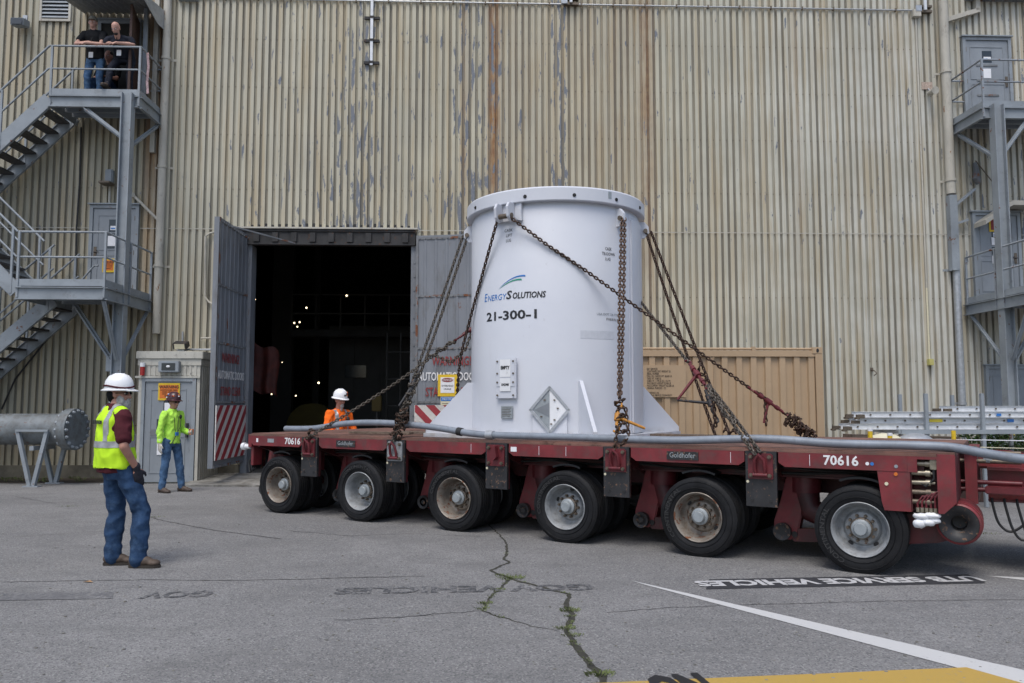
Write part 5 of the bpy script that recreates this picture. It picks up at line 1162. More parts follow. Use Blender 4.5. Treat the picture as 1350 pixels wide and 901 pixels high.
def cbox(name, g, z, w_, h, d0, d1, mat, parent=ck, r=RC, bevel=0):
    mb = MB(); mb.box(-w_ / 2, w_ / 2, -d1, -d0, -h / 2, h / 2, cyl_m(g, z, r)); return mb.build(name, mat, parent, bevel=bevel)
# vertical seam and raised stiffener near the right edge
for g, w_ in ((R(52), .022),):
    mb = MB(); mb.box(-w_ / 2, w_ / 2, -.006, .02, .05, 2.86, cyl_m(g, 0)); mb.build('weld_seam', MT['cask'], ck)
mb = MB(); n_ = 10; v = []
for z in (.05, 2.80):
    for i in range(n_ + 1): a = R(54) + R(24) * i / n_ - BETA - pi / 2; v += [((RC + .022) * cos(a), (RC + .022) * sin(a), z), ((RC - .01) * cos(a), (RC - .01) * sin(a), z)]
m_ = 2 * (n_ + 1); f = []
for i in range(n_): f += [(2 * i, 2 * i + 2, m_ + 2 * i + 2, m_ + 2 * i), (2 * i, 2 * i + 1, 2 * i + 3, 2 * i + 2), (m_ + 2 * i, m_ + 2 * i + 2, m_ + 2 * i + 3, m_ + 2 * i + 1)]
f += [(0, m_, m_ + 1, 1), (2 * n_, 2 * n_ + 1, m_ + 2 * n_ + 1, m_ + 2 * n_)]
mb.add(v, f); mb.build('stiffener', MT['cask'], ck, 30)
# lid bolt pockets
for g in (-62, -37 + 16, -21 + 29, 34 + 2, 62, 90, -90, 120, 150, 180, -120, -150):
    mb = MB(); mb.cyl((0, .01, 0), (0, -.006, 0), .023, n=16); mb.cyl((0, .0, 0), (0, -.014, 0), .016, n=6); m = mb.mesh('bolt_pocket'); m.materials.append(MT['black']); o = put('bolt_pocket', m, ck); o.matrix_local = cyl_m(R(g), 2.99, 1.2225)
cbox('inspection_plate', R(31), 3.03, .05, .09, .066, .069, MT['hub'])
# lift and tie-down lugs with chains' anchor points
ZL = 2.84
def lug(g, lab=None):
    M = cyl_m(g, ZL)
    mb = MB(); mb.box(-.20, .20, -.03, .01, -.13, .09, M)
    for s_ in (-1, 1): mb.prism([(-.04, .085), (-.04, -.13), (-.10, -.16), (-.17, -.10), (-.19, .02), (-.15, .085)], s_ * .09 - .018, s_ * .09 + .018, 'yz', M)
    mb.prism([(.0, .0), (.2, -.0), (.22, -.15), (.15, -.13)], -.035, -.029, 'xz', M)
    mb.build('lift_lug', MT['cask'], ck, bevel=.004)
    mb = MB(); mb.cyl(M @ Vector((-.12, -.11, -.08)), M @ Vector((.12, -.11, -.08)), .032, n=14); mb.build('lug_pin', MT['nut'], ck, 40)
def tlug(g):
    M = cyl_m(g, ZL - .02)
    mb = MB(); mb.prism([(.01, .07), (.01, -.16), (-.06, -.16), (-.12, -.09), (-.12, .0), (-.06, .07)], -.022, .022, 'yz', M); mb.build('tie_down_lug', MT['cask'], ck, bevel=.004)
    mb = MB(); mb.cyl(M @ Vector((-.05, -.075, -.06)), M @ Vector((.05, -.075, -.06)), .030, n=14); mb.build('lug_pin', MT['nut'], ck, 40)
lug(R(-33.5)); tlug(R(40)); tlug(R(82)); tlug(R(-95)); tlug(R(142)); lug(R(146.5) + R(60))
# lettering and plates
Zt = lambda v, y: at_y(700, v, y).z - CB
gl = ctext('logo_text', 'E', .145, R(-55.5), R(-52.2), 1.775, MT['txtb'], shear=.18)
ctext('logo_text', 'NERGY', .108, R(-51.8), R(-35.2), 1.762, MT['txtb'], shear=.18)
ctext('logo_text', 'S', .145, R(-35.6), R(-31.2), 1.775, MT['txtk'], shear=.18, bold=.003)
ctext('logo_text', 'OLUTIONS', .108, R(-30.8), R(-9.0), 1.762, MT['txtk'], shear=.18, bold=.003)
def swoosh(name, g0, g1, z0, rise, th, mat):
    n = 24; top, bot = [], []
    for i in range(n + 1):
        t_ = i / n; x = (g1 - g0) * RC * t_; z = z0 + rise * sin(t_ * pi * .58) / 1.0; w_ = th * (t_ ** .8) * (1 if t_ < .96 else .8); top.append((x, z + w_, 0)); bot.append((x, z, 0))
    v = wrap(top + bot, g0, 0, RC, .003); m = bpy.data.meshes.new(name); m.from_pydata(v, [], [(i, i + 1, n + 2 + i, n + 1 + i) for i in range(n)]); m.materials.append(mat); put(name, m, ck)
swoosh('logo_swoosh', R(-41.5), R(-22), 1.875, .125, .022, MT['txtb']); swoosh('logo_swoosh', R(-42), R(-24.5), 1.860, .095, .024, MT['txtg'])
ctext('cask_number', '21-300-1', .155, R(-53), R(-14.7), 1.52, MT['txtk'], bold=.004)
for i, s in enumerate(('CASK', 'LIFT', 'LUG')): ctext('lug_text', s, .055, R(-35.6 - (1.2 if i == 0 else 0)), R(-31.2 - (.8 if i == 2 else -.4 * (i == 0))), 2.60 - i * .065, MT['txtk'])
for i, s in enumerate(('CASK', 'TIE-DOWN', 'LUG')): ctext('lug_text', s, .055, R(29.5 - (2.5 if i == 1 else 0)), R(34.5 + (2.5 if i == 1 else -.5 * i)), 2.36 - i * .065, MT['txtk'])
for i, s in enumerate(('CASK', 'TIE-DOWN', 'LUG')): ctext('lug_text', s, .055, R(69.5 - (2 if i == 1 else 0)), R(74.5 + (2 if i == 1 else 0)), 2.36 - i * .065, MT['txtk'])
ctext('approval_text', 'USA DOT 7A TYPE A', .042, R(23), R(43), 1.53, MT['hub']); ctext('approval_text', 'FISSILE', .042, R(30), R(40), 1.47, MT['nut'])
mb = MB(); v = wrap([(x, z, 0) for z in (0, .10) for x in [i * .04 for i in range(13)]], R(12), 1.22, RC, .0015); m = bpy.data.meshes.new('faded_strip'); m.from_pydata(v, [], [(i, i + 1, 14 + i, 13 + i) for i in range(12)]); m.materials.append(paint('faded_label_strip', (.56, .585, .63), .5, 0, .04, 20)); put('faded_strip', m, ck)
# EMPTY placard holder
G = R(-34.5)
pb = cbox('placard_back', G, .735, .31, .50, .025, .045, MT['cask'], bevel=.004)
cbox('placard_upper', G, .80, .28, .33, .046, .052, MT['cask'], pb); cbox('placard_card', G, .86, .16, .22, .053, .056, MT['white'], pb); cbox('placard_card', G, .655, .16, .16, .053, .0555, MT['cream'] if False else MT['white'], pb)
text('placard_text', 'EMPTY', .058, cyl_m(G, .865) @ Matrix.Translation((0, -.0585, 0)) @ Matrix.Rotation(pi / 2, 4, 'X'), MT['txtk'], pb, sx=.75, bold=.002)
text('placard_text', 'UN2908', .040, cyl_m(G, .655) @ Matrix.Translation((0, -.058, 0)) @ Matrix.Rotation(pi / 2, 4, 'X'), MT['txtk'], pb, sx=.8, bold=.001)
for dx in (-.12, .12):
    for dz in (-.21, -.05, .06, .21): mb = MB(); mb.cyl((dx, -.052, dz), (dx, -.062, dz), .012, n=8); m = mb.mesh('clip'); m.materials.append(MT['nut']); o = put('clip', m, pb); o.matrix_local = cyl_m(G, .735)
dpz = cbox('data_plate', G, .315, .175, .155, .014, .022, MT['hub'], bevel=.002)
for k in range(6): mb = MB(); mb.box(-.07, .07 - .02 * (k % 2), -.0245, -.0222, .05 - k * .02, .056 - k * .02, cyl_m(G, .315)); mb.build('data_line', MT['nut'], dpz)
# diamond placard holder
G = R(-7); Mx = cyl_m(G, .345)
cbox('holder_plate', G, .22, .42, .36, .0, .012, MT['cask'])
mb = MB(); a, b = .235, .275
mb.prism([(a, 0), (0, b), (-a, 0), (0, -b)], -.024, -.018, 'xz', Mx); hd_ = mb.build('diamond_plate', MT['cask'], ck)
for i in range(4):
    P = [(a, 0), (0, b), (-a, 0), (0, -b)]; p, q_ = P[i], P[(i + 1) % 4]
    mb = MB(); p3, q3 = Mx @ Vector((p[0], -.032, p[1])), Mx @ Vector((q_[0], -.032, q_[1])); mb.bar(p3, q3, .03, .014, up=(Mx.to_3x3() @ Vector((0, -1, 0))), ext=.008); mb.build('diamond_frame', MT['galv'], hd_)
mb = MB(); mb.prism([(0, b - .03), (-a + .03, 0), (0, -b + .03)], -.028, -.0245, 'xz', Mx); mb.build('grey_half', MT['hub'], hd_)
mb = MB(); mb.prism([(.001, b - .03), (a - .03, 0), (.001, -b + .03)], -.028, -.0245, 'xz', Mx); mb.build('white_half', MT['white'], hd_)
mb = MB(); mb.prism([(0, .09), (.0, -.09), (-a + .05, 0)], -.031, -.0285, 'xz', Mx); mb.build('grey_card', paint('mid_grey_card', (.22, .24, .26), .5), hd_)
for dx, dz in ((-.06, .12), (.06, .12), (-.1, -.08), (.06, -.12), (.02, -.17), (.1, .02)): mb = MB(); mb.box(dx - .012, dx + .012, -.040, -.0315, dz - .008, dz + .008, Mx); mb.build('clip', MT['nut'], hd_)

# ================================================================== CHAINS AND BINDERS
def link_mesh(L=.048, W_=.050, r=.0100):
    mb = MB(); n = 12; k = 6; v = []; a = (L + 2 * r) / 2 - W_ / 2; R_ = W_ / 2 - r
    for i in range(n):
        t_ = 2 * pi * i / n; cx_ = a if cos(t_) > 0 else -a
        if abs(cos(t_)) < 1e-6: cx_ = 0
        for j in range(k):
            s_ = 2 * pi * j / k; rr = R_ + r * cos(s_); v.append((cx_ + rr * cos(t_), rr * sin(t_), r * sin(s_)))
    f = [(i * k + j, ((i + 1) % n) * k + j, ((i + 1) % n) * k + (j + 1) % k, i * k + (j + 1) % k) for i in range(n) for j in range(k)]
    mb.add(v, f); return mb
LINK = {}
for key in ('chain', 'chaing'):
    m = link_mesh().mesh('link', 60); m.materials.append(MT[key]); LINK[key] = m
PITC = .042
def run_links(t_, P, key, roll0=0.0):
    P = [Vector(p) for p in P]; L = [0]
    for a, b in zip(P, P[1:]): L.append(L[-1] + (b - a).length)
    n = int(L[-1] / PITC); j = 0; o0 = t_.matrix_world.translation
    for i in range(n):
        s_ = (i + .5) * PITC
        while j < len(L) - 2 and L[j + 1] < s_: j += 1
        a, b = P[j], P[j + 1]; c = a.lerp(b, (s_ - L[j]) / max(1e-6, L[j + 1] - L[j])); x, y, d = basis(b - a)
        M = Matrix(((d.x, x.x, y.x), (d.y, x.y, y.y), (d.z, x.z, y.z))).to_4x4()
        o = put('link', LINK[key], t_); o.matrix_local = Matrix.Translation(c - t_.location) @ M @ Matrix.Rotation(roll0 + (pi / 2 if i % 2 else 0) + random.uniform(-.15, .15), 4, 'X')
def chain(label, P, key='chain', sag=.03, group=None, smooth=True):
    P = [Vector(p) for p in P]
    t_ = thing('lashing_chain', label, 'chain', P[0].copy(), group)
    bpy.context.view_layer.update()
    if len(P) == 2:
        a, b = P; P = [a.lerp(b, k / 14) - Vector((0, 0, sag * 4 * (k / 14) * (1 - k / 14))) for k in range(15)]
    elif smooth: P = catmull(P, 8)
    run_links(t_, P, key); return t_
def clump(t_, a, b, turns, rad, key, drop=.0):
    """surplus chain wound loosely round the tight run from a to b"""
    a, b = Vector(a), Vector(b); x, y, d = basis(b - a); P = []; N = int(turns * 10)
    for i in range(N + 1):
        an = i / 10 * 2 * pi; rr = rad * (.8 + .45 * noise.noise((i * .31, a.x, a.y)))
        P.append(a.lerp(b, (i / N)) + x * rr * cos(an) + y * rr * sin(an) + Vector((0, 0, -drop * abs(sin(i * .7)))))
    run_links(t_, P, key)
def clug(g, z=ZL - .08, r=RC + .10, dx=0):
    p = CM @ (cyl_m(g, z, r) @ Vector((dx, 0, 0))); return p
def binder(label, p, q, hang, mat, hmat=None):
    """ratchet binder lying along p-q with its lever reaching to `hang`"""
    p, q, hang = Vector(p), Vector(q), Vector(hang); m_ = p.lerp(q, .5); t_ = thing('chain_binder', label, 'binder', m_)
    I = Matrix.Translation(-m_)
    def B(mb, n_, mt, s_=50): mb.v = [tuple(I @ Vector(v)) for v in mb.v]; mb.build(n_, mt, t_, s_)
    d = (q - p).normalized()
    mb = MB(); mb.cyl(p + d * .03, q - d * .03, .018, n=12); B(mb, 'barrel', mat)
    mb = MB(); mb.cyl(p + d * .10, p + d * .16, .030, n=12); mb.cyl(q - d * .14, q - d * .09, .026, n=12); B(mb, 'collar', mat)
    mb = MB(); mb.cyl(m_ - d * .04, m_ + d * .04, .036, n=12); B(mb, 'ratchet', hmat or mat)
    mb = MB(); mb.tube([m_, m_.lerp(hang, .5), hang], [.020, .017, .014], 8); B(mb, 'lever', hmat or mat)
    for e, s_ in ((p, -1), (q, 1)):
        x, y, _ = basis(d); mb = MB(); mb.tube([e + x * .0 - d * s_ * .05, e + x * .035, e + d * s_ * .035 + x * .03, e + d * s_ * .05, e + d * s_ * .03 - x * .03], .013, 6); B(mb, 'hook', mat)
def anchor(i, dx=0, z=1.04): return TW(BR[i] + dx, -.115, z)
A_R, A_L = clug(R(-33.5), ZL - .10, RC + .12, .09), clug(R(-33.5), ZL - .10, RC + .12, -.09)
LB, LC, LD, LE = clug(R(40)), clug(R(82)), clug(R(-95)), clug(R(142))
# 1 long diagonal across the cask face to the far right of the deck
e1 = TW(-.74, 2.1, DZ + .03); k1 = A_R.lerp(e1, 0); w1 = clug(R(-8), 0, RC + .035); w2 = clug(R(14), 0, RC + .035)
def onchord(w_, t_): return Vector((w_.x, w_.y, A_R.z + (e1.z - A_R.z) * t_))
tot = (w1 - Vector((A_R.x, A_R.y, w1.z))).xy.length; w1 = onchord(w1, .135); w2 = onchord(w2, .245)
b1 = w2.lerp(e1, .72); b2 = w2.lerp(e1, .86)
c1 = chain('long rusty chain running diagonally across the cask face to the far right of the deck', [A_R, w1, w2, b1], smooth=False)
run_links(c1, [b2, e1], 'chain'); clump(c1, w2.lerp(e1, .86), w2.lerp(e1, .96), 5, .075, 'chain', .06); clump(c1, w2.lerp(e1, .90), w2.lerp(e1, .99), 3, .05, 'chain', .08)
run_links(c1, [b1 + Vector((.06, 0, -.02)), b1 + Vector((.16, 0, -.10)), b1 + Vector((.165, 0, -.45))], 'chain')
binder('red chain binder on the long diagonal chain above the right of the deck', b1, b2, b1.lerp(b2, .5) + Vector((-.06, 0, -.26)), MT['redb'])
# 2 pair down the front right of the cask
n2 = anchor(1, -.02, 1.05); j2 = TW(BR[1] - .02, .10, 1.62)
for s_, lab in ((-1, 'left rusty chain of the pair hanging down the front right of the cask'), (1, 'right rusty chain of the pair hanging down the front right of the cask')):
    o_ = Vector((.020 * s_, .012 * s_, 0)); c2 = chain(lab, [LB + o_, LB.lerp(j2, .5) + o_ * 1.2, j2 + o_ * .5], 'chain')
run_links(c2, [TW(BR[1] + .02, -.04, 1.32), n2 + Vector((.02, .03, -.02))], 'chain'); clump(c2, j2 + Vector((0, 0, .0)), j2 + Vector((0, -.12, -.38)), 4.5, .055, 'chain', .02)
run_links(c2, [j2 + Vector((.06, -.03, -.1)), j2 + Vector((.08, -.12, -.42)), n2 + Vector((.09, .03, .06))], 'chain')
bb0, bb1 = TW(BR[1] - .02, .07, 1.54), TW(BR[1] - .01, -.02, 1.30)
binder('orange chain binder wrapped in rusty chain at the foot of the cask', bb0, bb1, bb0.lerp(bb1, .6) + Vector((.30, -.02, -.10)), MT['orgm'])
# 3 right side
e3 = TW(-1.74, 1.55, DZ + .03)
c3 = chain('left rusty chain of the pair from the right side of the cask to the deck', [LC + Vector((-.02, 0, 0)), e3 + Vector((-.08, 0, 0))], 'chain', .04)
c4 = chain('right rusty chain of the pair from the right side of the cask to the deck', [LC + Vector((.05, 0, 0)), e3 + Vector((.10, 0, 0))], 'chain', .02)
clump(c4, LC.lerp(e3, .66) + Vector((.03, 0, 0)), LC.lerp(e3, .80) + Vector((.05, 0, 0)), 2.2, .035, 'chain'); clump(c4, e3 + Vector((.02, 0, .06)), e3 + Vector((.16, 0, .05)), 1.6, .045, 'chain')
b5, b6 = LC.lerp(e3, .78), LC.lerp(e3, .92)
binder('dark chain binder low on the rusty pair right of the cask', b5, b6, b5.lerp(b6, .3) + Vector((-.38, 0, -.04)), MT['blk'])
n3 = anchor(0, -.01, 1.06); s0 = LE.lerp(n3, .655); s1 = LE.lerp(n3, .755)
c5 = chain('grey chain coming from behind the cask to the near bracket of the deck', [LE, LE.lerp(n3, .3) - Vector((0, 0, .04)), s0], 'chaing')
run_links(c5, [s1, n3 + Vector((-.02, 0, 0))], 'chaing'); run_links(c5, [s1 + Vector((.03, .01, .02)), s1.lerp(n3, .5) + Vector((.035, .0, .02)), n3 + Vector((.03, 0, .02))], 'chaing'); clump(c5, s1, s1.lerp(n3, .6), 2.4, .028, 'chaing')
run_links(c5, [s1.lerp(n3, .15), s1.lerp(n3, .15) + Vector((.02, 0, -.36))], 'chain')
binder('red chain binder with its lever down left on the grey chain right of the cask', s0, s1, s0.lerp(s1, .45) + Vector((-.22, -.02, -.30)), MT['redb'])
# 4 left front strand wrapping back behind the left fin
e4 = TW(-5.55, 1.30, DZ + .05)
chain('rusty chain curving from the lift lug round the left side of the cask', [A_L, clug(R(-52), ZL - .62, RC + .04), clug(R(-74), ZL - 1.3, RC + .05), CM @ (cyl_m(R(-90), .95, RC + .16) @ Vector((0, 0, 0))), e4])
# 5 left pair to the fourth bracket
n5 = anchor(3, 0, 1.06)
for s_, lab in ((-1, 'left grey chain of the pair going down from the left side of the cask'), (1, 'right grey chain of the pair going down from the left side of the cask')):
    o_ = Vector((.035 * s_, 0, 0)); c6 = chain(lab, [LD + o_, LD.lerp(n5, .5) + o_ + Vector((0, 0, -.05)), LD.lerp(n5, .86) + o_ * .7, n5], 'chaing')
clump(c6, LD.lerp(n5, .68), LD.lerp(n5, .90), 5, .055, 'chaing', .03); clump(c6, LD.lerp(n5, .84), LD.lerp(n5, .97), 5, .085, 'chain', .05)
b7, b8 = LD.lerp(n5, .68), LD.lerp(n5, .79)
binder('black chain binder buried in the chain bundle left of the cask', b7, b8, b8 + Vector((-.12, -.06, -.12)), MT['blk'])
# 6 long low strand rising from the left bracket to behind the cask
n6 = anchor(4, 0, 1.08); LE2 = clug(R(150), ZL - .08); 
g0, g1 = n6.lerp(LE2, .505), n6.lerp(LE2, .60)
c7 = chain('thin grey chain rising from the left end bracket past the man in orange', [n6, n6.lerp(LE2, .25) - Vector((0, 0, .05)), n6.lerp(LE2, .44) - Vector((0, 0, .01)), g0], 'chaing')
run_links(c7, [g1, LE2], 'chain'); clump(c7, n6.lerp(LE2, .40), n6.lerp(LE2, .50), 3, .03, 'chaing')
run_links(c7, [n6.lerp(LE2, .42), n6.lerp(LE2, .46) + Vector((.1, 0, -.22)), n6.lerp(LE2, .52) + Vector((.05, 0, -.2)), n6.lerp(LE2, .56)], 'chaing')
binder('red chain binder half hidden behind the left side of the cask', g0, g1, g1 + Vector((.12, 0, .10)), MT['redb'])
clump(c7, n6 + Vector((.0, 0, -.02)), n6 + Vector((.06, .1, .14)), 1.6, .04, 'chain', .02)

# ================================================================== CONTAINER
ct0 = WMI @ at_y(1084, 458, 14.4); KX1 = ct0.x; KY = ct0.y; KL = 6.06; KH = ct0.z; KX0 = KX1 - KL
kc = thing('shipping_container', 'tan shipping container standing behind the trailer against the right of the wall', 'container', WM @ Matrix.Translation((KX0, KY, 0)))
KD = 2.40
for a_, b_ in ((0, 0), (KL - .13, 0), (0, KD - .12), (KL - .13, KD - .12)): mb = MB(); mb.box(a_, a_ + .13, b_, b_ + .12, .1201, KH - .1201); mb.build('corner_post', MT['tan'], kc)
mb = MB(); mb.box(.121, KL - .131, .01, .09, KH - .17, KH - .06); mb.box(.121, KL - .131, .01, .10, .02, .18); mb.build('side_rail', MT['tan'], kc)
mb = MB(); mb.cyl((.12, .05, KH - .03), (KL - .13, .05, KH - .03), .022, n=10); mb.build('top_tube', MT['tan'], kc, 40)
for x in (1.1, 2.25, 3.4, KL - 1.25): mb = MB(); mb.box(x - .03, x + .03, .01, .08, KH - .06, KH + .01); mb.build('top_lug', MT['tan'], kc)
for x in (0, KL - .18):
    for z in (KH - .12, .0):
        for y in (0, KD - .16): mb = MB(); mb.box(x - .003, x + .183, y - .006, y + .166, z, z + .12); mb.build('corner_casting', MT['tan'], kc, bevel=.008)
mb = MB(); mb.cyl((0, 0, 0), (0, -.004, 0), 1, n=18); o = mb.build('casting_hole', MT['black'], kc); o.location = (KL - .09, -.0065, KH - .06); o.scale = (.025, 1, .037)
mb = MB(); mb.cyl((0, 0, 0), (0, -.004, 0), 1, n=18); o = mb.build('casting_hole', MT['black'], kc); o.location = (.09, -.0065, KH - .06); o.scale = (.025, 1, .037)
mb = MB(); prof = []; x = .12; i = 0
x1c = KL - .13; per = .262; nper = int((x1c - x) / per)
per = (x1c - x) / nper
for i in range(nper): b = x + i * per; prof += [(b, .075), (b + per * .50, .075), (b + per * .56, .028), (b + per * .94, .028)]
prof.append((x1c, .075)); N = len(prof); v = [(px_, y, z) for z in (.18, KH - .17) for px_, y in prof]
mb.add(v, [(i, i + 1, N + i + 1, N + i) for i in range(N - 1)]); mb.build('corrugated_side', MT['tan'], kc)
mb = MB(); mb.box(.12, KL - .13, .10, KD - .05, KH - .14, KH - .08); mb.box(.02, .08, .1, KD - .1, .1, KH - .12); mb.box(KL - .08, KL - .02, .1, KD - .1, .1, KH - .12); mb.box(.12, KL - .12, KD - .08, KD - .04, .1, KH - .12); mb.box(.12, KL - .12, .1, KD - .1, .05, .15); mb.build('shell', MT['tan'], kc)
pj = at_y(846, 482, 14.4); pk = at_y(899, 524, 14.4)
jx = (WMI @ pj).x - KX0; kx_ = (WMI @ pk).x - KX0
mb = MB(); mb.box(jx - .35, kx_ + .06, .012, .027, pk.z, pj.z); mb.build('stencil_panel', MT['tan'], kc)
for i, s in enumerate(('DRY SERVICES', 'CONTAINER, DRY, FREIGHT 20', 'SERIAL NUMBER', 'MAX. GR. CARGO WT. 48,000 LB', 'TARE WT. 4,900 LB', 'CUBIC FT. 1,170 LB (33.1 CU M)', 'MAX GROSS WEIGHT 52,900 LB', 'MAX SUPPORT WEIGHT 423,280 LB', 'GENERAL PURPOSE 1 CC', '', 'IN SERVICE 1/03', 'GENERAL SERVICE COMMODITY')):
    if s: text('stencil_text', s, .050, face_m(jx + .07, .0095, pj.z - .07 - i * .043), MT['tand'], kc, align='LEFT', sx=.62)
for x in (jx + .35, 3.45 + .62): mb = MB(); mb.box(x, x + .012, .012, .026, .18, pk.z - .02 if x < kx_ else KH - .17); mb.build('seam_bar', MT['tan'], kc)

# ================================================================== LADDER RACK AND THINGS BEHIND THE DRAWBAR
RY = 12.2
rk = thing('ladder_rack', 'low steel rack with four blue grey uprights holding the ladders', 'rack', Matrix.Translation((0, 0, 0)))
def U(u, v, y): return at_y(u, v, y)
ups = [(1220, 519, RY), (1186, 520, RY + .9), (1294, 519, RY), (1255, 521, RY + .9), (1362, 519, RY), (1330, 521, RY + .9)]
for u, v, y in ups:
    p = U(u, v, y); mb = MB(); mb.box(p.x - .028, p.x + .028, y - .028, y + .028, 0, p.z); mb.build('upright', MT['steel'], rk, bevel=.006)
zr = U(1220, 567, RY).z
xa, xb = U(1186, 565, RY).x, U(1400, 565, RY).x
mb = MB(); mb.box(xa, xb, RY - .029, RY - .06, zr - .06, zr); mb.box(xa, xb, RY + .93, RY + .96, zr - .06, zr); mb.build('side_bar', MT['steel'], rk)
for u in (1186, 1220, 1294, 1362): x = U(u, 560, RY).x; mb = MB(); mb.box(x - .03, x + .03, RY - .0285, RY + .9285, zr - .059, zr - .005); mb.build('cross_bar', MT['steel'], rk)
def ladder(name, lab, x0, x1, y, z, wd, group=None, side=-1):
    t_ = thing(name, lab, 'ladder', Matrix.Translation((x0, y, z)), group); L = x1 - x0
    for yy in (0, wd):
        mb = MB(); mb.box(0, L, yy - .002, yy + .002, 0, .085); mb.box(0, L, yy - .018, yy - .0021, .081, .085); mb.box(0, L, yy - .018, yy - .0021, 0, .004); mb.build('side_rail', MT['alu'], t_)
    n = int(L / .305)
    for k in range(n): mb = MB(); mb.cyl((.12 + k * .305, -.008, .042), (.12 + k * .305, wd + .008, .042), .015, n=10); mb.build('rung', MT['nut'] if False else MT['alu'], t_, 40)
    for k in range(n): mb = MB(); mb.cyl((.12 + k * .305, -.0225, .042), (.12 + k * .305, -.0025, .042), .014, n=8); mb.build('rung_end', MT['nut'], t_)
    for yy in (-.02, wd): mb = MB(); mb.box(-.10, .03, yy - .01, yy + .03, -.015, .045); mb.box(-.12, -.05, yy - .02, yy + .04, -.03, .0); mb.build('foot', MT['nut'], t_, bevel=.005)
    return t_
xr_ = U(1420, 560, RY).x
l1 = ladder('ladder', 'aluminium ladder lying lowest on the rack', U(1122, 560, RY).x, xr_, RY + .06, zr + .004, .40)
l2 = ladder('ladder', 'aluminium ladder in the middle of the stack on the rack', U(1127, 556, RY).x + .1, xr_, RY + .14, zr + .095, .36)
l3 = ladder('ladder', 'aluminium ladder lying on top of the stack on the rack', U(1140, 553, RY).x, xr_, RY + .08, zr + .187, .38)
l4 = ladder('ladder', 'narrow aluminium ladder at the back of the rack reaching the right edge', U(1252, 548, RY + .5).x, xr_ + .5, RY + .50, zr + .275, .30)
for x, c, dz, w_ in ((1.1, 'yflower', 0.02, .20), (3.4, 'txtr', .02, .18), (2.3, 'txtb', .02, .10)): mb = MB(); mb.box(x, x + w_, -.0245, -.0185, dz, dz + .045); mb.build('sticker', MT[c], l2)
for x, c, w_ in ((3.0, 'org', .17), (2.05, 'txtb', .07)): mb = MB(); mb.box(x, x + w_, -.0245, -.0185, .02, .06); mb.build('sticker', MT[c], l3)
# stack of timber and bags before the rack, posts with yellow caps and rope
for (u, v0, v1, w_, col, lab, cap) in ((1147, 565, 584, .055, 'yel', 'yellow bollard post with white cap at the left of the rope line', True), (1173, 571, 590, .055, 'yel', 'second yellow bollard post with white cap just right of the first', True), (1257, 568, 586, .05, 'yel', 'yellow tape covered post under the ladder rack', False)):
    y = RY - .5; p = U(u, v0, y); t_ = thing('rope_post', lab, 'post', Matrix.Translation((p.x, y, 0)))
    mb = MB(); mb.cyl((0, 0, 0), (0, 0, p.z - (.04 if cap else 0)), w_ * .62, n=14); mb.build('post', MT[col], t_, 40)
    if cap: mb = MB(); mb.cyl((0, 0, p.z - .04), (0, 0, p.z), w_ * .66, n=14); mb.build('cap', MT['paper'], t_, 40)
for dv, lab in ((0, 'upper white rope strung past the ladder rack'), (5, 'lower yellowish rope strung past the ladder rack')):
    y = RY - .45; mb = MB(); mb.tube(catmull([U(1150, 578 + dv, y), U(1200, 579 + dv * 1.6, y), U(1260, 580 + dv * 1.8, y), U(1330, 581 + dv * 2, y), U(1420, 583 + dv * 2, y)], 5), .007, 6)
    o = mb.build('rope', MT['paper'] if dv == 0 else MT['cream'], None, smooth=50); tag(o, lab, 'rope')
t_ = thing('timber_pile', 'low pile of dark boards under the left of the ladder rack', 'boards', Matrix.Translation((U(1170, 575, RY + .3).x, RY + .3, 0)))
for k in range(9): mb = MB(); mb.box(-.75 + .05 * (k % 3), 1.0 - .07 * (k % 4), -.18 + .02 * (k % 2), .18, .02 + k * .12, .115 + k * .12, Matrix.Rotation(R(random.uniform(-2, 2)), 4, 'Y')); mb.build('board', MT['tread'] if k % 2 else MT['wood'], t_)
for i, (u, v, lab) in enumerate(((1165, 583, 'grey plastic bag bundle beside the left yellow post'), (1205, 582, 'silver grey covered bundle under the ladder rack'))):
    p = U(u, v, RY - .1); lump('covered_bundle', (p.x, p.y, 1.0), (.26, .2, .12), MT['galv'] if i else MT['cream'], lab, 'bundle', Matrix.Identity(4))
# shrubs by the right door
def shrub(x, y, n, h, r, lab, flowers=0):
    t_ = thing('leafy_shrub', lab, 'shrub', (x, y, 0)); mb = MB(); mc = MB()
    for i in range(n):
        a = random.random() * 2 * pi; rr = r * random.random() ** .5; z = h * (.25 + .75 * random.random()) ; bx, by = rr * cos(a), rr * sin(a)
        if i % 9 == 0: mc.tube([(bx * .2, by * .2, 0), (bx * .7, by * .7, z * .6), (bx, by, z)], .006, 5)
        L = random.uniform(.06, .13); la = random.random() * 2 * pi; w_ = L * .22; dz = random.uniform(-.6, .3) * L
        d = Vector((cos(la), sin(la), 0)); s_ = Vector((-sin(la), cos(la), 0)) * w_; c = Vector((bx, by, z))
        mb.add([c, c + d * L * .5 + s_ + Vector((0, 0, .02)), c + d * L + Vector((0, 0, dz)), c + d * L * .5 - s_ + Vector((0, 0, .02))], [(0, 1, 2), (0, 2, 3)])
    mb.build('leaves', MT['leafy'], t_, kind='stuff'); mc.build('stems', MT['leafg'], t_)
    if flowers:
        for i in range(flowers): mf = MB(); a = random.random() * 6.28; mf.ell((r * .7 * cos(a), r * .7 * sin(a) - .05, h * random.uniform(.7, 1.0)), (.03, .03, .02), n=8, h=5); mf.build('flower', MT['yflower'], t_, 60)
shrub(7.75 + .25, RY + 1.3, 900, 1.22, .5, 'green leafy shrub behind the right end of the drawbar')
shrub(8.85, RY + 1.5, 800, 1.30, .5, 'green shrub with yellow flowers at the right edge behind the ladders', 9)
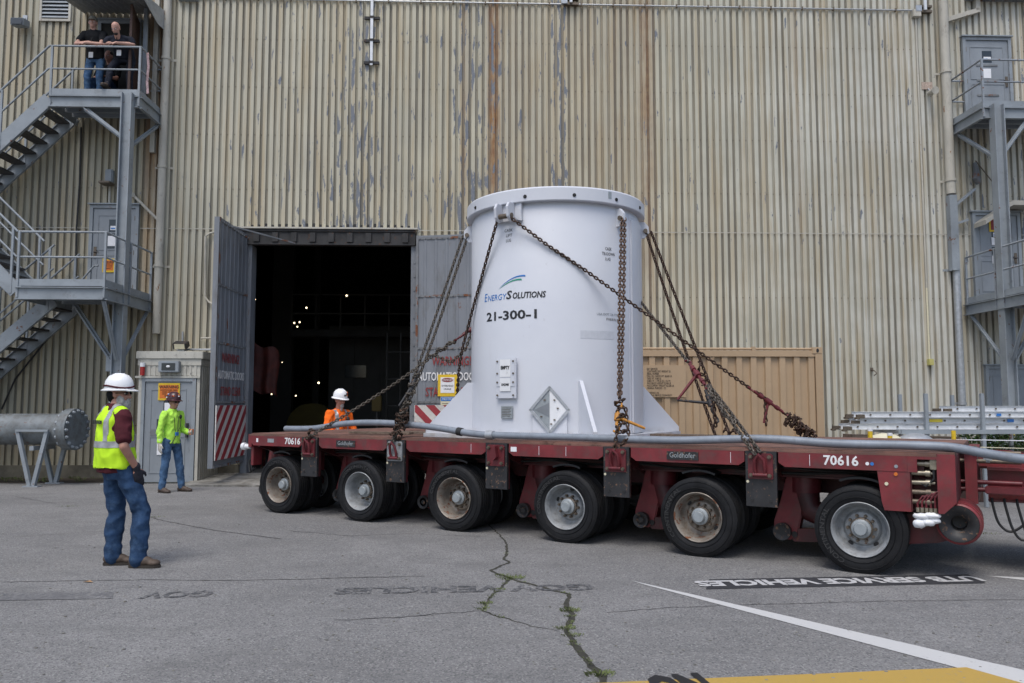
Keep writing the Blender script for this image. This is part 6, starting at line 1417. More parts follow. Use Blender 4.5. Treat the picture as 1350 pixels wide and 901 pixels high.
p = U(1300, 590, RY + 1.0)
mb = MB(); mb.box(-.9, 1.2, -.25, .3, 0, .78); o = mb.build('timber_planter', MT['brown'], None, bevel=.01); o.matrix_world = Matrix.Translation((p.x + .1, RY + .9, 0)); tag(o, 'brown timber planter box in front of the shrubs on the right', 'planter')
mb = MB(); mb.tube([(0, 0, .01), (.9, .1, .04), (1.9, -.05, .01)], .03, 6); 
# ================================================================== PEOPLE
def blob(name, prims, vox, mat, parent, sm=4, fold=0.0, fsc=9.0, fst=(1, 1, .45), seed=0):
    """one continuous skin: primitives fused by a voxel remesh, smoothed, then folded"""
    mb = MB()
    for p in prims:
        k = p[0]
        if k == 'c':      # tapered limb p1 p2 r1 r2
            a, b = Vector(p[1]), Vector(p[2]); mb.cyl(a, b, p[3], p[4], n=14); mb.ell(a, (p[3],) * 3, n=14, h=8); mb.ell(b, (p[4],) * 3, n=14, h=8)
        elif k == 'e': mb.ell(p[1], p[2], p[3] if len(p) > 3 else None, n=18, h=12)
        elif k == 'l':    # loft of elliptical rings (x,y,z,rx,ry) turned by yaw
            rings, yaw = p[1], p[2] if len(p) > 2 else 0; n = 20; v = []
            for (x, y, z, rx, ry) in rings:
                for i in range(n):
                    a = 2 * pi * i / n; ex, ey = rx * cos(a), ry * sin(a); v.append((x + ex * cos(yaw) - ey * sin(yaw), y + ex * sin(yaw) + ey * cos(yaw), z))
            N = len(rings); mb.add(v, [(i * n + j, i * n + (j + 1) % n, (i + 1) * n + (j + 1) % n, (i + 1) * n + j) for i in range(N - 1) for j in range(n)] + [tuple(range(n - 1, -1, -1)), tuple(range((N - 1) * n, N * n))])
    m = bpy.data.meshes.new('tmp'); m.from_pydata(mb.v, [], mb.f)
    bm = bmesh.new(); bm.from_mesh(m); bmesh.ops.recalc_face_normals(bm, faces=bm.faces); bm.to_mesh(m); bm.free()
    o = bpy.data.objects.new('tmp', m); C.objects.link(o)
    r = o.modifiers.new('r', 'REMESH'); r.mode = 'VOXEL'; r.voxel_size = vox
    s_ = o.modifiers.new('s', 'SMOOTH'); s_.factor = .5; s_.iterations = sm
    dg = bpy.context.evaluated_depsgraph_get(); dg.update(); me_ = bpy.data.meshes.new_from_object(o.evaluated_get(dg))
    bpy.data.objects.remove(o); bpy.data.meshes.remove(m); me_.name = name
    if fold:
        nr = [v.normal.copy() for v in me_.vertices]
        for v, n_ in zip(me_.vertices, nr):
            c = v.co; q = Vector((c.x * fst[0], c.y * fst[1], c.z / max(.01, fst[2]) * .45 if False else c.z * fst[2])) * fsc + Vector((seed, 0, 0))
            h = 1 - 2 * abs(noise.noise(q)) ; h2 = noise.noise(q * 2.3 + Vector((5, 5, 5)))
            v.co = c + n_ * fold * (h * .7 + h2 * .5 - .3)
    me_.materials.clear(); me_.materials.append(mat); me_.polygons.foreach_set('use_smooth', [True] * len(me_.polygons)); me_.update()
    return put(name, me_, parent)
def shell(name, src, mask, off, mat, parent):
    m = src.data; nr = {}
    vs, fs, idx = [], [], {}
    for f in m.polygons:
        if mask(f.center, f.normal):
            q = []
            for i in f.vertices:
                if i not in idx: idx[i] = len(vs); vs.append(m.vertices[i].co + m.vertices[i].normal * off)
                q.append(idx[i])
            fs.append(tuple(q))
    mm = bpy.data.meshes.new(name); mm.from_pydata([tuple(v) for v in vs], [], fs); mm.polygons.foreach_set('use_smooth', [True] * len(fs)); mm.materials.append(mat); return put(name, mm, parent)
def cloth(name, col, **k): return paint(name, col, .85, 0, k.get('var', .12), k.get('sc', 9), bump=.25, bsc=90, dirt=k.get('dirt', 0), dirtcol=k.get('dirtcol', (.05, .05, .05)), spec=.2)
SK = paint('weathered_skin', (.40, .20, .145), .55, 0, .1, 14); SK2 = paint('fair_skin', (.46, .26, .20), .55, 0, .1, 14)
JE = cloth('blue_denim', (.026, .058, .125), var=.35, sc=7, dirt=.4, dirtcol=(.06, .11, .19)); JE2 = cloth('faded_denim', (.06, .12, .22), var=.3, dirt=.3, dirtcol=(.12, .19, .29))
HV = cloth('hi_vis_yellow', (.50, .80, .03), var=.05); LM = cloth('hi_vis_lime', (.46, .82, .10), var=.05); OR = cloth('hi_vis_orange', (.85, .15, .015), var=.05)
SIL = paint('reflective_silver', (.34, .35, .36), .4, .2, .05, 9); MAR = cloth('maroon_cotton', (.07, .014, .02)); NAV = cloth('navy_cotton', (.018, .021, .032)); BLKC = cloth('black_cotton', (.010, .011, .013))
BOOT = paint('brown_boot_leather', (.075, .052, .038), .65, 0, .25, 12, bump=.2); SOLE = paint('boot_sole', (.035, .028, .022), .8); GLV = cloth('dark_work_glove', (.03, .03, .038)); GLW = cloth('pale_work_glove', (.55, .52, .45))
HATW = paint('hard_hat_white', (.78, .79, .80), .3, 0, .03, 9); HATB = paint('hard_hat_maroon', (.06, .02, .025), .3, 0, .3, 25); BEARD = paint('grey_beard_hair', (.36, .35, .33), .9, 0, .25, 60, bump=.6, bsc=120); HAIR = paint('dark_hair', (.03, .022, .018), .8, 0, .3, 50)
EYW = MT['white']; LENS = paint('dark_glasses_lens', (.01, .01, .012), .15)
def Rz(a): return Matrix.Rotation(a, 3, 'Z')
def head_prims(c, yaw, tilt=0.0, k=1.0):
    """face towards local +x turned by yaw; tilt>0 looks down"""
    M = (Matrix.Rotation(yaw, 3, 'Z') @ Matrix.Rotation(tilt, 3, 'Y')); c = Vector(c)
    def P(x, y, z): return c + M @ (Vector((x, y, z)) * k)
    pr = [('e', P(-.012, 0, .035), (.098 * k, .077 * k, .098 * k), M), ('e', P(.018, 0, -.035), (.072 * k, .062 * k, .080 * k), M), ('e', P(.055, 0, -.085), (.034 * k, .036 * k, .026 * k), M),
          ('c', P(.088, 0, .012), P(.108, 0, -.028), .010 * k, .016 * k), ('e', P(.078, 0, .030), (.018 * k, .050 * k, .012 * k), M), ('e', P(.082, 0, -.058), (.015 * k, .026 * k, .009 * k), M), ('e', P(.080, 0, -.070), (.014 * k, .022 * k, .008 * k), M),
          ('e', P(-.005, .079, -.005), (.020 * k, .011 * k, .033 * k), M), ('e', P(-.005, -.079, -.005), (.020 * k, .011 * k, .033 * k), M), ('e', P(.055, .045, -.022), (.022, .018, .02), M), ('e', P(.055, -.045, -.022), (.022, .018, .02), M)]
    return pr, P, M
def hand_prims(w, d, n, side, curl=.5, k=1.0):
    """wrist w, finger direction d, palm facing n; side=+1 puts the thumb along d x n"""
    w, d, n = Vector(w), Vector(d).normalized(), Vector(n); n = (n - d * n.dot(d)).normalized(); s = d.cross(n) * side
    Mx = Matrix((d, s, n)).transposed(); pr = [('e', w + d * .048 * k, (.052 * k, .042 * k, .017 * k), Mx), ('c', w, w + d * .03 * k, .026 * k, .024 * k)]
    for i, L in enumerate((.070, .078, .072, .056)):
        b = w + d * .088 * k + s * (.030 - .020 * i) * k; a0 = curl * (.5 + .12 * i); p1 = b + (d * cos(a0) + n * sin(a0)) * L * .48 * k; a1 = a0 + curl * .9; p2 = p1 + (d * cos(a1) + n * sin(a1)) * L * .34 * k; a2 = a1 + curl * .6; p3 = p2 + (d * cos(a2) + n * sin(a2)) * L * .24 * k
        pr += [('c', b - d * .012, p1, .0105 * k, .0095 * k), ('c', p1, p2, .0095 * k, .0085 * k), ('c', p2, p3, .0085 * k, .0075 * k)]
    t0 = w + d * .022 * k + s * .030 * k; t1 = t0 + (d * .6 + s * .65 + n * .25).normalized() * .036 * k; t2 = t1 + (d * .9 + s * .15 + n * .35).normalized() * .030 * k
    return pr + [('c', t0, t1, .0135 * k, .0115 * k), ('c', t1, t2, .0115 * k, .0095 * k)]
def eyes(P, par):
    for s_ in (-1, 1):
        mb = MB(); mb.ell(P(.076, s_ * .032, .008), (.012, .014, .009), n=10, h=6); mb.build('eye', EYW, par, 60)
        mb = MB(); mb.ell(P(.0845, s_ * .033, .007), (.005, .006, .006), n=8, h=6); mb.build('pupil', MT['black'], par, 60)
def hard_hat(P, M, mat, par, brim=True, stickers=None, band=None):
    t3 = lambda mb: None
    def put3(mb, n_, mt, up=.062):
        mb.v = [tuple(P(*v)) for v in mb.v]; return mb.build(n_, mt, par, smooth=50)
    mb = MB(); prof = [(.162, -.008), (.164, .0), (.146, .010), (.134, .016), (.133, .050), (.124, .090), (.102, .125), (.068, .148), (.025, .160), (0, .161)]
    n_ = 40; L = Matrix.Translation((-.006, 0, .040)) @ Matrix.Diagonal((1.0, .86, 1.0, 1)); mb.lathe(prof, n_, L); mb.lathe([(.162, -.008), (.132, .004), (.126, .04)], n_, L)
    mb.v = [(x + (.022 if x > .14 else 0), y, z - (.006 if x > .12 and z < .08 else 0)) for x, y, z in mb.v]
    h = put3(mb, 'hard_hat', mat)
    mb = MB()
    for yy in (-.028, 0, .028): mb.tube([(-.125, yy, .12), (-.088, yy, .172), (-.03, yy, .196), (.02, yy, .196), (.068, yy, .176), (.108, yy, .125)], .007, 6)
    put3(mb, 'hat_ridges', mat)
    if band:
        mb = MB(); mb.lathe([(.134, .010), (.138, .018), (.134, .032), (.130, .034)], 32, Matrix.Translation((-.008, 0, .06)) @ Matrix.Diagonal((1, .88, 1, 1))); put3(mb, 'hat_band', band)
    if stickers:
        random.seed(stickers)
        for i in range(16):
            a = random.random() * 6.28; z = random.uniform(.03, .10); rr = .130 - .25 * max(0, z - .05) ** 1.0; mb = MB(); mb.ell((-.008 + rr * cos(a), rr * .86 * sin(a), .055 + z), (.018, .018, .014), n=8, h=5); put3(mb, 'sticker', [MT['txtw'], MT['txtr'], MT['txtk'], MT['org'], MT['txtb']][i % 5] if mat is not HATW else [MT['txtk'], MT['txtr'], MT['org'], MT['txtk']][i % 4])
    return h
def glasses(P, par):
    mb = MB()
    for s_ in (-1, 1): mb.ell(P(.088, s_ * .034, .010), (.014, .028, .017), n=12, h=8); 
    mb.tube([P(.085, .06, .014), P(.04, .081, .012), P(-.01, .083, .010)], .004, 5); mb.tube([P(.085, -.06, .014), P(.04, -.081, .012), P(-.01, -.083, .010)], .004, 5); mb.build('dark_glasses', LENS, par, smooth=60)
def boot(name, an, yaw, par, mat=BOOT, L=.29, pitch=0.0, vox=.010):
    d = Vector((cos(yaw), sin(yaw), 0)); s = Vector((-sin(yaw), cos(yaw), 0)); a = Vector(an); M = Matrix((d, s, Vector((0, 0, 1)))).transposed() @ Matrix.Rotation(pitch, 3, 'Y')
    Q = lambda x, y, z: a + M @ Vector((x, y, z))
    b = blob(name, [('c', Q(0, 0, .0), Q(0, 0, .05), .052, .050), ('e', Q(-.03, 0, -.025), (.055, .045, .045), M), ('e', Q(.06, 0, -.025), (.085, .048, .048), M), ('e', Q(.15, 0, -.042), (.065, .052, .034), M)], vox, mat, par, 3)
    mb = MB(); mb.prism([(-.085, 0), (-.07, .035), (.0, .040), (.10, .05), (.18, .046), (.212, .022), (.22, 0), (.212, -.022), (.18, -.046), (.10, -.05), (.0, -.04), (-.07, -.035)], -.085, -.058, 'xy'); mb.v = [tuple(Q(*v)) for v in mb.v]; mb.build('sole', SOLE, b, bevel=.004)
    return b
def person(loc, rz, label, group=None): return thing('person', label, 'man', Matrix.Translation(loc) @ Matrix.Rotation(rz, 4, 'Z'), group)
def legs(hip, kn, an, r=(.098, .070, .058), seat=(.125, .165)):
    pr = [('l', [(hip[0].x * .5 + hip[1].x * .5 + 0.0, (hip[0].y + hip[1].y) / 2, (hip[0].z + hip[1].z) / 2 + dz, rx * seat[0] / .125, ry * seat[1] / .165) for dz, rx, ry in ((-.10, .105, .150), (-.02, .130, .172), (.06, .128, .170), (.14, .112, .158))])]
    for h, k, a in zip(hip, kn, an): pr += [('c', h, k, r[0], r[1]), ('c', k, a, r[1], r[2]), ('c', k, (k + a) / 2 + Vector((-.012, 0, .02)), r[1], r[1] * .98)]
    return pr
V = Vector
# --- man 1: yellow vest, white hard hat, seen from his right and behind ---------------------------
m1p = at_z(146, 748, 0)
m1 = person((m1p.x, m1p.y, 0), R(48), 'man in yellow safety vest and white hard hat standing in front at left')
hip = [V((.02, .090, .92)), V((.05, -.12, .92))]; kn = [V((.07, .09, .50)), V((.19, -.19, .52))]; an = [V((.05, .10, .075)), V((.16, -.205, .075))]
hc = V((.02, -.0, 1.625)); hp, P, M = head_prims(hc, R(-50), .0)
shR, elR, wrR = V((-.02, -.205, 1.415)), V((-.04, -.29, 1.14)), V((.10, -.25, .93))
shL, elL, wrL = V((-.0, .205, 1.415)), V((.02, .29, 1.14)), V((.16, .22, .95))
body = hp + [('c', V((-.02, 0, 1.47)), hc + V((-.01, 0, -.06)), .060, .056), ('l', [(0, 0, .9, .10, .14), (0, 0, 1.1, .11, .15), (-.02, 0, 1.35, .11, .17), (-.02, 0, 1.48, .05, .09)])]
for s_, e_, w_ in ((shR, elR, wrR), (shL, elL, wrL)): body += [('c', s_, e_, .052, .043), ('c', e_, w_, .043, .030)]
for h_, k_, a_ in zip(hip, kn, an): body += [('c', h_, k_, .08, .055), ('c', k_, a_, .055, .045)]
body += hand_prims(wrR, (.25, .05, -1), (.2, 1, 0), 1, .5) + hand_prims(wrL, (.25, -.05, -1), (.2, -1, 0), -1, .5)
bd = blob('body', body, .0095, SK, m1, 3)
blob('glove', hand_prims(wrR + V((.005, 0, -.01)), (.25, .05, -1), (.2, 1, 0), 1, .5, 1.14) + [('c', wrR + V((-.005, 0, .02)), wrR, .040, .036)], .008, GLV, m1, 2)
blob('glove', hand_prims(wrL + V((.005, 0, -.01)), (.25, -.05, -1), (.2, -1, 0), -1, .5, 1.14) + [('c', wrL + V((-.005, 0, .02)), wrL, .040, .036)], .008, GLV, m1, 2)
blob('shirt', [('l', [(0, 0, .89, .145, .190), (0, 0, 1.0, .150, .188), (-.01, 0, 1.2, .145, .188), (-.02, 0, 1.40, .122, .19), (-.02, 0, 1.48, .085, .12), (-.02, 0, 1.535, .064, .068)]), ('c', (-.02, -.07, 1.475), shR, .055, .072), ('c', (-.02, .07, 1.475), shL, .055, .072), ('c', shR, shR.lerp(elR, .72), .074, .072), ('c', shL, shL.lerp(elL, .72), .074, .072)], .010, MAR, m1, 3, .013, 10, (1, 1, .9))
vs_ = blob('safety_vest', [('l', [(0, 0, .93, .172, .225), (0, 0, 1.0, .172, .218), (0, 0, 1.2, .165, .205), (-.02, 0, 1.38, .142, .200), (-.02, 0, 1.46, .108, .165), (-.02, 0, 1.505, .080, .095)]), ('c', (-.02, -.08, 1.475), (-.02, -.17, 1.43), .062, .068), ('c', (-.02, .08, 1.475), (-.02, .17, 1.43), .062, .068)], .010, HV, m1, 4, .018, 8, (1, 1, .6))
shell('reflective_band', vs_, lambda c, n: 1.125 < c.z < 1.185, .004, SIL, m1)
shell('reflective_band', vs_, lambda c, n: c.z >= 1.18 and abs(abs(c.y) - .115) < .026, .004, SIL, m1)
text('vest_text', 'SOUTHERN', .05, Matrix.Translation((-.172, .0, 1.36)) @ Matrix.Rotation(-pi / 2, 4, 'Z') @ Matrix.Rotation(pi / 2 - .08, 4, 'X'), MT['txtk'], m1, sx=.8, bold=.001)
jn = blob('jeans', legs(hip, kn, an, (.105, .080, .074), (.138, .178)) + [('e', a_ + V((.01, 0, .0)), (.085, .078, .035)) for a_ in an] + [('e', a_ + V((.01, 0, .10)), (.080, .078, .05)) for a_ in an], .0095, JE, m1, 4, .016, 6.5, (1, 1, 1.1), 3)
mb = MB(); mb.lathe([(.128, .0), (.132, .02), (.128, .04)], 32, Matrix.Translation((.005, 0, 1.045)) @ Matrix.Diagonal((1.1, 1.45, 1, 1)) ); mb.v = [(x, y, z - .08) for x, y, z in mb.v]; mb.build('belt', MT['brown'], m1, 50)
boot('boot', an[0] + V((0, 0, .010)), R(-40), m1); boot('boot', an[1] + V((0, 0, .010)), R(-48), m1)
m1.scale = (1.02, 1.02, 1.02)
bp_ = [('e', P(.062, 0, -.095), (.045, .050, .055), M), ('e', P(.055, 0, -.135), (.036, .038, .045), M), ('e', P(.035, .050, -.06), (.042, .024, .05), M), ('e', P(.035, -.050, -.06), (.042, .024, .05), M), ('e', P(.05, 0, -.085), (.05, .058, .035), M), ('e', P(.096, 0, -.048), (.012, .03, .010), M)]
blob('beard', bp_, .0075, BEARD, m1, 2, .006, 30, (1, 1, .5)); eyes(P, m1); glasses(P, m1)
hair = blob('hair', [('e', P(-.035, 0, .0), (.085, .082, .06), M), ('e', P(-.06, 0, -.03), (.05, .06, .05), M)], .009, BLKC, m1, 2)
hh = hard_hat(P, M, HATW, m1, band=None)
mb = MB(); mb.tube([P(.135 * cos(a) - .006, .120 * sin(a), .072 + .012 * sin(a * 2)) for a in [k * 2 * pi / 24 for k in range(25)]], .009, 6); mb.build('goggle_strap', MAR, hh, 50)
# --- man 2: lime shirt by the booth door -------------------------------------------------------
m2p = at_z(224, 649, 0)
m2 = person((m2p.x, m2p.y, 0), R(-22), 'man in lime long sleeved shirt and stickered dark hard hat standing before the booth door')
hip = [V((0, .09, .90)), V((0, -.09, .90))]; kn = [V((.06, .14, .49)), V((.0, -.13, .49))]; an = [V((.10, .17, .08)), V((-.06, -.13, .08))]
hc = V((.02, 0, 1.585)); hp, P, M = head_prims(hc, R(-2), .05, .97)
shR, elR, wrR = V((0, -.19, 1.37)), V((-.03, -.25, 1.10)), V((-.0, -.27, .87)); shL, elL, wrL = V((0, .19, 1.37)), V((-.02, .25, 1.10)), V((.20, .20, 1.05))
body = hp + [('c', V((-.01, 0, 1.42)), hc + V((-.01, 0, -.06)), .056, .052), ('l', [(0, 0, .9, .09, .13), (0, 0, 1.1, .10, .13), (-.0, 0, 1.35, .10, .15), (-.0, 0, 1.43, .05, .08)])]
for s_, e_, w_ in ((shR, elR, wrR), (shL, elL, wrL)): body += [('c', s_, e_, .044, .038), ('c', e_, w_, .038, .028)]
for h_, k_, a_ in zip(hip, kn, an): body += [('c', h_, k_, .07, .05), ('c', k_, a_, .05, .04)]
body += hand_prims(wrR, (0, 0, -1), (.3, 1, 0), 1, .4) + hand_prims(wrL, (1, -.3, .1), (0, -1, -.2), -1, .7)
blob('body', body, .011, SK, m2, 2)
blob('shirt', [('l', [(0, 0, .86, .122, .165), (0, 0, .98, .122, .16), (0, 0, 1.2, .112, .155), (0, 0, 1.35, .108, .175), (0, 0, 1.42, .078, .12), (0, 0, 1.475, .060, .064)]), ('c', (0, -.06, 1.41), shR, .05, .060), ('c', (0, .06, 1.41), shL, .05, .060), ('c', shR, elR, .064, .056), ('c', elR, wrR + V((0, 0, .03)), .056, .044), ('c', shL, elL, .064, .056), ('c', elL, elL.lerp(wrL, .88), .056, .044)], .011, LM, m2, 3, .018, 10, (1, 1, .8))
blob('jeans', legs(hip, kn, an, (.088, .066, .058), (.110, .15)), .011, JE2, m2, 4, .014, 6.5, (1, 1, 1.1), 9)
blob('glove', hand_prims(wrR, (0, 0, -1), (.3, 1, 0), 1, .4, 1.16) + [('c', wrR + V((0, 0, .05)), wrR, .040, .038)], .010, GLW, m2, 2)
blob('glove', hand_prims(wrL, (1, -.3, .1), (0, -1, -.2), -1, .7, 1.16), .010, GLW, m2, 2)
boot('boot', an[0] + V((0, 0, -.01)), R(8), m2, vox=.012); boot('boot', an[1] + V((0, 0, -.01)), R(-6), m2, vox=.012)
eyes(P, m2); glasses(P, m2); hard_hat(P, M, HATB, m2, stickers=3); blob('hair', [('e', P(-.03, 0, .015), (.082, .080, .05), M)], .012, HAIR, m2, 2)
mb = MB(); mb.tube([V((.06, .05, 1.44)), V((.115, .03, 1.30)), V((.135, .0, 1.10)), V((.14, -.02, 1.04)), V((.13, -.06, 1.10)), V((.11, -.06, 1.30)), V((.05, -.055, 1.44))], .005, 6); mb.build('lanyard', MT['txtk'], m2, 50)
mb = MB(); mb.box(.125, .15, -.05, .01, 1.0, 1.06); mb.build('badge', MT['txtb'], m2)
mb = MB(); mb.ell((.10, .085, 1.33), (.03, .03, .04), n=10, h=6); mb.build('radio_microphone', MT['black'], m2, 60)
mb = MB(); mb.tube([V((.12, .085, 1.30)), V((.14, .05, 1.15)), V((.13, -.03, 1.0)), V((.10, -.10, .86))], .006, 6); mb.build('coiled_cord', MT['black'], m2, 50)
mb = MB(); mb.cyl(wrL + V((.09, -.03, -.04)), wrL + V((.09, -.03, .06)), .035, n=12); mb.build('orange_cup', MT['org'], m2, 50)
# --- man 3: orange, behind the left end of the deck ------------------------------------------------
m3 = person((-2.98, 13.75, 0), R(-38), 'man in orange hi-vis shirt and white hard hat behind the left end of the trailer')
hc = V((.03, 0, 1.62)); hp, P, M = head_prims(hc, R(-4), .15)
shR, elR, wrR = V((0, -.20, 1.38)), V((.04, -.27, 1.12)), V((.25, -.16, 1.0)); shL, elL, wrL = V((0, .20, 1.38)), V((.05, .27, 1.12)), V((.26, .15, 1.0))
hip = [V((0, .09, .90)), V((0, -.09, .90))]; kn = [V((.03, .12, .49)), V((.03, -.12, .49))]; an = [V((0, .14, .095)), V((0, -.14, .095))]
body = hp + [('c', V((-.01, 0, 1.42)), hc + V((-.01, 0, -.06)), .060, .056), ('l', [(0, 0, .9, .09, .13), (0, 0, 1.1, .10, .13), (-.0, 0, 1.35, .10, .15), (-.0, 0, 1.43, .05, .08)])]
for s_, e_, w_ in ((shR, elR, wrR), (shL, elL, wrL)): body += [('c', s_, e_, .044, .038), ('c', e_, w_, .038, .028)]
for h_, k_, a_ in zip(hip, kn, an): body += [('c', h_, k_, .07, .05), ('c', k_, a_, .05, .04)]
body += hand_prims(wrR, (1, .3, 0), (0, 0, -1), 1, .6) + hand_prims(wrL, (1, -.3, 0), (0, 0, -1), -1, .6)
blob('body', body, .011, SK, m3, 2)
sh = blob('shirt', [('l', [(0, 0, .86, .14, .18), (0, 0, 1.1, .145, .18), (0, 0, 1.3, .128, .195), (0, 0, 1.40, .10, .165), (0, 0, 1.475, .066, .070)]), ('c', (0, -.06, 1.42), shR, .06, .070), ('c', (0, .06, 1.42), shL, .06, .070), ('c', shR, elR, .076, .070), ('c', elR, elR.lerp(wrR, .8), .066, .052), ('c', shL, elL, .076, .070), ('c', elL, elL.lerp(wrL, .8), .066, .052)], .011, OR, m3, 3, .018, 10, (1, 1, .8))
shell('reflective_band', sh, lambda c, n: c.z > 1.02 and .085 < abs(c.y) < .135 and c.z < 1.46, .004, SIL, m3); shell('reflective_band', sh, lambda c, n: 1.0 < c.z < 1.05 and abs(c.y) < .2, .004, SIL, m3)
blob('jeans', legs(hip, kn, an, (.088, .066, .058), (.12, .16)), .013, JE, m3, 3, .010, 8)
blob('glove', hand_prims(wrR, (1, .3, 0), (0, 0, -1), 1, .6, 1.15), .010, GLV, m3, 2); blob('glove', hand_prims(wrL, (1, -.3, 0), (0, 0, -1), -1, .6, 1.15), .010, GLV, m3, 2)
boot('boot', an[0], 0, m3, vox=.013); boot('boot', an[1], 0, m3, vox=.013)
blob('beard', [('e', P(.072, 0, -.090), (.030, .036, .045), M), ('e', P(.070, 0, -.135), (.022, .024, .050), M), ('e', P(.092, 0, -.048), (.012, .028, .010), M)], .009, BEARD, m3, 2, .004, 30)
eyes(P, m3); hard_hat(P, M, HATW, m3, stickers=8)
mb = MB(); mb.tube([V((.08, .06, 1.42)), V((.15, .03, 1.25)), V((.16, .0, 1.1)), V((.15, -.04, 1.25)), V((.07, -.06, 1.42))], .005, 6); mb.build('lanyard', MT['txtk'], m3, 50); mb = MB(); mb.box(.155, .165, -.04, .04, 1.0, 1.09); mb.build('badge', MT['paper'], m3)
mb = MB(); mb.ell((.14, .09, 1.30), (.03, .035, .04), n=10, h=6); mb.build('radio_microphone', MT['black'], m3, 60)
# --- the men on the upper left landing ---------------------------------------------------------------
def leaner(loc, rz, label, shirt, pants, skin, cap, yaw, tilt, fwd, foot_up=False, hgt=1.0, wide=1.0, low=0.0):
    t_ = person(loc, rz, label)
    hip = [V((-.05, .10, .92)), V((-.05, -.10, .92))]; kn = [V((.02, .12, .50)), V((.04, -.12, .50))]; an = [V((-.04, .12, .095)), V((-.02, -.12, .095))]
    if foot_up: kn[1] = V((.16, -.20, .66)); an[1] = V((.24, -.22, .24))
    ch = V((fwd, 0, 1.36 - low)); nk = V((fwd * 1.25, 0, 1.46 - low)); hc = V((fwd * 1.5 + .04, 0, 1.61 - fwd * .25 - low)); hp, P, M = head_prims(hc, yaw, tilt)
    hip = [V((h.x, h.y * wide, h.z)) for h in hip]
    wz = hgt + .07; sy = .20 * wide
    S_ = [ch + V((-.01, sy, .03)), ch + V((-.01, -sy, .03))]; E_ = [V((.27, .25 * wide, wz + .03)), V((.27, -.25 * wide, wz + .03))]; W_ = [V((.36, -.02, wz + .02)), V((.30, .02, wz + .06))]
    body = hp + [('c', nk - V((0, 0, .06)), hc + V((-.01, 0, -.05)), .062, .058), ('l', [(-.05, 0, .92, .09, .13), (fwd * .5 - .02, 0, 1.15, .10, .14), (fwd, 0, 1.36 - low, .09, .14)])]
    for s_, e_, w_ in zip(S_, E_, W_): body += [('c', s_, e_, .050, .044), ('c', e_, w_, .044, .032)]
    for h_, k_, a_ in zip(hip, kn, an): body += [('c', h_, k_, .07, .05), ('c', k_, a_, .05, .04)]
    body += hand_prims(W_[0], (.1, -1, -.15), (-.6, 0, -1), 1, .5) + hand_prims(W_[1], (.15, 1, -.1), (-.6, 0, -1), -1, .5)
    blob('body', body, .012, skin, t_, 2)
    blob('shirt', [('l', [(-.05, 0, .88, .135, .175 * wide), (fwd * .4 - .03, 0, 1.08, .14 * wide, .175 * wide), (fwd * .85, 0, 1.30 - low, .128, .19 * wide), (ch.x, 0, 1.40 - low, .100, .15 * wide), (nk.x, 0, nk.z + .01, .064, .07)])] + [('c', s_, s_.lerp(e_, .62), .068 * wide ** .5, .066) for s_, e_ in zip(S_, E_)] + [('c', V((nk.x - .01, sg_ * .05, nk.z - .04)), s_, .05, .064) for s_, sg_ in zip(S_, (1, -1))], .012, shirt, t_, 3, .012, 8)
    blob('trousers', legs(hip, kn, an, (.090, .068, .058), (.115, .15 * wide)), .012, pants, t_, 3, .012, 8, (1, 1, 1.2))
    boot('boot', an[0], 0, t_, vox=.013); boot('boot', an[1], R(-5), t_, vox=.013)
    eyes(P, t_)
    mb = MB(); mb.tube([nk + V((.05, .05, 0)), V((ch.x + .13, .0, 1.2)), V((fwd * .5 + .16, .0, .98)), V((ch.x + .13, -.01, 1.2)), nk + V((.05, -.05, 0))], .005, 5); mb.build('lanyard', MT['txtk'], t_, 50)
    mb = MB(); mb.box(fwd * .5 + .13, fwd * .5 + .14, -.045, .045, .86, .98); mb.build('badge', MT['paper'], t_)
    if cap:
        mb = MB(); mb.lathe([(.088, .03), (.092, .06), (.085, .10), (.06, .128), (.02, .138), (0, .139)], 24, Matrix.Translation((-.008, 0, 0)) @ Matrix.Diagonal((1.12, .92, 1, 1))); mb.prism([(.06, .07), (.13, .055), (.165, .03), (.175, 0), (.165, -.03), (.13, -.055), (.06, -.07)], .035, .045, 'xy'); mb.v = [tuple(P(*v)) for v in mb.v]; mb.build('cap', cap, t_, 50)
        blob('hair', [('e', P(-.04, 0, .0), (.07, .080, .05), M)], .012, HAIR, t_, 2)
    return t_, P, M
CAMO = paint('camouflage_cap', (.16, .15, .12), .8, 0, .5, 40, dirt=.5, dirtcol=(.05, .05, .04))
def lw(x, y, z): return WM @ V((x, y, z))
ua = WMI @ at_y(118, 60, 15.95); ub = WMI @ at_y(158, 60, 15.95)
leaner(lw(ua.x, -.78, Z2), WA + R(-90), 'man in black t-shirt, jeans and camouflage cap leaning on the upper left railing', BLKC, JE2, SK2, CAMO, R(14), .15, .06, low=-.03)
t4, P4, M4 = leaner(lw(ub.x + .0, -.80, Z2), WA + R(-90), 'bald bearded man in dark t-shirt and trousers leaning on the upper left railing', NAV, NAV, SK2, None, R(-8), .60, .26, True, wide=1.15, low=.19)
blob('beard', [('e', P4(.06, 0, -.085), (.040, .048, .036), M4)], .012, HAIR, t4, 2)
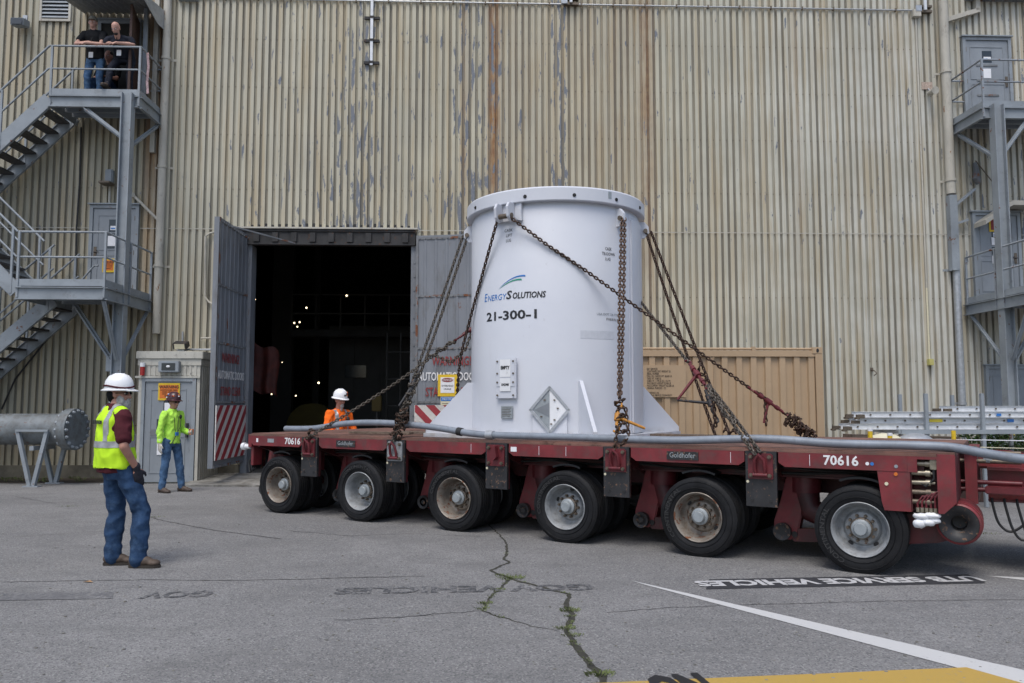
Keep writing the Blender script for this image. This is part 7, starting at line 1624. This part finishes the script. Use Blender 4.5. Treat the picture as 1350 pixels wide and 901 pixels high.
# third man sitting in the doorway behind them
uc = WMI @ at_y(142, 80, 16.6); t5 = person(lw(uc.x + .02, -.32, Z2), WA + R(-95), 'man in dark clothes sitting in the upper doorway between the two leaning men')
hip = [V((-.05, .09, .45)), V((-.05, -.09, .45))]; kn = [V((.32, .16, .50)), V((.32, -.14, .50))]; an = [V((.30, .14, .095)), V((.34, -.14, .095))]
hc = V((.04, 0, 1.14)); hp, P, M = head_prims(hc, R(-5), .2)
blob('body', hp + [('c', V((-.02, 0, .96)), hc - V((.01, 0, .05)), .058, .054), ('l', [(-.05, 0, .42, .09, .13), (-.03, 0, .9, .09, .14)]), ('c', V((0, .2, .88)), V((.12, .24, .62)), .046, .04), ('c', V((.12, .24, .62)), V((.30, .10, .60)), .04, .03), ('c', V((0, -.2, .88)), V((.12, -.24, .62)), .046, .04), ('c', V((.12, -.24, .62)), V((.30, -.08, .60)), .04, .03)] + [('c', h_, k_, .07, .05) for h_, k_ in zip(hip, kn)] + [('c', k_, a_, .05, .04) for k_, a_ in zip(kn, an)] + hand_prims(V((.30, .10, .60)), (.6, -.8, -.1), (0, 0, -1), 1, .5) + hand_prims(V((.30, -.08, .60)), (.6, .8, -.1), (0, 0, -1), -1, .5), .013, SK, t5, 2)
blob('shirt', [('l', [(-.05, 0, .40, .135, .17), (-.04, 0, .7, .13, .17), (-.02, 0, .88, .11, .18), (-.02, 0, .97, .065, .075)]), ('c', V((0, .2, .88)), V((.08, .23, .70)), .07, .06), ('c', V((0, -.2, .88)), V((.08, -.23, .70)), .07, .06)], .013, BLKC, t5, 3, .010, 8)
blob('jeans', [('e', V((-.06, 0, .44)), (.13, .17, .10))] + [('c', h_, k_, .09, .068) for h_, k_ in zip(hip, kn)] + [('c', k_, a_, .066, .056) for k_, a_ in zip(kn, an)], .013, JE, t5, 3, .010, 8)
boot('boot', an[0], 0, t5, vox=.014); boot('boot', an[1], 0, t5, vox=.014); eyes(P, t5); blob('hair', [('e', P(-.02, 0, .05), (.095, .082, .075), M)], .013, HAIR, t5, 2)
st = thing('folding_stool', 'low dark stool in the upper doorway under the sitting man', 'stool', lx(0, 0, 0)); st.matrix_world = t5.matrix_world.copy() if False else Matrix.Translation(lw(uc.x + .02, -.24, Z2)) @ Matrix.Rotation(WA, 4, 'Z')
mb = MB(); mb.box(-.18, .18, -.15, .15, .30, .335); mb.build('seat', MT['blk'], st)
for a in (-.15, .15):
    for b in (-.12, .12): mb = MB(); mb.box(a - .015, a + .015, b - .015, b + .015, 0, .299); mb.build('leg', MT['steel'], st)
# red and white barrier tape hanging from the rail
mb = MB(); P_ = [lw(-7.62, -.95, Z2 + .98), lw(-7.60, -.93, Z2 + .7), lw(-7.63, -.9, Z2 + .4), lw(-7.60, -.92, Z2 + .12)]
for a, b in zip(P_, P_[1:]): mb.bar(a, b, .05, .003, (0, 1, .2))
o = mb.build('barrier_tape', paint('tape_pink_white', (.55, .38, .38), .5, 0, .3, 30), None); tag(o, 'strip of red and white barrier tape hanging from the upper left railing', 'tape')
